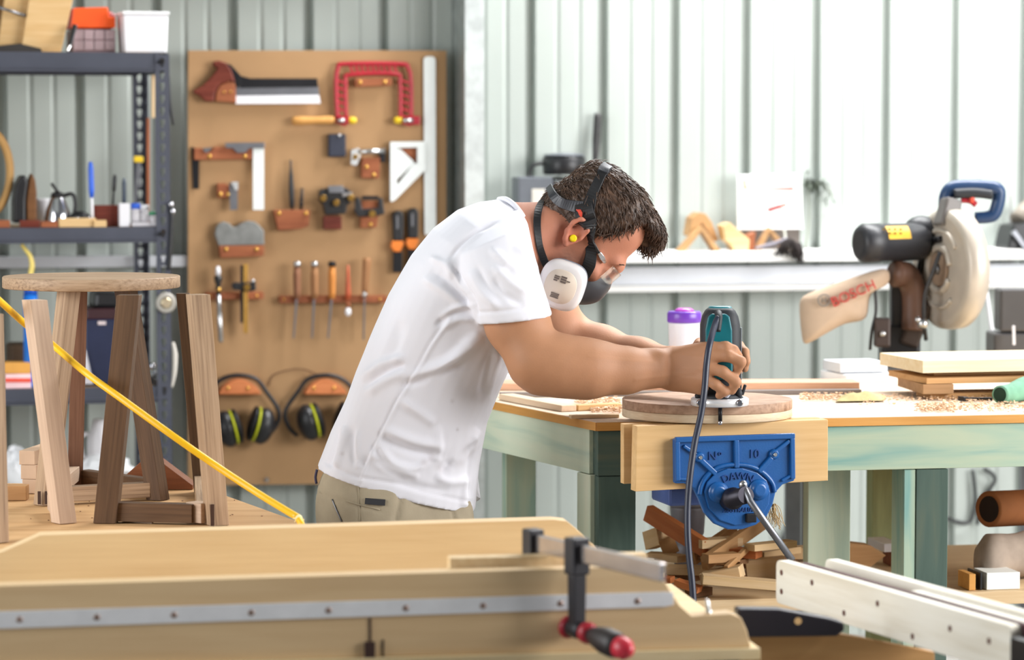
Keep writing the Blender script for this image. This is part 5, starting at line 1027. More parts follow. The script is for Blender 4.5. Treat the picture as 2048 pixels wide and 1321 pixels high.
for u, lab in ((1962, 'left brown jar below the white ledge right of the saw'), (1990, 'right brown jar below the white ledge right of the saw')):
    pass
# ================================================================ table saw with crosscut sled (foreground)
FBY = 4.5; a = at(1290, 1133, FBY); Ff = Fr((a.x, FBY, 0), 8.5)
SLD = wood('sled_ply', '#dcc096', '#ccac82', 90, 4, .6, rough=.55, bump=.06); SLDE = wood('sled_edge', '#e3cfa6', '#d3ba8a', 300, 20, rough=.6)
TSZ = Ff.px(1300, 1304, -.012).z-.018
sled = thing('crosscut_sled', 'plywood crosscut sled with two tall fences filling the foreground', 'crosscut sled', Ff, (-.45, .25, TSZ))
def fp(u, v, y=0): return Ff.px(u, v, y)
FT = .038
pB = [(-90, 1175), (1286, 1133), (1310, 1137), (1326, 1158), (1360, 1212), (1384, 1233), (1462, 1228), (1482, 1236), (1494, 1262), (1502, 1300), (-90, 1352)]
zb_ = TSZ+.0185
q = [(x, max(z, zb_)) for x, z in Ff.poly(pB, 0)]; k = MB(Ff, 'x'); q[-1] = (q[-1][0], zb_); q[-2] = (q[-2][0], zb_); k.prism(q, 0, FT); k.build('fence', SLD, sled, bev=.0015)
FA = .60
pA = [(-40, 1116), (6, 1104), (80, 1071), (1108, 1040), (1134, 1043), (1150, 1056), (1240, 1140)]
q = Ff.poly(pA, FA); q += [(q[-1][0], zb_), (q[0][0], zb_)]; k = MB(Ff, 'x'); k.prism(q, FA, FA+.045); k.build('fence', SLD, sled, bev=.0015)
x0_ = fp(-90, 1300, -.012).x; x1_ = fp(1521, 1296, -.012).x
k = MB(Ff, 'x'); k.box(((x0_+x1_)/2, (FA+.07-.012)/2, TSZ+.0095), (x1_-x0_, FA+.07+.012, .018)); k.build('base_board', SLDE, sled, bev=.001)
k = MB(Ff, 'x'); q = Ff.poly([(-90, 1226), (1330, 1184), (1346, 1186), (1346, 1210), (1330, 1214), (-90, 1261)], 0); k.prism(q, -.0035, -.0004); k.build('track', ALUP, sled, bev=.0006, label='aluminium strip')
for i in range(9):
    u = 40+i*154.5-1; v = 1239-(u-40)*.0296+1
    k = MB(Ff); p = fp(u, v, -.0035); k.lathe(p+Vector((0, .0004, 0)), p+Vector((0, -.0012, 0)), [(0, .0052), (.5, .0048), (1, .0025)], 16); k.build('screw', paint('bronze_screw', '#9a857c', .35, .7), sled)
k = MB(Ff); p = fp(1418, 1226, .02); k.lathe(p+Vector((0, 0, -.004)), p+Vector((-.004, 0, .021)), [(0, .005), (.3, .005), (.32, .0036), (.9, .0036), (1, .002)], 14); k.build('bolt', ALU, sled)
DKM = paint('dark_slot', '#3a241c', .6)
for u, v0, v1, w_ in ((740, 1237, 1330, .0035), (766, 1280, 1335, .003)): k = MB(Ff, 'z'); a = fp(u, v0, -.0005); b = fp(u, v1, -.0005); k.box((a.x, -.0006, (a.z+max(b.z, zb_))/2), (w_, .0012, a.z-max(b.z, zb_))); k.build('saw_kerf', DKM, sled)
k = MB(Ff); a = fp(728, 1298, 0); k.box((fp(739, 1298).x, -.004, zb_+.012), (.016, .007, .024)); k.build('stop_block', DKM, sled, bev=.001)
# block clamped behind the front fence
k = MB(Ff, 'x'); a = fp(900, 1104, FT+.001); b = fp(1294, 1092, FT+.001); zt_ = (fp(1100, 1113, FT+.001)).z
k.box(((a.x+b.x)/2, FT+.0015+.015, (zt_+zt_-.06)/2), (b.x-a.x, .030, .06)); tag(k.build('stop_block', wood('block_ply', '#e3cca4', '#cfae80', 60, 90, .3, rough=.6), bev=.001), 'layered plywood block clamped behind the front fence of the sled', 'block')
# F clamp
FCL = paint('clamp_black', '#1e1c22', .45, .2, .1); cl = thing('bar_clamp', 'black bar clamp with a red and black handle gripping the sled fence', 'clamp', Ff, fp(1125, 1240, -.05))
yA = FT+.050
A0 = fp(1062, 1085, yA)+Vector((0, 0, 0)); 
dirn = Vector((.36, -.93, 0)).normalized()
zbar = max(fp(1066, 1092, yA).z, zt_+.0155)
P_ = Vector((fp(1066, 1092, yA).x, yA, zbar)); E_ = P_+dirn*.375
k = MB(Ff); k.bar(P_-dirn*.012, E_, .028, .009, side=(0, 0, 1)); k.build('bar', metal('bar_steel', '#cfc8c8', .25), cl, bev=.002)
side_ = Vector((dirn.y, -dirn.x, 0)); dirn2 = dirn
k = MB(Ff); k.bar(P_+Vector((0, 0, .021)), P_+Vector((0, 0, -.030)), .026, .028, side=side_); k.build('fixed_jaw', FCL, cl, bev=.003)
S0 = P_+dirn*.133
k = MB(Ff); k.bar(S0+Vector((0, 0, .023)), S0+Vector((0, 0, -.034)), .030, .030, side=side_); k.build('slide_head', FCL, cl, bev=.003)
k = MB(Ff); k.bar(S0+Vector((0, 0, -.034)), S0+Vector((0, 0, -.125)), .022, .022, .020, .020, side=side_); k.build('slide_arm', FCL, cl, bev=.002)
N0 = S0+Vector((0, 0, -.118)); k = MB(Ff); k.lathe(N0-dirn*.018, N0+dirn*.020, [(0, .012), (.1, .014), (.9, .014), (1, .012)], 20); k.build('nut', FCL, cl)
k = MB(Ff); k.lathe(N0-dirn*.030, N0-dirn*.018, [(0, .004), (1, .004)], 12); k.build('spindle', DSTEEL, cl)
k = MB(Ff); k.lathe(N0-dirn*.029, N0-dirn*.016, [(0, .013), (.3, .018), (.8, .016), (1, .011)], 24); k.build('pad', paint('clamp_red', '#a01a2a', .4, 0, .1), cl)
H0 = N0+dirn*.021; hd = (dirn+Vector((0, 0, -.08))).normalized()
k = MB(Ff); k.lathe(H0, H0+hd*.022, [(0, .012), (.3, .0165), (.7, .0165), (1, .012)], 24); k.build('collar', paint('clamp_red', '#a01a2a', .4, 0, .1), cl)
k = MB(Ff); k.lathe(H0+hd*.0222, H0+hd*.105, [(0, .011), (.2, .016), (.5, .0205), (.8, .0205), (1, .017)], 28); k.build('grip', paint('grip_black', '#241a1a', .5), cl)
k = MB(Ff); k.lathe(H0+hd*.1052, H0+hd*.135, [(0, .0172), (.4, .0165), (.75, .011), (1, .003)], 28); k.build('grip_end', paint('clamp_red_bright', '#c0283a', .35, 0, .06), cl)
# table saw
tsaw = thing('table_saw', 'table saw with dark steel wing and plywood body under the sled', 'table saw', Ff, (-.3, .3, 0))
xw = fp(1500, 1250, .10).x
k = MB(Ff); k.box(((x0_-.05+x1_-.03)/2, .32, TSZ-.014), (x1_-x0_+.02, .78, .026)); k.build('table_top', paint('cast_iron', '#5a5a60', .4, .6, .1), tsaw, bev=.002)
wy = .16; q = Ff.poly([(1380, 1220), (1560, 1219), (1662, 1238), (1688, 1246), (1690, 1262), (1674, 1274), (1380, 1279)], wy); q[0] = (x1_+.003, q[0][1]); q[-1] = (x1_+.003, q[-1][1]); k = MB(Ff); k.prism(q, wy, wy+.03); k.build('wing', paint('black_wing', '#26222a', .4, .3, .1), tsaw, bev=.004, label='dark steel wing with a round hole')
k = MB(Ff); p = fp(1596, 1243, wy); k.lathe(p+Vector((0, .0004, 0)), p+Vector((0, -.0008, 0)), [(0, .006), (1, .006)], 20); k.build('hole_plug', PLY, tsaw)
q = Ff.poly([(1100, 1281), (1690, 1275), (1880, 1312), (1880, 1480), (1100, 1480)], .17); q[-1] = (q[-1][0], 0); q[-2] = (q[-2][0], 0); q[0] = (x1_+.003, q[0][1]); q[-1] = (x1_+.003, 0); k = MB(Ff, 'x'); k.prism(q, .20, .222); k.build('side_panel', wood('ply_panel', '#c59a66', '#a87a48', 26, 5, .7), tsaw, bev=.001)
k = MB(Ff); k.box(((x0_+x1_)/2-.02, .40, (TSZ-.028)/2), (x1_-x0_-.12, .34, TSZ-.028)); k.build('cabinet', paint('cabinet_grey', '#6c7074', .5), tsaw, bev=.004)
# white rails
WR = wood('whitewashed', '#ece7da', '#d8cfbc', 70, 4, .6, rough=.6, c3='#f4f1e8')
rack = thing('outfeed_frame', 'white-painted timber frame of two parallel rails at the lower right', 'frame', G, (at(1700, 1250, 4.9).x, 4.9, 0))
zr = onz(1552, 1120, at(1552, 1120, 5.1).z).z
P1 = at(1552, 1120, 5.1); P2 = onz(2022, 1253, zr); d1 = (P2-P1).normalized(); nn_ = Vector((d1.y, -d1.x, 0)); RFr = Fr((P1.x, P1.y, 0), math.degrees(math.atan2(d1.y, d1.x)))
Lr = (P2-P1).length; hr = .0755
TH[rack.name] = RFr.I @ TH[rack.name]; rack.matrix_world = RFr.M @ Matrix.Translation(TH[rack.name])
def rpoly(L, r0=.014): 
    o = []
    for cx_, cz, a0 in ((L-r0, zr-r0, 90), (L-r0, zr-hr+.004, 0), (r0, zr-hr+r0, 270), (r0, zr-r0, 180)):
        rr = r0 if a0 != 0 else .004
        for i in range(6):
            a = R(a0 - 0 + (-90*i/5 if False else -90+90*(5-i)/5)); o.append((cx_+rr*math.cos(a)*(1), cz+rr*math.sin(a)))
    return o
def rrect(x0, x1, z0, z1, r):
    o = []
    for cx_, cz, a0 in ((x1-r, z1-r, 0), (x0+r, z1-r, 90), (x0+r, z0+r, 180), (x1-r, z0+r, 270)):
        for i in range(6): a = R(a0+90*i/5); o.append((cx_+r*math.cos(a), cz+r*math.sin(a)))
    return o
k = MB(RFr, 'x'); k.prism(rrect(0, Lr, zr-hr, zr, .011), 0, .020); k.build('rail', WR, rack, bev=.0015)
k = MB(RFr, 'x'); k.prism(rrect(0.045, Lr*1.12, zr-hr, zr+.004, .011), .072, .092); k.build('rail', WR, rack, bev=.0015)
k = MB(RFr, 'x'); k.box((Lr*.56, .0255, zr-.014), (Lr*.98, .0100, .030)); k.build('liner', paint('maroon_felt', '#4e2c2e', .8), rack)
k = MB(RFr, 'x'); k.box((Lr*.8, .0595, zr-.018), (Lr*.6, .024, .030)); k.build('inner_lath', WR, rack, bev=.001)
PLUG = paint('brown_plug', '#5a3026', .6)
for u, v in ((1563, 1146), (1563, 1184), (1624, 1166), (1688, 1227), (1755, 1208), (1825, 1274), (1900, 1258), (1978, 1283)):
    p = RFr.px(u, v, 0); k = MB(RFr); k.lathe(p+Vector((0, .0004, 0)), p+Vector((0, -.0006, 0)), [(0, .0052), (1, .0050)], 18); k.build('plug', PLUG, rack)
k = MB(RFr); k.box((Lr+.05, .045, zr-.045), (.09, .10, .06)); k.build('end_bracket', BLK, rack, bev=.003)
for x in (Lr+.06,): k = MB(RFr, 'z'); k.box((x, .045, (zr-.076)/2), (.05, .08, zr-.076)); k.build('leg', DSTEEL, rack)
k = MB(RFr, 'z'); k.box((.10, .046, zr-.050), (.05, .05, .04)); k.build('spacer', WR, rack)
k = MB(RFr, 'x'); p = RFr.I @ onz(1900, 1340, .60)
# ================================================================ the man (distance-field body, meshed with surface nets)
from mathutils.bvhtree import BVHTree
class Field:
    def __init__(s, lo, hi, h):
        s.lo = np.array(lo); s.h = h; s.n = np.ceil((np.array(hi)-s.lo)/h).astype(int)+1; s.v = np.full(s.n, .08, np.float32)
    def _reg(s, lo, hi):
        a = np.maximum(np.floor((np.array(lo)-s.lo)/s.h).astype(int), 0); b = np.minimum(np.ceil((np.array(hi)-s.lo)/s.h).astype(int)+1, s.n)
        sl = tuple(slice(x, y) for x, y in zip(a, b))
        g = [s.lo[i]+s.h*np.arange(a[i], b[i]) for i in range(3)]
        return sl, np.meshgrid(*g, indexing='ij', sparse=True)
    def put(s, d, sl, k, op='u'):
        o = s.v[sl]
        if op == 'u':
            hh = np.maximum(k-np.abs(o-d), 0)/k if k else 0
            s.v[sl] = np.minimum(o, d)-hh*hh*k/4
        else:
            d = -d; hh = np.maximum(k-np.abs(o-d), 0)/k if k else 0
            s.v[sl] = np.maximum(o, d)+hh*hh*k/4
    def cone(s, a, b, r1, r2, k=.02, op='u'):
        a = np.array(a, float); b = np.array(b, float); m = max(r1, r2)+.045
        if np.any(np.minimum(a, b)-m > s.lo+s.h*s.n) or np.any(np.maximum(a, b)+m < s.lo): return
        sl, (X, Y, Z) = s._reg(np.minimum(a, b)-m, np.maximum(a, b)+m); ba = b-a; L2 = max(ba@ba, 1e-9)
        t = np.clip(((X-a[0])*ba[0]+(Y-a[1])*ba[1]+(Z-a[2])*ba[2])/L2, 0, 1)
        d = np.sqrt((X-a[0]-t*ba[0])**2+(Y-a[1]-t*ba[1])**2+(Z-a[2]-t*ba[2])**2)-(r1+(r2-r1)*t); s.put(d.astype(np.float32), sl, k, op)
    def path(s, pts, rs, k=.02):
        for i in range(len(pts)-1): s.cone(pts[i], pts[i+1], rs[i], rs[i+1], k)
    def ell(s, c, r, ax=None, k=.02, op='u'):
        c = np.array(c, float); r = np.array(r, float); m = r.max()+.045; sl, (X, Y, Z) = s._reg(c-m, c+m)
        ax = np.eye(3) if ax is None else np.array(ax); q = []
        for i in range(3): q.append((X-c[0])*ax[i][0]+(Y-c[1])*ax[i][1]+(Z-c[2])*ax[i][2])
        k0 = np.sqrt(sum((q[i]/r[i])**2 for i in range(3))); k1 = np.sqrt(sum((q[i]/r[i]**2)**2 for i in range(3)))
        s.put((k0*(k0-1)/np.maximum(k1, 1e-6)).astype(np.float32), sl, k, op)
    def half(s, p, n, k=.01):                      # keep the side where (x-p).n < 0
        X, Y, Z = np.meshgrid(*[s.lo[i]+s.h*np.arange(s.n[i]) for i in range(3)], indexing='ij', sparse=True)
        d = ((X-p[0])*n[0]+(Y-p[1])*n[1]+(Z-p[2])*n[2]).astype(np.float32); o = s.v; hh = np.maximum(k-np.abs(o-d), 0)/k; s.v = np.maximum(o, d)+hh*hh*k/4
    def nets(s):
        v = s.v; ins = v < 0; c = [ins[i:ins.shape[0]-1+i, j:ins.shape[1]-1+j, l:ins.shape[2]-1+l] for i in (0, 1) for j in (0, 1) for l in (0, 1)]
        tot = sum(x.astype(np.int8) for x in c); act = (tot > 0) & (tot < 8); idx = np.argwhere(act); ids = np.full(act.shape, -1, np.int32); ids[act] = np.arange(len(idx))
        cv = np.stack([v[idx[:, 0]+i, idx[:, 1]+j, idx[:, 2]+l] for i in (0, 1) for j in (0, 1) for l in (0, 1)], 1)
        co = np.array([(i, j, l) for i in (0, 1) for j in (0, 1) for l in (0, 1)], float); acc = np.zeros((len(idx), 3)); cnt = np.zeros(len(idx))
        for p in range(8):
            for q in range(p+1, 8):
                if np.abs(co[p]-co[q]).sum() != 1: continue
                a, b = cv[:, p], cv[:, q]; m = (a < 0) != (b < 0); t = np.where(m, a/np.where(m, a-b, 1), 0)
                acc += m[:, None]*(co[p]+t[:, None]*(co[q]-co[p])); cnt += m
        V = s.lo+s.h*(idx+acc/cnt[:, None]); F = []
        for ax in range(3):
            u_, w_ = (ax+1) % 3, (ax+2) % 3; sh = [slice(None)]*3; sh2 = [slice(None)]*3; sh[ax] = slice(0, -1); sh2[ax] = slice(1, None)
            A, Bb = ins[tuple(sh)], ins[tuple(sh2)]; e = np.argwhere(A != Bb); e = e[(e[:, u_] > 0) & (e[:, w_] > 0) & (e[:, u_] < s.n[u_]-1) & (e[:, w_] < s.n[w_]-1)]
            fl = A[e[:, 0], e[:, 1], e[:, 2]]; du = np.zeros(3, int); du[u_] = 1; dw = np.zeros(3, int); dw[w_] = 1
            g = lambda o: ids[tuple((e+o).T)]
            qd = np.stack([g(-du-dw), g(-dw), g(0*du), g(-du)], 1); qd = np.where(fl[:, None], qd, qd[:, ::-1]); F.append(qd[(qd >= 0).all(1)])
        return V, np.concatenate(F)
def meshout(V, F, name, mat, parent, smooth_it=2, disp=None, tint=None, loc=None):
    """relax, displace, tint, link as one mesh object"""
    E = np.concatenate([F[:, [0, 1]], F[:, [1, 2]], F[:, [2, 3]], F[:, [3, 0]]])
    for _ in range(smooth_it):
        acc = np.zeros_like(V); cnt = np.zeros(len(V)); np.add.at(acc, E[:, 0], V[E[:, 1]]); np.add.at(acc, E[:, 1], V[E[:, 0]]); np.add.at(cnt, E[:, 0], 1); np.add.at(cnt, E[:, 1], 1)
        V = V*.45+.55*acc/cnt[:, None]
    def norms(V):
        n = np.cross(V[F[:, 2]]-V[F[:, 0]], V[F[:, 3]]-V[F[:, 1]]); N_ = np.zeros_like(V)
        for i in range(4): np.add.at(N_, F[:, i], n)
        return N_/np.maximum(np.linalg.norm(N_, axis=1), 1e-9)[:, None]
    Nn = norms(V)
    if disp is not None: V = V+Nn*disp(V, Nn)[:, None]
    me = bpy.data.meshes.new(name); L = np.array(TH[parent.name]) if parent is not None else np.array(loc)
    me.vertices.add(len(V)); me.vertices.foreach_set('co', (V-L).astype(np.float32).ravel()); me.loops.add(F.size); me.loops.foreach_set('vertex_index', F.astype(np.int32).ravel())
    me.polygons.add(len(F)); me.polygons.foreach_set('loop_start', np.arange(0, F.size, 4, dtype=np.int32)); me.polygons.foreach_set('loop_total', np.full(len(F), 4, np.int32)); me.update(calc_edges=True); me.validate()
    me.polygons.foreach_set('use_smooth', np.ones(len(me.polygons), bool))
    if tint is not None:
        a = me.attributes.new('tint', 'FLOAT_COLOR', 'POINT'); c_ = np.ones((len(V), 4), np.float32); c_[:, :3] = tint(V, Nn); a.data.foreach_set('color', c_.ravel())
    me.materials.append(mat); o = bpy.data.objects.new(name, me); COL.objects.link(o)
    if parent is not None: o.parent = parent
    else: o.matrix_world = Matrix.Translation(Vector(L))
    TH[o.name] = Vector(L); return o, V, F
def segd(u, v, pts, n=5):
    P = np.array([(p.x, p.y) for p in crom([(x, y, 0) for x, y in pts], n)]); best = np.full(len(u), 1e9); tt = np.zeros(len(u)); m = len(P)-1
    for i in range(m):
        a, b = P[i], P[i+1]; ab = b-a; t = np.clip(((u-a[0])*ab[0]+(v-a[1])*ab[1])/(ab@ab+1e-9), 0, 1); d = (u-a[0]-t*ab[0])**2+(v-a[1]-t*ab[1])**2
        w = d < best; best = np.where(w, d, best); tt = np.where(w, (i+t)/m, tt)
    return best, tt
def topx(V):
    d = V-np.array(CAM); z = d@np.array(FW); return CX+FPX*d[:, 0]/z, CY-FPX*(d@np.array(UP))/z
def A_(u, v, Y): return np.array(at(u, v, Y))
def noise3(V, f, seed=0):
    r = np.random.RandomState(seed); out = np.zeros(len(V))
    for i in range(7):
        k = r.normal(size=3); k /= np.linalg.norm(k); out += np.sin(V@k*f*(.6+.9*r.rand())+r.rand()*6.28)
    return out/7
person = thing('person', 'person in a white t-shirt and respirator leaning over the bench, hands on the router', 'person', G, (at(760, 1000, 5.98).x, 5.98, 0))
# ---- head frame
YH = 5.97; E0 = A_(1150, 472, YH); hf = np.array([.66, .0, -.751]); hu = np.array([.751, 0, .66]); hs = np.array([0, 1., 0]); HA = [hf, hs, hu]
def H(f, s_, u): return E0+hf*f+hs*s_+hu*u
B = Field((-.50, 5.60, -.005), (.56, 6.46, 1.62), .0036)
# torso core, legs inside the clothes
B.path([A_(1010, 500, 5.98), A_(900, 640, 5.98), A_(800, 860, 5.98), A_(770, 985, 5.98)], [.080, .098, .092, .090], .05)
B.cone(A_(985, 512, 5.86), A_(985, 512, 6.10), .046, .046, .05)
hipx = at(770, 1000, 5.98).x
LEGS = []
for sy in (-1, 1):
    h_, kn, an = (hipx, 5.98+sy*.085, .76), (hipx+.10, 5.98+sy*.15, .42), (hipx-.03, 5.98+sy*.19, .09); LEGS.append((h_, kn, an))
    B.path([h_, kn, an], [.080, .055, .042], .03); B.cone(an, (an[0]+.15, an[1]+sy*.02, .035), .042, .032, .03)
# neck and head
B.path([A_(1010, 478, 5.975), A_(1075, 476, 5.97), A_(1130, 470, 5.97)], [.076, .064, .060], .03)
B.cone(A_(1000, 500, 5.90), A_(1090, 462, 5.93), .05, .040, .04); B.cone(A_(1000, 500, 6.05), A_(1090, 462, 6.01), .05, .040, .04)
B.ell(H(-.002, 0, .056), (.094, .074, .090), HA, .02); B.ell(H(.040, 0, .078), (.060, .064, .056), HA, .03); B.ell(H(.036, 0, -.008), (.068, .061, .085), HA, .03)
B.cone(H(.025, -.048, -.060), H(.080, -.018, -.095), .018, .018, .03); B.cone(H(.025, .048, -.060), H(.080, .018, -.095), .018, .018, .03); B.ell(H(.082, 0, -.095), (.022, .026, .018), HA, .02)
B.cone(H(.094, -.034, .026), H(.101, 0, .024), .010, .011, .02); B.cone(H(.094, .034, .026), H(.101, 0, .024), .010, .011, .02)
B.cone(H(.100, 0, .016), H(.118, 0, -.022), .0075, .011, .012); B.cone(H(.108, -.011, -.026), H(.108, .011, -.026), .0085, .0085, .01)
for sy in (-1, 1): B.ell(H(.099, sy*.031, .004), (.012, .015, .010), HA, .008, 's'); B.ell(H(.087, sy*.031, .003), (.0125, .0125, .0125), HA, .004); B.ell(H(.072, sy*.046, -.022), (.022, .016, .016), HA, .02)
B.cone(H(.099, -.018, -.056), H(.099, .018, -.056), .008, .008, .01); B.cone(H(.096, -.016, -.068), H(.096, .016, -.068), .008, .008, .008)
# ears: bowl with rim and lobe
for sy in (-1, 1):
    ec = H(-.006, sy*.074, .004)
    rim = [(.008, -.020), (.014, .002), (.012, .022), (.0, .031), (-.014, .028), (-.020, .012), (-.016, -.008), (-.006, -.022), (.004, -.030)]
    P = [ec+hf*a+hu*b+hs*sy*(.010+.004*(a < 0)) for a, b in rim]; B.path(P, [.004, .0042, .0045, .005, .005, .0048, .0048, .0055, .006], .005)
    B.ell(ec+hs*sy*.004, (.015, .006, .025), HA, .008); B.ell(ec+hf*.004+hs*sy*.012, (.007, .006, .010), HA, .004, 's')
# near (right) arm and hand
arm = [A_(985, 515, 5.850), A_(1006, 575, 5.825), A_(1034, 645, 5.793), A_(1072, 718, 5.770)]; B.path(arm, [.044, .050, .0585, .052], .03)
B.path([A_(1072, 722, 5.765), A_(1120, 735, 5.768), A_(1175, 740, 5.775), A_(1250, 741, 5.80), A_(1305, 738, 5.822)], [.050, .0535, .0520, .0415, .0345], .03)
B.cone(A_(1060, 745, 5.76), A_(1072, 762, 5.765), .022, .020, .03); B.cone(A_(1130, 715, 5.775), A_(1200, 722, 5.79), .034, .030, .03)
B.cone(A_(1300, 724, 5.825), A_(1345, 722, 5.838), .0235, .0215, .02); B.cone(A_(1300, 750, 5.825), A_(1345, 752, 5.838), .0235, .0215, .02); B.ell(A_(1318, 714, 5.812), (.011, .010, .010), None, .02)
KN = [((1424, 696), 5.792), ((1421, 716), 5.782), ((1415, 738), 5.780), ((1407, 760), 5.784)]
for i, ((u, v), Y) in enumerate(KN):
    w_ = A_(1345, 718+i*12, 5.838); B.cone(w_, A_(u-4, v, Y), .0215, .0125, .016)
B.cone(A_(1350, 758, 5.840), A_(1402, 776, 5.800), .021, .015, .02); B.cone(A_(1364, 718, 5.842), A_(1410, 703, 5.812), .0165, .013, .02)
FG = [([(1424, 695, 5.790), (1452, 693, 5.776), (1468, 700, 5.780), (1478, 712, 5.790)], (.0108, .0100, .0092, .0080)),
      ([(1421, 713, 5.778), (1456, 712, 5.767), (1482, 724, 5.767), (1474, 743, 5.775)], (.0125, .0118, .0108, .0090)),
      ([(1416, 735, 5.777), (1446, 744, 5.766), (1472, 765, 5.768), (1464, 782, 5.775)], (.0122, .0115, .0106, .0088)),
      ([(1410, 756, 5.780), (1432, 770, 5.769), (1449, 783, 5.772), (1438, 792, 5.777)], (.0114, .0106, .0097, .0082))]
for P, rs in FG: B.path([A_(*p) for p in P], rs, .0045)
for (u, v), Y in KN: B.ell(A_(u+1, v, Y-.006), (.0085, .0075, .0085), None, .01)
B.path([A_(1362, 712, 5.855), A_(1396, 706, 5.884), A_(1420, 702, 5.893), A_(1444, 698, 5.889)], [.019, .0125, .0112, .0088], .010)
# far (left) arm and hand
B.path([A_(1040, 530, 6.12), A_(1095, 600, 6.17), A_(1142, 682, 6.20)], [.046, .050, .048], .03)
B.path([A_(1142, 686, 6.20), A_(1200, 700, 6.165), A_(1280, 716, 6.10), A_(1348, 724, 6.035)], [.0485, .0475, .0365, .0285], .03)
B.path([A_(1348, 716, 6.035), A_(1400, 712, 5.975), A_(1436, 712, 5.925)], [.021, .020, .015], .015); B.path([A_(1348, 734, 6.035), A_(1400, 738, 5.975), A_(1434, 744, 5.925)], [.021, .020, .015], .015)
for P, rs in (([(1436, 702, 5.922), (1478, 692, 5.886), (1489, 704, 5.855), (1494, 724, 5.838)], (.0115, .0102, .0095, .0082)), ([(1438, 722, 5.920), (1476, 716, 5.889), (1486, 720, 5.862), (1490, 738, 5.842)], (.0115, .0102, .0095, .0082)),
              ([(1436, 742, 5.920), (1462, 742, 5.891), (1478, 744, 5.889)], (.0108, .0098, .0082)), ([(1430, 760, 5.924), (1452, 762, 5.896), (1466, 764, 5.891)], (.0098, .0086, .0074)),
              ([(1390, 704, 5.985), (1400, 688, 5.94), (1398, 690, 5.905)], (.015, .012, .0095))): B.path([A_(*p) for p in P], rs, .005)
Vb, Fb = B.nets()
def skin_tint(V, Nn):
    base = np.array(S('#b28160')[:3]); c = np.tile(base, (len(V), 1))
    n1 = noise3(V, 60, 1); n2 = noise3(V, 220, 2); c *= (1+.07*n1+.05*n2)[:, None]
    q = V-E0; f, s_, u = q@hf, q@hs, q@hu
    ruddy = np.array(S('#c07f68')[:3]); head = np.exp(-np.maximum(0, np.linalg.norm(q, axis=1)-.13)**2/.001)[:, None]; c = c*(1-head*.75)+ruddy*head*.75*(1+.06*n1)[:, None]
    ear = np.exp(-(((f+.006)/.03)**2+((u-.004)/.04)**2))*(np.abs(s_) > .068); c = c*(1-ear*.5)[:, None]+np.array(S('#c9705e')[:3])*(ear*.5)[:, None]
    st = np.clip((-.012-u)/.028, 0, 1)*np.clip((f+.012)/.03, 0, 1)*(np.linalg.norm(q, axis=1) < .16); st *= .75+.4*noise3(V, 700, 5); st = np.clip(st, 0, 1)[:, None]
    c = c*(1-st*.75)+np.array(S('#3d2c25')[:3])*st*.75
    pale = np.clip((V[:, 1]-6.0)/.15, 0, 1)[:, None]*(V[:, 2] < 1.3)[:, None]; c = c*(1-pale*.35)+np.array(S('#d6a690')[:3])*pale*.35
    return np.clip(c, 0, 1)
m, nt, b = _new('skin'); an = N(nt, 'ShaderNodeAttribute', attribute_name='tint'); nt.links.new(an.outputs['Color'], b.inputs['Base Color']); b.inputs['Roughness'].default_value = .58; b.inputs['Specular IOR Level'].default_value = .35; b.inputs['Subsurface Weight'].default_value = .10; b.inputs['Subsurface Radius'].default_value = (.012, .005, .003)
tc = N(nt, 'ShaderNodeTexCoord'); nz = N(nt, 'ShaderNodeTexNoise'); nz.inputs['Scale'].default_value = 260; nz.inputs['Detail'].default_value = 4; bp = N(nt, 'ShaderNodeBump'); bp.inputs['Strength'].default_value = .18; bp.inputs['Distance'].default_value = .0015; nt.links.new(tc.outputs['Object'], nz.inputs['Vector']); nt.links.new(nz.outputs['Fac'], bp.inputs['Height']); nt.links.new(bp.outputs[0], b.inputs['Normal']); SKIN = m
def skin_disp(V, Nn):
    u, v = topx(V); d = np.zeros(len(V)); near = Nn[:, 1] < -.1
    for pts, w_, a_ in (([(1270, 760), (1330, 752), (1390, 745)], 3.5, .0009), ([(1180, 715), (1250, 722), (1310, 726)], 4, .0008), ([(1365, 712), (1410, 716)], 2.5, .0008), ([(1365, 738), (1408, 738)], 2.5, .0007), ([(1362, 756), (1402, 758)], 2.5, .0007), ([(1343, 700), (1340, 770)], 3, -.0008), ([(1420, 640), (1440, 700)], 3, 0)):
        dd = segd(u, v, pts)[0]; d += near*(V[:, 1] < 5.9)*a_*np.exp(-dd/w_**2)
    return d
body, Vb, Fb = meshout(Vb, Fb, 'body', SKIN, person, 2, skin_disp, skin_tint)
# ---- hair
Hh = Field(H(.02, 0, .06)-.20, H(.02, 0, .06)+.20, .0034)
Hh.ell(H(-.002, 0, .057), (.098, .080, .095), HA, .02); Hh.ell(H(.030, 0, .096), (.078, .073, .064), HA, .03)
Hh.ell(H(.088, .004, .116), (.038, .052, .032), HA, .03); Hh.ell(H(.103, .012, .104), (.021, .042, .026), HA, .02); Hh.ell(H(-.070, 0, .012), (.030, .056, .040), HA, .03)
Hh.ell(H(-.045, 0, .110), (.046, .055, .034), HA, .03)
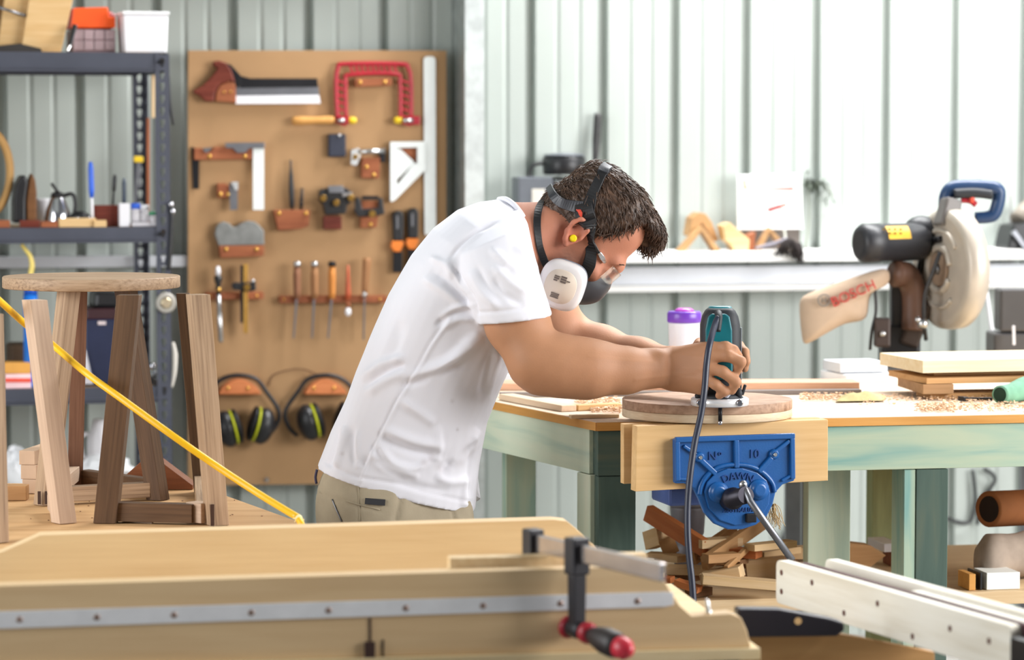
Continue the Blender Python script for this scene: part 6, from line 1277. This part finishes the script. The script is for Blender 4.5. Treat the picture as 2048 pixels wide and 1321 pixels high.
# cut away face, temples and the area round the ears
Hh.half(H(.0, 0, -.030), (-hu), .01)
Hh.ell(H(.098, -.045, .022), (.070, .080, .070), HA, .008, 's'); Hh.ell(H(.098, .045, .022), (.070, .080, .070), HA, .008, 's'); Hh.ell(H(.120, 0, .040), (.060, .09, .045), HA, .01, 's')
for sy in (-1, 1): Hh.ell(H(.120, sy*.066, .078), (.064, .062, .062), HA, .01, 's')
for sy in (-1, 1): Hh.ell(H(.0, sy*.085, -.018), (.034, .030, .050), HA, .008, 's'); Hh.ell(H(.045, sy*.085, -.012), (.040, .030, .036), HA, .008, 's')
Vh, Fh = Hh.nets()
def hair_disp(V, Nn):
    q = V-E0; f, s_, u = q@hf, q@hs, q@hu; ang = np.arctan2(s_, .02+np.abs(u-.05)); wav = noise3(V, 45, 4)*.8
    st = np.sin(ang*42+noise3(V, 30, 3)*4)*.0011+np.sin(ang*95+f*40+noise3(V, 60, 8)*4)*.0007+wav*.0022*(1+1.2*np.clip((f-.05)/.05, 0, 1))
    return st
m, nt, b = _new('hair'); tc = N(nt, 'ShaderNodeTexCoord'); mp_ = N(nt, 'ShaderNodeMapping'); mp_.inputs['Rotation'].default_value = (0, R(-48), 0); mp_.inputs['Scale'].default_value = (30, 300, 60); nz = N(nt, 'ShaderNodeTexNoise'); nz.inputs['Scale'].default_value = 1; nz.inputs['Detail'].default_value = 5
r_ = _ramp(nt, [(.3, S('#2d1f18')), (.7, S('#664c3b'))]); nt.links.new(tc.outputs['Object'], mp_.inputs['Vector']); nt.links.new(mp_.outputs[0], nz.inputs['Vector']); nt.links.new(nz.outputs['Fac'], r_.inputs[0]); nt.links.new(r_.outputs[0], b.inputs['Base Color']); b.inputs['Roughness'].default_value = .45
bp = N(nt, 'ShaderNodeBump'); bp.inputs['Strength'].default_value = .6; bp.inputs['Distance'].default_value = .003; nt.links.new(nz.outputs['Fac'], bp.inputs['Height']); nt.links.new(bp.outputs[0], b.inputs['Normal'])
hair, Vh, Fh = meshout(Vh, Fh, 'hair', m, person, 1, hair_disp)
hs_ = np.random.RandomState(5); Nh = np.zeros_like(Vh); cr = np.cross(Vh[Fh[:, 2]]-Vh[Fh[:, 0]], Vh[Fh[:, 3]]-Vh[Fh[:, 1]])
for i in range(4): np.add.at(Nh, Fh[:, i], cr)
Nh /= np.maximum(np.linalg.norm(Nh, axis=1), 1e-9)[:, None]
def strands(name, sel, n, L, r_, lift, flow, seed):
    rs = np.random.RandomState(seed); k = MB(G); idx = rs.choice(sel, n)
    for j in idx:
        p = Vector(Vh[j]); nn = Vector(Nh[j]); q = Vh[j]-E0; f, s_, u = q@hf, q@hs, q@hu
        d = flow(f, s_, u); d = Vector(hf*d[0]+hs*d[1]+hu*d[2])+Vector(rs.normal(size=3)*.30); d = (d-nn*d.dot(nn)); d.normalize(); l_ = L*rs.uniform(.6, 1.3)
        k.tube([p-nn*.002, p+d*l_*.5+nn*lift*rs.uniform(.3, 1), p+d*l_+nn*lift*rs.uniform(-.6, .9)], [r_, r_, r_*.4], 4, 3)
    return k.build(name, m, hair, kind='stuff')
qh = Vh-E0; fh, sh_, uh = qh@hf, qh@hs, qh@hu
top_ = np.where((uh > .045) | (fh > .05))[0]; back_ = np.where((uh <= .06) & (fh < .03))[0]
strands('strands', top_, 2300, .026, .00085, .0028, lambda f, s_, u: (1, s_*4, -.15-max(0, f-.02)*9-max(0, abs(s_)-.045)*22), 1)
strands('short_strands', back_, 1100, .013, .0007, .0012, lambda f, s_, u: (-.15, 0, -1), 2)
fr0 = np.where((fh > .085) & (uh > .085))[0]; strands('fringe', fr0, 420, .020, .0009, .003, lambda f, s_, u: (.5, 0, -1), 3)
k = MB(G)
for i in range(40):
    t = i/39; p = Vector(H(.099+.006*math.sin(t*3), -.012-t*.038, .029+.004*math.sin(t*3.1))); k.tube([p, p+Vector(hf)*.004+Vector((0, -.004, 0))+Vector(hu)*.003], .0008, 4, 0)
k.build('eyebrow', m, hair)

# ---- t-shirt: torso rings and sleeves fused by voxel remesh
ringdef = [((634, 932), (950, 1020), .170), ((662, 862), (959, 930), .166), ((692, 798), (974, 845), .165), ((713, 742), (1000, 782), .168), ((741, 675), (1024, 728), .174), ((777, 590), (1048, 684), .182), ((823, 511), (1060, 630), .190), ((868, 456), (1068, 585), .192), ((915, 420), (1068, 545), .180), ((958, 404), (1068, 512), .150), ((998, 399), (1074, 488), .112), ((1020, 401), (1066, 474), .084)]
k = MB(G); rings = []
for (bu, bv), (fu, fv), bw in ringdef:
    Pb, Pf = at(bu, bv, 5.98), at(fu, fv, 5.98); c_ = (Pb+Pf)/2; hx = (Pf-Pb)/2; R_ = []
    for i in range(40):
        a = 2*math.pi*i/40; e = 2.5; cc, ss = math.cos(a), math.sin(a); R_.append(c_+hx*math.copysign(abs(cc)**(2/e), cc)+Vector((0, bw, 0))*math.copysign(abs(ss)**(2/e), ss))
    rings.append(R_)
k.loft(rings)
def sleeve(pts, rads, sy):
    RR = []
    for i, ((u0, v0), (u1, v1), Y, w_) in enumerate(pts):
        a, b = at(u0, v0, Y), at(u1, v1, Y); c_ = (a+b)/2; hx = (b-a)/2; RR.append([c_+hx*math.cos(2*math.pi*j/32)+Vector((0, w_, 0))*math.sin(2*math.pi*j/32) for j in range(32)])
    k.loft(RR)
sleeve([((908, 470), (1040, 418), 5.90, .06), ((905, 515), (1056, 446), 5.850, .090), ((916, 560), (1067, 497), 5.825, .090), ((933, 602), (1083, 560), 5.805, .086), ((956, 649), (1106, 632), 5.793, .079)], None, -1)
sleeve([((925, 470), (1050, 420), 6.06, .05), ((940, 515), (1075, 450), 6.12, .085), ((960, 560), (1100, 500), 6.155, .085), ((985, 600), (1122, 558), 6.17, .080)], None, 1)
# front tail of the shirt hanging past the far side
sh0 = k.build('t_shirt', WHITEP, person); md = sh0.modifiers.new('r', 'REMESH'); md.mode = 'VOXEL'; md.voxel_size = .0036
bpy.context.view_layer.update(); ev = sh0.evaluated_get(bpy.context.evaluated_depsgraph_get()); me = bpy.data.meshes.new_from_object(ev)
bpy.data.objects.remove(sh0); nv = len(me.vertices); Vs = np.zeros(nv*3); me.vertices.foreach_get('co', Vs); Vs = Vs.reshape(-1, 3)+np.array(TH[person.name]); Fs = np.array([list(p.vertices) for p in me.polygons if len(p.vertices) == 4]); bpy.data.meshes.remove(me)
FOLDS = [  # photo polyline, width px, height m  (positive = ridge)
 ([(1000, 442), (955, 462), (920, 490), (900, 518)], 4, -.0030), ([(898, 522), (925, 560), (946, 600), (956, 646)], 4, -.0040), ([(892, 516), (912, 548), (938, 590)], 7, .0045),
 ([(980, 495), (1005, 520), (1050, 560), (1085, 575)], 8, .0050), ([(1010, 530), (1040, 552), (1080, 572)], 7, -.0040), ([(985, 530), (1020, 565), (1060, 590)], 8, .0045), ([(985, 555), (1010, 590), (1050, 610)], 7, -.0035), ([(940, 540), (965, 585), (1000, 618)], 9, .0040), ([(952, 530), (975, 575), (1010, 610)], 7, -.0030), ([(1030, 490), (1060, 520), (1088, 545)], 7, .0035),
 ([(955, 626), (1010, 622), (1102, 608)], 2.2, -.0016), ([(858, 515), (890, 530), (905, 560)], 6, .0035), ([(860, 540), (890, 560), (930, 600), (945, 612)], 6, -.0030), ([(845, 555), (885, 580), (930, 612)], 8, .0040), ([(880, 640), (910, 618), (945, 610)], 6, .0040), ([(870, 655), (900, 628), (944, 620)], 5, -.0035), ([(885, 660), (915, 640), (950, 640)], 6, .0030),
 ([(900, 640), (865, 690), (840, 735), (800, 800), (765, 870), (735, 930), (722, 962)], 2.6, .00165), ([(893, 640), (858, 690), (833, 735), (793, 800), (758, 870), (729, 930)], 3, -.0012),
 ([(720, 760), (770, 725), (810, 715)], 8, .0045), ([(730, 790), (775, 760), (815, 745)], 9, .0040), ([(725, 775), (775, 742), (812, 730)], 6, -.0035), ([(812, 760), (870, 735), (930, 705), (965, 670)], 9, .0055), ([(800, 775), (860, 752), (930, 725)], 7, -.0040), ([(960, 660), (900, 720), (850, 760)], 8, .004), ([(1000, 700), (985, 740), (975, 790)], 8, .0040), ([(985, 700), (972, 745), (962, 800)], 7, -.0035), ([(1012, 720), (1000, 760), (985, 800)], 6, -.003),
 ([(765, 860), (830, 885), (890, 895)], 10, .0050), ([(760, 872), (820, 900), (890, 912)], 8, -.0045), ([(800, 800), (845, 830), (870, 850)], 9, .0045), ([(740, 900), (760, 930), (800, 948), (840, 952)], 8, .0060), ([(745, 915), (775, 940), (830, 962)], 6, -.0045), ([(755, 885), (785, 925), (830, 938), (860, 920)], 7, .0050), ([(960, 860), (925, 900), (900, 930)], 10, .0055), ([(950, 880), (910, 920), (880, 950)], 8, -.0045), ([(875, 850), (878, 900), (872, 925)], 7, .0035),
 ([(690, 850), (680, 900), (672, 940)], 7, .0045), ([(702, 850), (706, 900), (714, 935)], 7, -.0040), ([(680, 855), (668, 900), (655, 935)], 6, -.0040), ([(716, 860), (712, 905), (716, 940)], 6, .0035), ([(870, 950), (900, 965), (945, 960)], 8, .0040), ([(788, 962), (840, 975), (900, 985)], 7, -.003), ([(935, 960), (930, 1000), (928, 1016)], 6, .0035), ([(948, 900), (940, 950), (938, 1000)], 7, -.0035),
 ([(640, 918), (700, 950), (790, 968), (860, 988), (945, 1005)], 2.2, -.0016), ([(760, 600), (745, 650), (730, 700)], 12, .003), ([(800, 640), (790, 690), (770, 730)], 12, -.003)]
def shirt_disp(V, Nn):
    u, v = topx(V); d = noise3(V, 20, 9)*.0022+noise3(V, 48, 10)*.0009
    near = np.clip(-Nn[:, 1]*2.2, 0, 1); nearY = (V[:, 1] < 6.0)
    for pts, w_, a_ in FOLDS:
        P = np.array([(p.x, p.y) for p in crom([(x, y, 0) for x, y in pts], 7)]); lo, hi = P.min(0)-w_*3, P.max(0)+w_*3; s_ = np.where(nearY & (u > lo[0]) & (u < hi[0]) & (v > lo[1]) & (v < hi[1]))[0]
        if not len(s_): continue
        w2 = max(w_, 3.2)*1.1; D2, t = segd(u[s_], v[s_], pts); d[s_] += near[s_]*a_*1.75*np.exp(-D2/w2**2)*(np.clip(np.minimum(t, 1-t)*4+.1, 0, 1) if abs(a_) > .0017 else 1)
    return d
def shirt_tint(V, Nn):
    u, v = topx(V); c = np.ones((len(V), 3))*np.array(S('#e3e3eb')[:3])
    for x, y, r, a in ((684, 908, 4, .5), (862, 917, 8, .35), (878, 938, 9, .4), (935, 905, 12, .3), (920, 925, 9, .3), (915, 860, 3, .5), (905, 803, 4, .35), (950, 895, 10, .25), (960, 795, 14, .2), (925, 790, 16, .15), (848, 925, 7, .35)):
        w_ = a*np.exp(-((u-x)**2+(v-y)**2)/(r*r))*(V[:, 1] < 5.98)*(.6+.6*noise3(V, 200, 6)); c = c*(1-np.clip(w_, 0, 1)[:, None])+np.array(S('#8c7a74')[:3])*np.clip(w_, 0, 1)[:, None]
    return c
m, nt, b = _new('white_cotton'); an = N(nt, 'ShaderNodeAttribute', attribute_name='tint'); nt.links.new(an.outputs['Color'], b.inputs['Base Color']); b.inputs['Roughness'].default_value = .85; b.inputs['Specular IOR Level'].default_value = .15; b.inputs['Sheen Weight'].default_value = .1
tc = N(nt, 'ShaderNodeTexCoord'); nz = N(nt, 'ShaderNodeTexNoise'); nz.inputs['Scale'].default_value = 900; bp = N(nt, 'ShaderNodeBump'); bp.inputs['Strength'].default_value = .08; bp.inputs['Distance'].default_value = .001; nt.links.new(tc.outputs['Object'], nz.inputs['Vector']); nt.links.new(nz.outputs['Fac'], bp.inputs['Height']); nt.links.new(bp.outputs[0], b.inputs['Normal']); COT = m; COT2 = paint('plain_cotton', '#e3e3eb', .85, 0, .02)
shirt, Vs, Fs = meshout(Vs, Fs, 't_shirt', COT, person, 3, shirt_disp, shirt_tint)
k = MB(G); k.tube([at(u, v, Y) for u, v, Y in ((998, 399, 6.0), (1012, 399, 5.93), (1030, 412, 5.905), (1050, 440, 5.90), (1068, 476, 5.92), (1074, 490, 5.98))], .0055, 10, 6); k.build('collar', COT2, shirt)
k = MB(G); k.loft([[at(u, v, Y) for u, v, Y in ((940, 940, 6.05), (955, 945, 6.12), (952, 950, 6.13), (938, 945, 6.06))], [at(u, v, Y) for u, v, Y in ((940, 985, 6.05), (961, 998, 6.12), (958, 1001, 6.13), (938, 990, 6.06))], [at(u, v, Y) for u, v, Y in ((938, 1012, 6.05), (950, 1004, 6.10), (948, 1006, 6.11), (936, 1014, 6.06))]], smooth=False); k.build('shirt_tail', COT2, shirt)
# ---- trousers and boots
KH = paint('khaki_cotton', '#a89c86', .85, 0, .08, 20, bump=.12, spec=.15)
T = Field((-.52, 5.60, .0), (.30, 6.36, .90), .0055); T.v[:] = .08
pw = [A_(796, 950, 5.98), A_(790, 1000, 5.98), A_(790, 1060, 5.98)]
for sy in (-1, 1):
    for p_, r_ in ((A_(715, 985, 5.98+sy*.066), .088), (A_(866, 1024, 5.98+sy*.066), .086)): T.ell(p_+np.array([0, 0, -.035]), (r_-.003, .078, .125), None, .06)
T.ell(A_(792, 1005, 5.98), (.138, .135, .09), None, .05)
for h_, kn, an_ in LEGS: T.path([np.array(h_)+np.array([0, 0, .0]), kn, np.array(an_)+np.array([0, 0, .0])], [.098, .080, .068], .05)
Vt, Ft = T.nets()
def tr_disp(V, Nn):
    u, v = topx(V); d = noise3(V, 40, 12)*.003
    for pts, w_, a_ in (([(634, 985), (700, 1008), (760, 1022)], 2.5, -.002), ([(716, 975), (720, 1045)], 2.5, -.002), ([(800, 985), (800, 1005), (792, 1040)], 6, -.005), ([(665, 1000), (685, 1044)], 3, -.003), ([(905, 1020), (910, 1045)], 4, -.004)):
        d += (V[:, 1] < 6)*a_*np.exp(-segd(u, v, pts)[0]/w_**2)
    return d
trs, Vt, Ft = meshout(Vt, Ft, 'trousers', KH, person, 3, tr_disp)
BOOT = paint('brown_boot', '#5a4332', .6, 0, .1)
for h_, kn, an_ in LEGS:
    f = Field((an_[0]-.16, an_[1]-.12, 0), (an_[0]+.30, an_[1]+.12, .22), .006); f.v[:] = .08; f.path([np.array(an_)+(0, 0, .07), np.array(an_), (an_[0]+.05, an_[1], .06), (an_[0]+.17, an_[1], .048)], [.052, .054, .052, .046], .03); f.cone((an_[0]-.02, an_[1], .05), (an_[0]+.17, an_[1], .045), .05, .046, .02); f.half((0, 0, .004), (0, 0, -1), .004)
    V_, F_ = f.nets(); meshout(V_, F_, 'boot', BOOT, person, 2)
def bvh_of(objs):
    V, F = [], []; o_ = 0
    for A1, B1 in objs: V.append(A1); F.append(B1+o_); o_ += len(A1)
    return BVHTree.FromPolygons([Vector(v) for v in np.concatenate(V)], [list(map(int, f)) for f in np.concatenate(F)])
BT_ = bvh_of([(Vt, Ft), (Vs, Fs)])
def hit(bv, u, v, off=0.0):
    d = ray(u, v).normalized(); h = bv.ray_cast(CAM, d); 
    return (h[0]+h[1]*off, h[1]) if h[0] is not None else (at(u, v, 5.9), Vector((0, -1, 0)))
k = MB(G); c4 = [hit(BT_, u, v, .002)[0] for u, v in ((731, 997), (771, 1000), (770, 1012), (730, 1009))]; n_ = Vector((0, -.003, 0)); k.add([*c4, *[c+n_ for c in c4]], [(0, 1, 2, 3), (7, 6, 5, 4), (0, 4, 5, 1), (1, 5, 6, 2), (2, 6, 7, 3), (3, 7, 4, 0)]); k.build('pocket_patch', paint('dark_patch', '#2a2a2e', .7), trs, label='dark rubber pocket patch')
def seam(pts, m_, r_, par, nm, bv, off=.001): k = MB(G); k.tube([hit(bv, u, v, off)[0] for u, v in pts], r_, 6, 3); return k.build(nm, m_, par)
seam([(665, 1000), (672, 1018), (684, 1044)], DSTEEL, .0016, trs, 'zip', BT_); seam([(640, 985), (700, 1005), (760, 1020)], KH, .0014, trs, 'seam', BT_); seam([(717, 976), (719, 1010), (720, 1044)], KH, .0014, trs, 'seam', BT_); seam([(634, 940), (631, 955), (633, 968)], paint('navy_belt', '#3a3550', .6), .003, trs, 'belt', BT_)
# ---- respirator, glasses, plug: laid on the real surface found by rays from the camera
HB = bvh_of([(Vb, Fb), (Vh, Fh)])
RUBK = paint('strap_black', '#17171a', .55, 0, .1); GREYS = paint('respirator_grey', '#3a3c41', .45, 0, .06)
resp = thing('respirator_tmp', '', '', G, (0, 0, 0)); bpy.data.objects.remove(resp)
k = MB(G); mk = Field(H(.08, 0, -.05)-.12, H(.08, 0, -.05)+.12, .0032); mk.ell(H(.078, 0, -.050), (.046, .046, .050), HA, .02); mk.ell(H(.104, 0, -.040), (.026, .026, .030), HA, .02); mk.cone(H(.07, -.03, -.080), H(.063, -.085, -.088), .022, .022, .02); mk.cone(H(.07, .03, -.080), H(.063, .085, -.088), .022, .022, .02); mk.ell(H(.102, 0, -.018), (.020, .019, .018), HA, .015)
V_, F_ = mk.nets(); mask, Vm, Fm = meshout(V_, F_, 'respirator', GREYS, person, 2)
fax = np.array([-.16, -.96, -.10]); fax /= np.linalg.norm(fax)
for sy in (-1, 1):
    ax = Vector(fax if sy < 0 else fax*np.array([1, -1, 1])); cc = Vector(A_(1122, 572, YH-.128)) if sy < 0 else Vector(A_(1122, 572, YH))+Vector((0, .125, 0))
    x_ = Vector((1, 0, 0)); x_ = (x_-ax*x_.dot(ax)).normalized(); y_ = x_.cross(ax).normalized()
    if y_.z < 0: y_ = -y_
    rot = R(-18); x2 = x_*math.cos(rot)+y_*math.sin(rot); y2 = -x_*math.sin(rot)+y_*math.cos(rot)
    def fr_(s_, t_, n=44, e=3.0, a=.0465, bb=.049):
        o = []
        for i in range(n):
            q = 2*math.pi*i/n; c_, s2 = math.cos(q), math.sin(q); o.append(cc+ax*t_+x2*(math.copysign(abs(c_)**(2/e), c_)*a*s_)+y2*(math.copysign(abs(s2)**(2/e), s2)*bb*s_))
        return o
    k = MB(G); k.loft([fr_(.90, -.034), fr_(.99, -.030), fr_(.99, -.020), fr_(.93, -.019)]); k.build('filter_base', paint('filter_grey', '#7f8794', .45, 0, .05), mask)
    k = MB(G); k.loft([fr_(.94, -.020), fr_(1.0, -.016), fr_(1.0, -.004), fr_(.95, .004), fr_(.84, .009), fr_(.55, .0115), fr_(.02, .012)]); ft = k.build('filter_cover', paint('filter_white', '#ebe6e6', .35, 0, .02), mask)
    if sy < 0:
        k = MB(G); k.loft([fr_(.70, .0100, e=2.4), fr_(.68, .0124, e=2.4), fr_(.02, .0134, e=2.4)]); k.build('label', paint('label_beige', '#e2d3c3', .6, 0, .02), mask, label='beige filter label')
        for (a0, b0, w_, h_) in ((-.009, .015, .008, .0022), (-.009, .0115, .008, .0022), (-.010, .008, .006, .0022), (.002, .0165, .009, .0026), (.002, .0125, .009, .0026), (.002, .0085, .009, .0026), (.010, .012, .005, .0016), (-.004, -.013, .013, .002), (-.004, -.016, .012, .002), (-.004, -.019, .013, .002)):
            k = MB(G); c0 = cc+ax*.0137+x2*a0*1.3+y2*b0*1.25; k.bar(c0-x2*w_*.65, c0+x2*w_*.65, h_*1.2, .0012, side=y2); k.build('print', paint('print_grey', '#6f625c', .7), mask)
def ribbon(pts, w_, par, nm, m_, th_=.0022, bv=HB, off=.0012, n=5):
    P = []
    for p in pts:
        if len(p) == 2: c_, nn = hit(bv, p[0], p[1], off)
        else: c_ = at(*p); nn = (c_-Vector(H(0, 0, .03))).normalized()
        P.append((c_, nn))
    C_ = crom([p for p, _ in P], n); Nm = crom([q for _, q in P], n); rg = []
    for i in range(len(C_)):
        t = (C_[min(i+1, len(C_)-1)]-C_[max(i-1, 0)]).normalized(); nn = Nm[i].normalized(); s_ = t.cross(nn).normalized(); nn = s_.cross(t)
        wv = np.interp(i/(len(C_)-1), np.linspace(0, 1, len(w_)), w_)/2 if isinstance(w_, (list, tuple)) else w_/2
        rg.append([C_[i]+s_*wv-nn*.002, C_[i]+s_*wv+nn*th_, C_[i]-s_*wv+nn*th_, C_[i]-s_*wv-nn*.002])
    k = MB(G); k.loft(rg, smooth=False); return k.build(nm, m_, par, bev=.0006, seg=1)
ribbon([(1089, 396, 5.96), (1084, 404), (1076, 425), (1074, 455), (1078, 490), (1086, 516), (1096, 536)], [.017, .015, .0145, .016], mask, 'neck_strap', RUBK)
ribbon([(1101, 376, 5.98), (1108, 392), (1122, 404), (1142, 411), (1166, 416)], [.014, .018, .020, .026], mask, 'head_strap', paint('strap_grey', '#2c2d33', .4, 0, .1), .0065)
ribbon([(1172, 438), (1178, 412), (1188, 385), (1200, 358), (1211, 338), (1214, 332, 5.99)], [.030, .022, .017, .017], mask, 'head_strap', RUBK, .0065)
ribbon([(1166, 408), (1172, 432), (1178, 456)], [.034, .040, .030], mask, 'harness_plate', RUBK, .007)
ribbon([(1178, 448), (1181, 475), (1182, 505), (1178, 530), (1168, 552)], [.026, .022, .022, .026, .022], mask, 'cheek_strap', RUBK, .003)
ribbon([(1204, 349), (1208, 342), (1213, 336)], .021, mask, 'buckle', GREYS, .009)
ribbon([(1150, 416), (1157, 424), (1163, 434)], [.004, .008, .003], mask, 'red_tab', paint('signal_red', '#e0503c', .5), .0085)
gl = ribbon([(1182, 474), (1190, 492), (1197, 506)], [.004, .006, .006], person, 'glasses', BLK, .004)
ribbon([(1197, 504), (1203, 514), (1208, 524)], [.007, .010, .006], gl, 'hinge', metal('painted_lens_glint', '#e6e9ee', .15), .006)  # bright strip standing in for the highlight on the lens, no real hinge
k = MB(G); V = []; F = []
for i in range(9):
    a = R(-62+i*15.5) 
    for j in range(5):
        w2 = .006-j*.0085; c_ = Vector(H(.070+.052*math.cos(a), 0, w2+.012))+Vector((0, .064*math.sin(a), 0)); V.append(c_)
for i in range(8):
    for j in range(4): F.append((i*5+j, i*5+j+1, i*5+j+6, i*5+j+5))
k.add(V, F, None, True); lens = k.build('lens', paint('clear_lens', '#f2f4f6', .05, 0, .01, trans=.95, alpha=.45), gl); so = lens.modifiers.new('s', 'SOLIDIFY'); so.thickness = .0016
p, n_ = hit(HB, 1147, 475, 0); k = MB(G); k.lathe(p-n_*.006, p+Vector((-.03, -1, -.1)).normalized()*.010, [(0, .006), (.5, .0075), (.85, .0072), (1, .005)], 18); k.build('ear_plug', paint('plug_yellow', '#f2d800', .5, 0, .03), person)
# ================================================================ camera, light
cd = bpy.data.cameras.new('camera'); cam = bpy.data.objects.new('camera', cd); COL.objects.link(cam)
cd.sensor_width = 36; cd.lens = FPX*36/2048; cam.location = CAM; cam.rotation_euler = (math.pi/2-PITCH, 0, 0)
cd.dof.use_dof = True; cd.dof.focus_distance = 5.95; cd.dof.aperture_fstop = 3.4; cd.clip_end = 60
SC.camera = cam
w = bpy.data.worlds.new('sky'); SC.world = w; w.use_nodes = True
bg = w.node_tree.nodes['Background']; bg.inputs[0].default_value = (.93, .97, 1, 1); bg.inputs[1].default_value = .15
def area(name, loc, target, sx, sy, power, col=(1, 1, 1)):
    l = bpy.data.lights.new(name, 'AREA'); l.shape = 'RECTANGLE'; l.size = sx; l.size_y = sy; l.energy = power; l.color = col
    o = bpy.data.objects.new(name, l); COL.objects.link(o); o.location = loc
    o.rotation_euler = (Vector(target)-Vector(loc)).to_track_quat('-Z', 'Y').to_euler(); return o
area('door_daylight', (4.3, 4.5, 2.2), (.0, 5.7, 1.15), 3.6, 2.2, 300, (1, .99, .98))
area('side_daylight', (-3.1, 4.3, 1.8), (.4, 5.0, 1.0), 2.4, 2.2, 115, (.97, .99, 1))
area('roof_light', (1.3, 8.2, 3.9), (1.2, 7.9, 0), 3.8, .55, 320, (1, 1, 1))
SC.view_settings.view_transform = 'Standard'; SC.view_settings.look = 'None'; SC.view_settings.gamma = 1; SC.view_settings.exposure = 0.2
SC.view_settings.use_curve_mapping = False
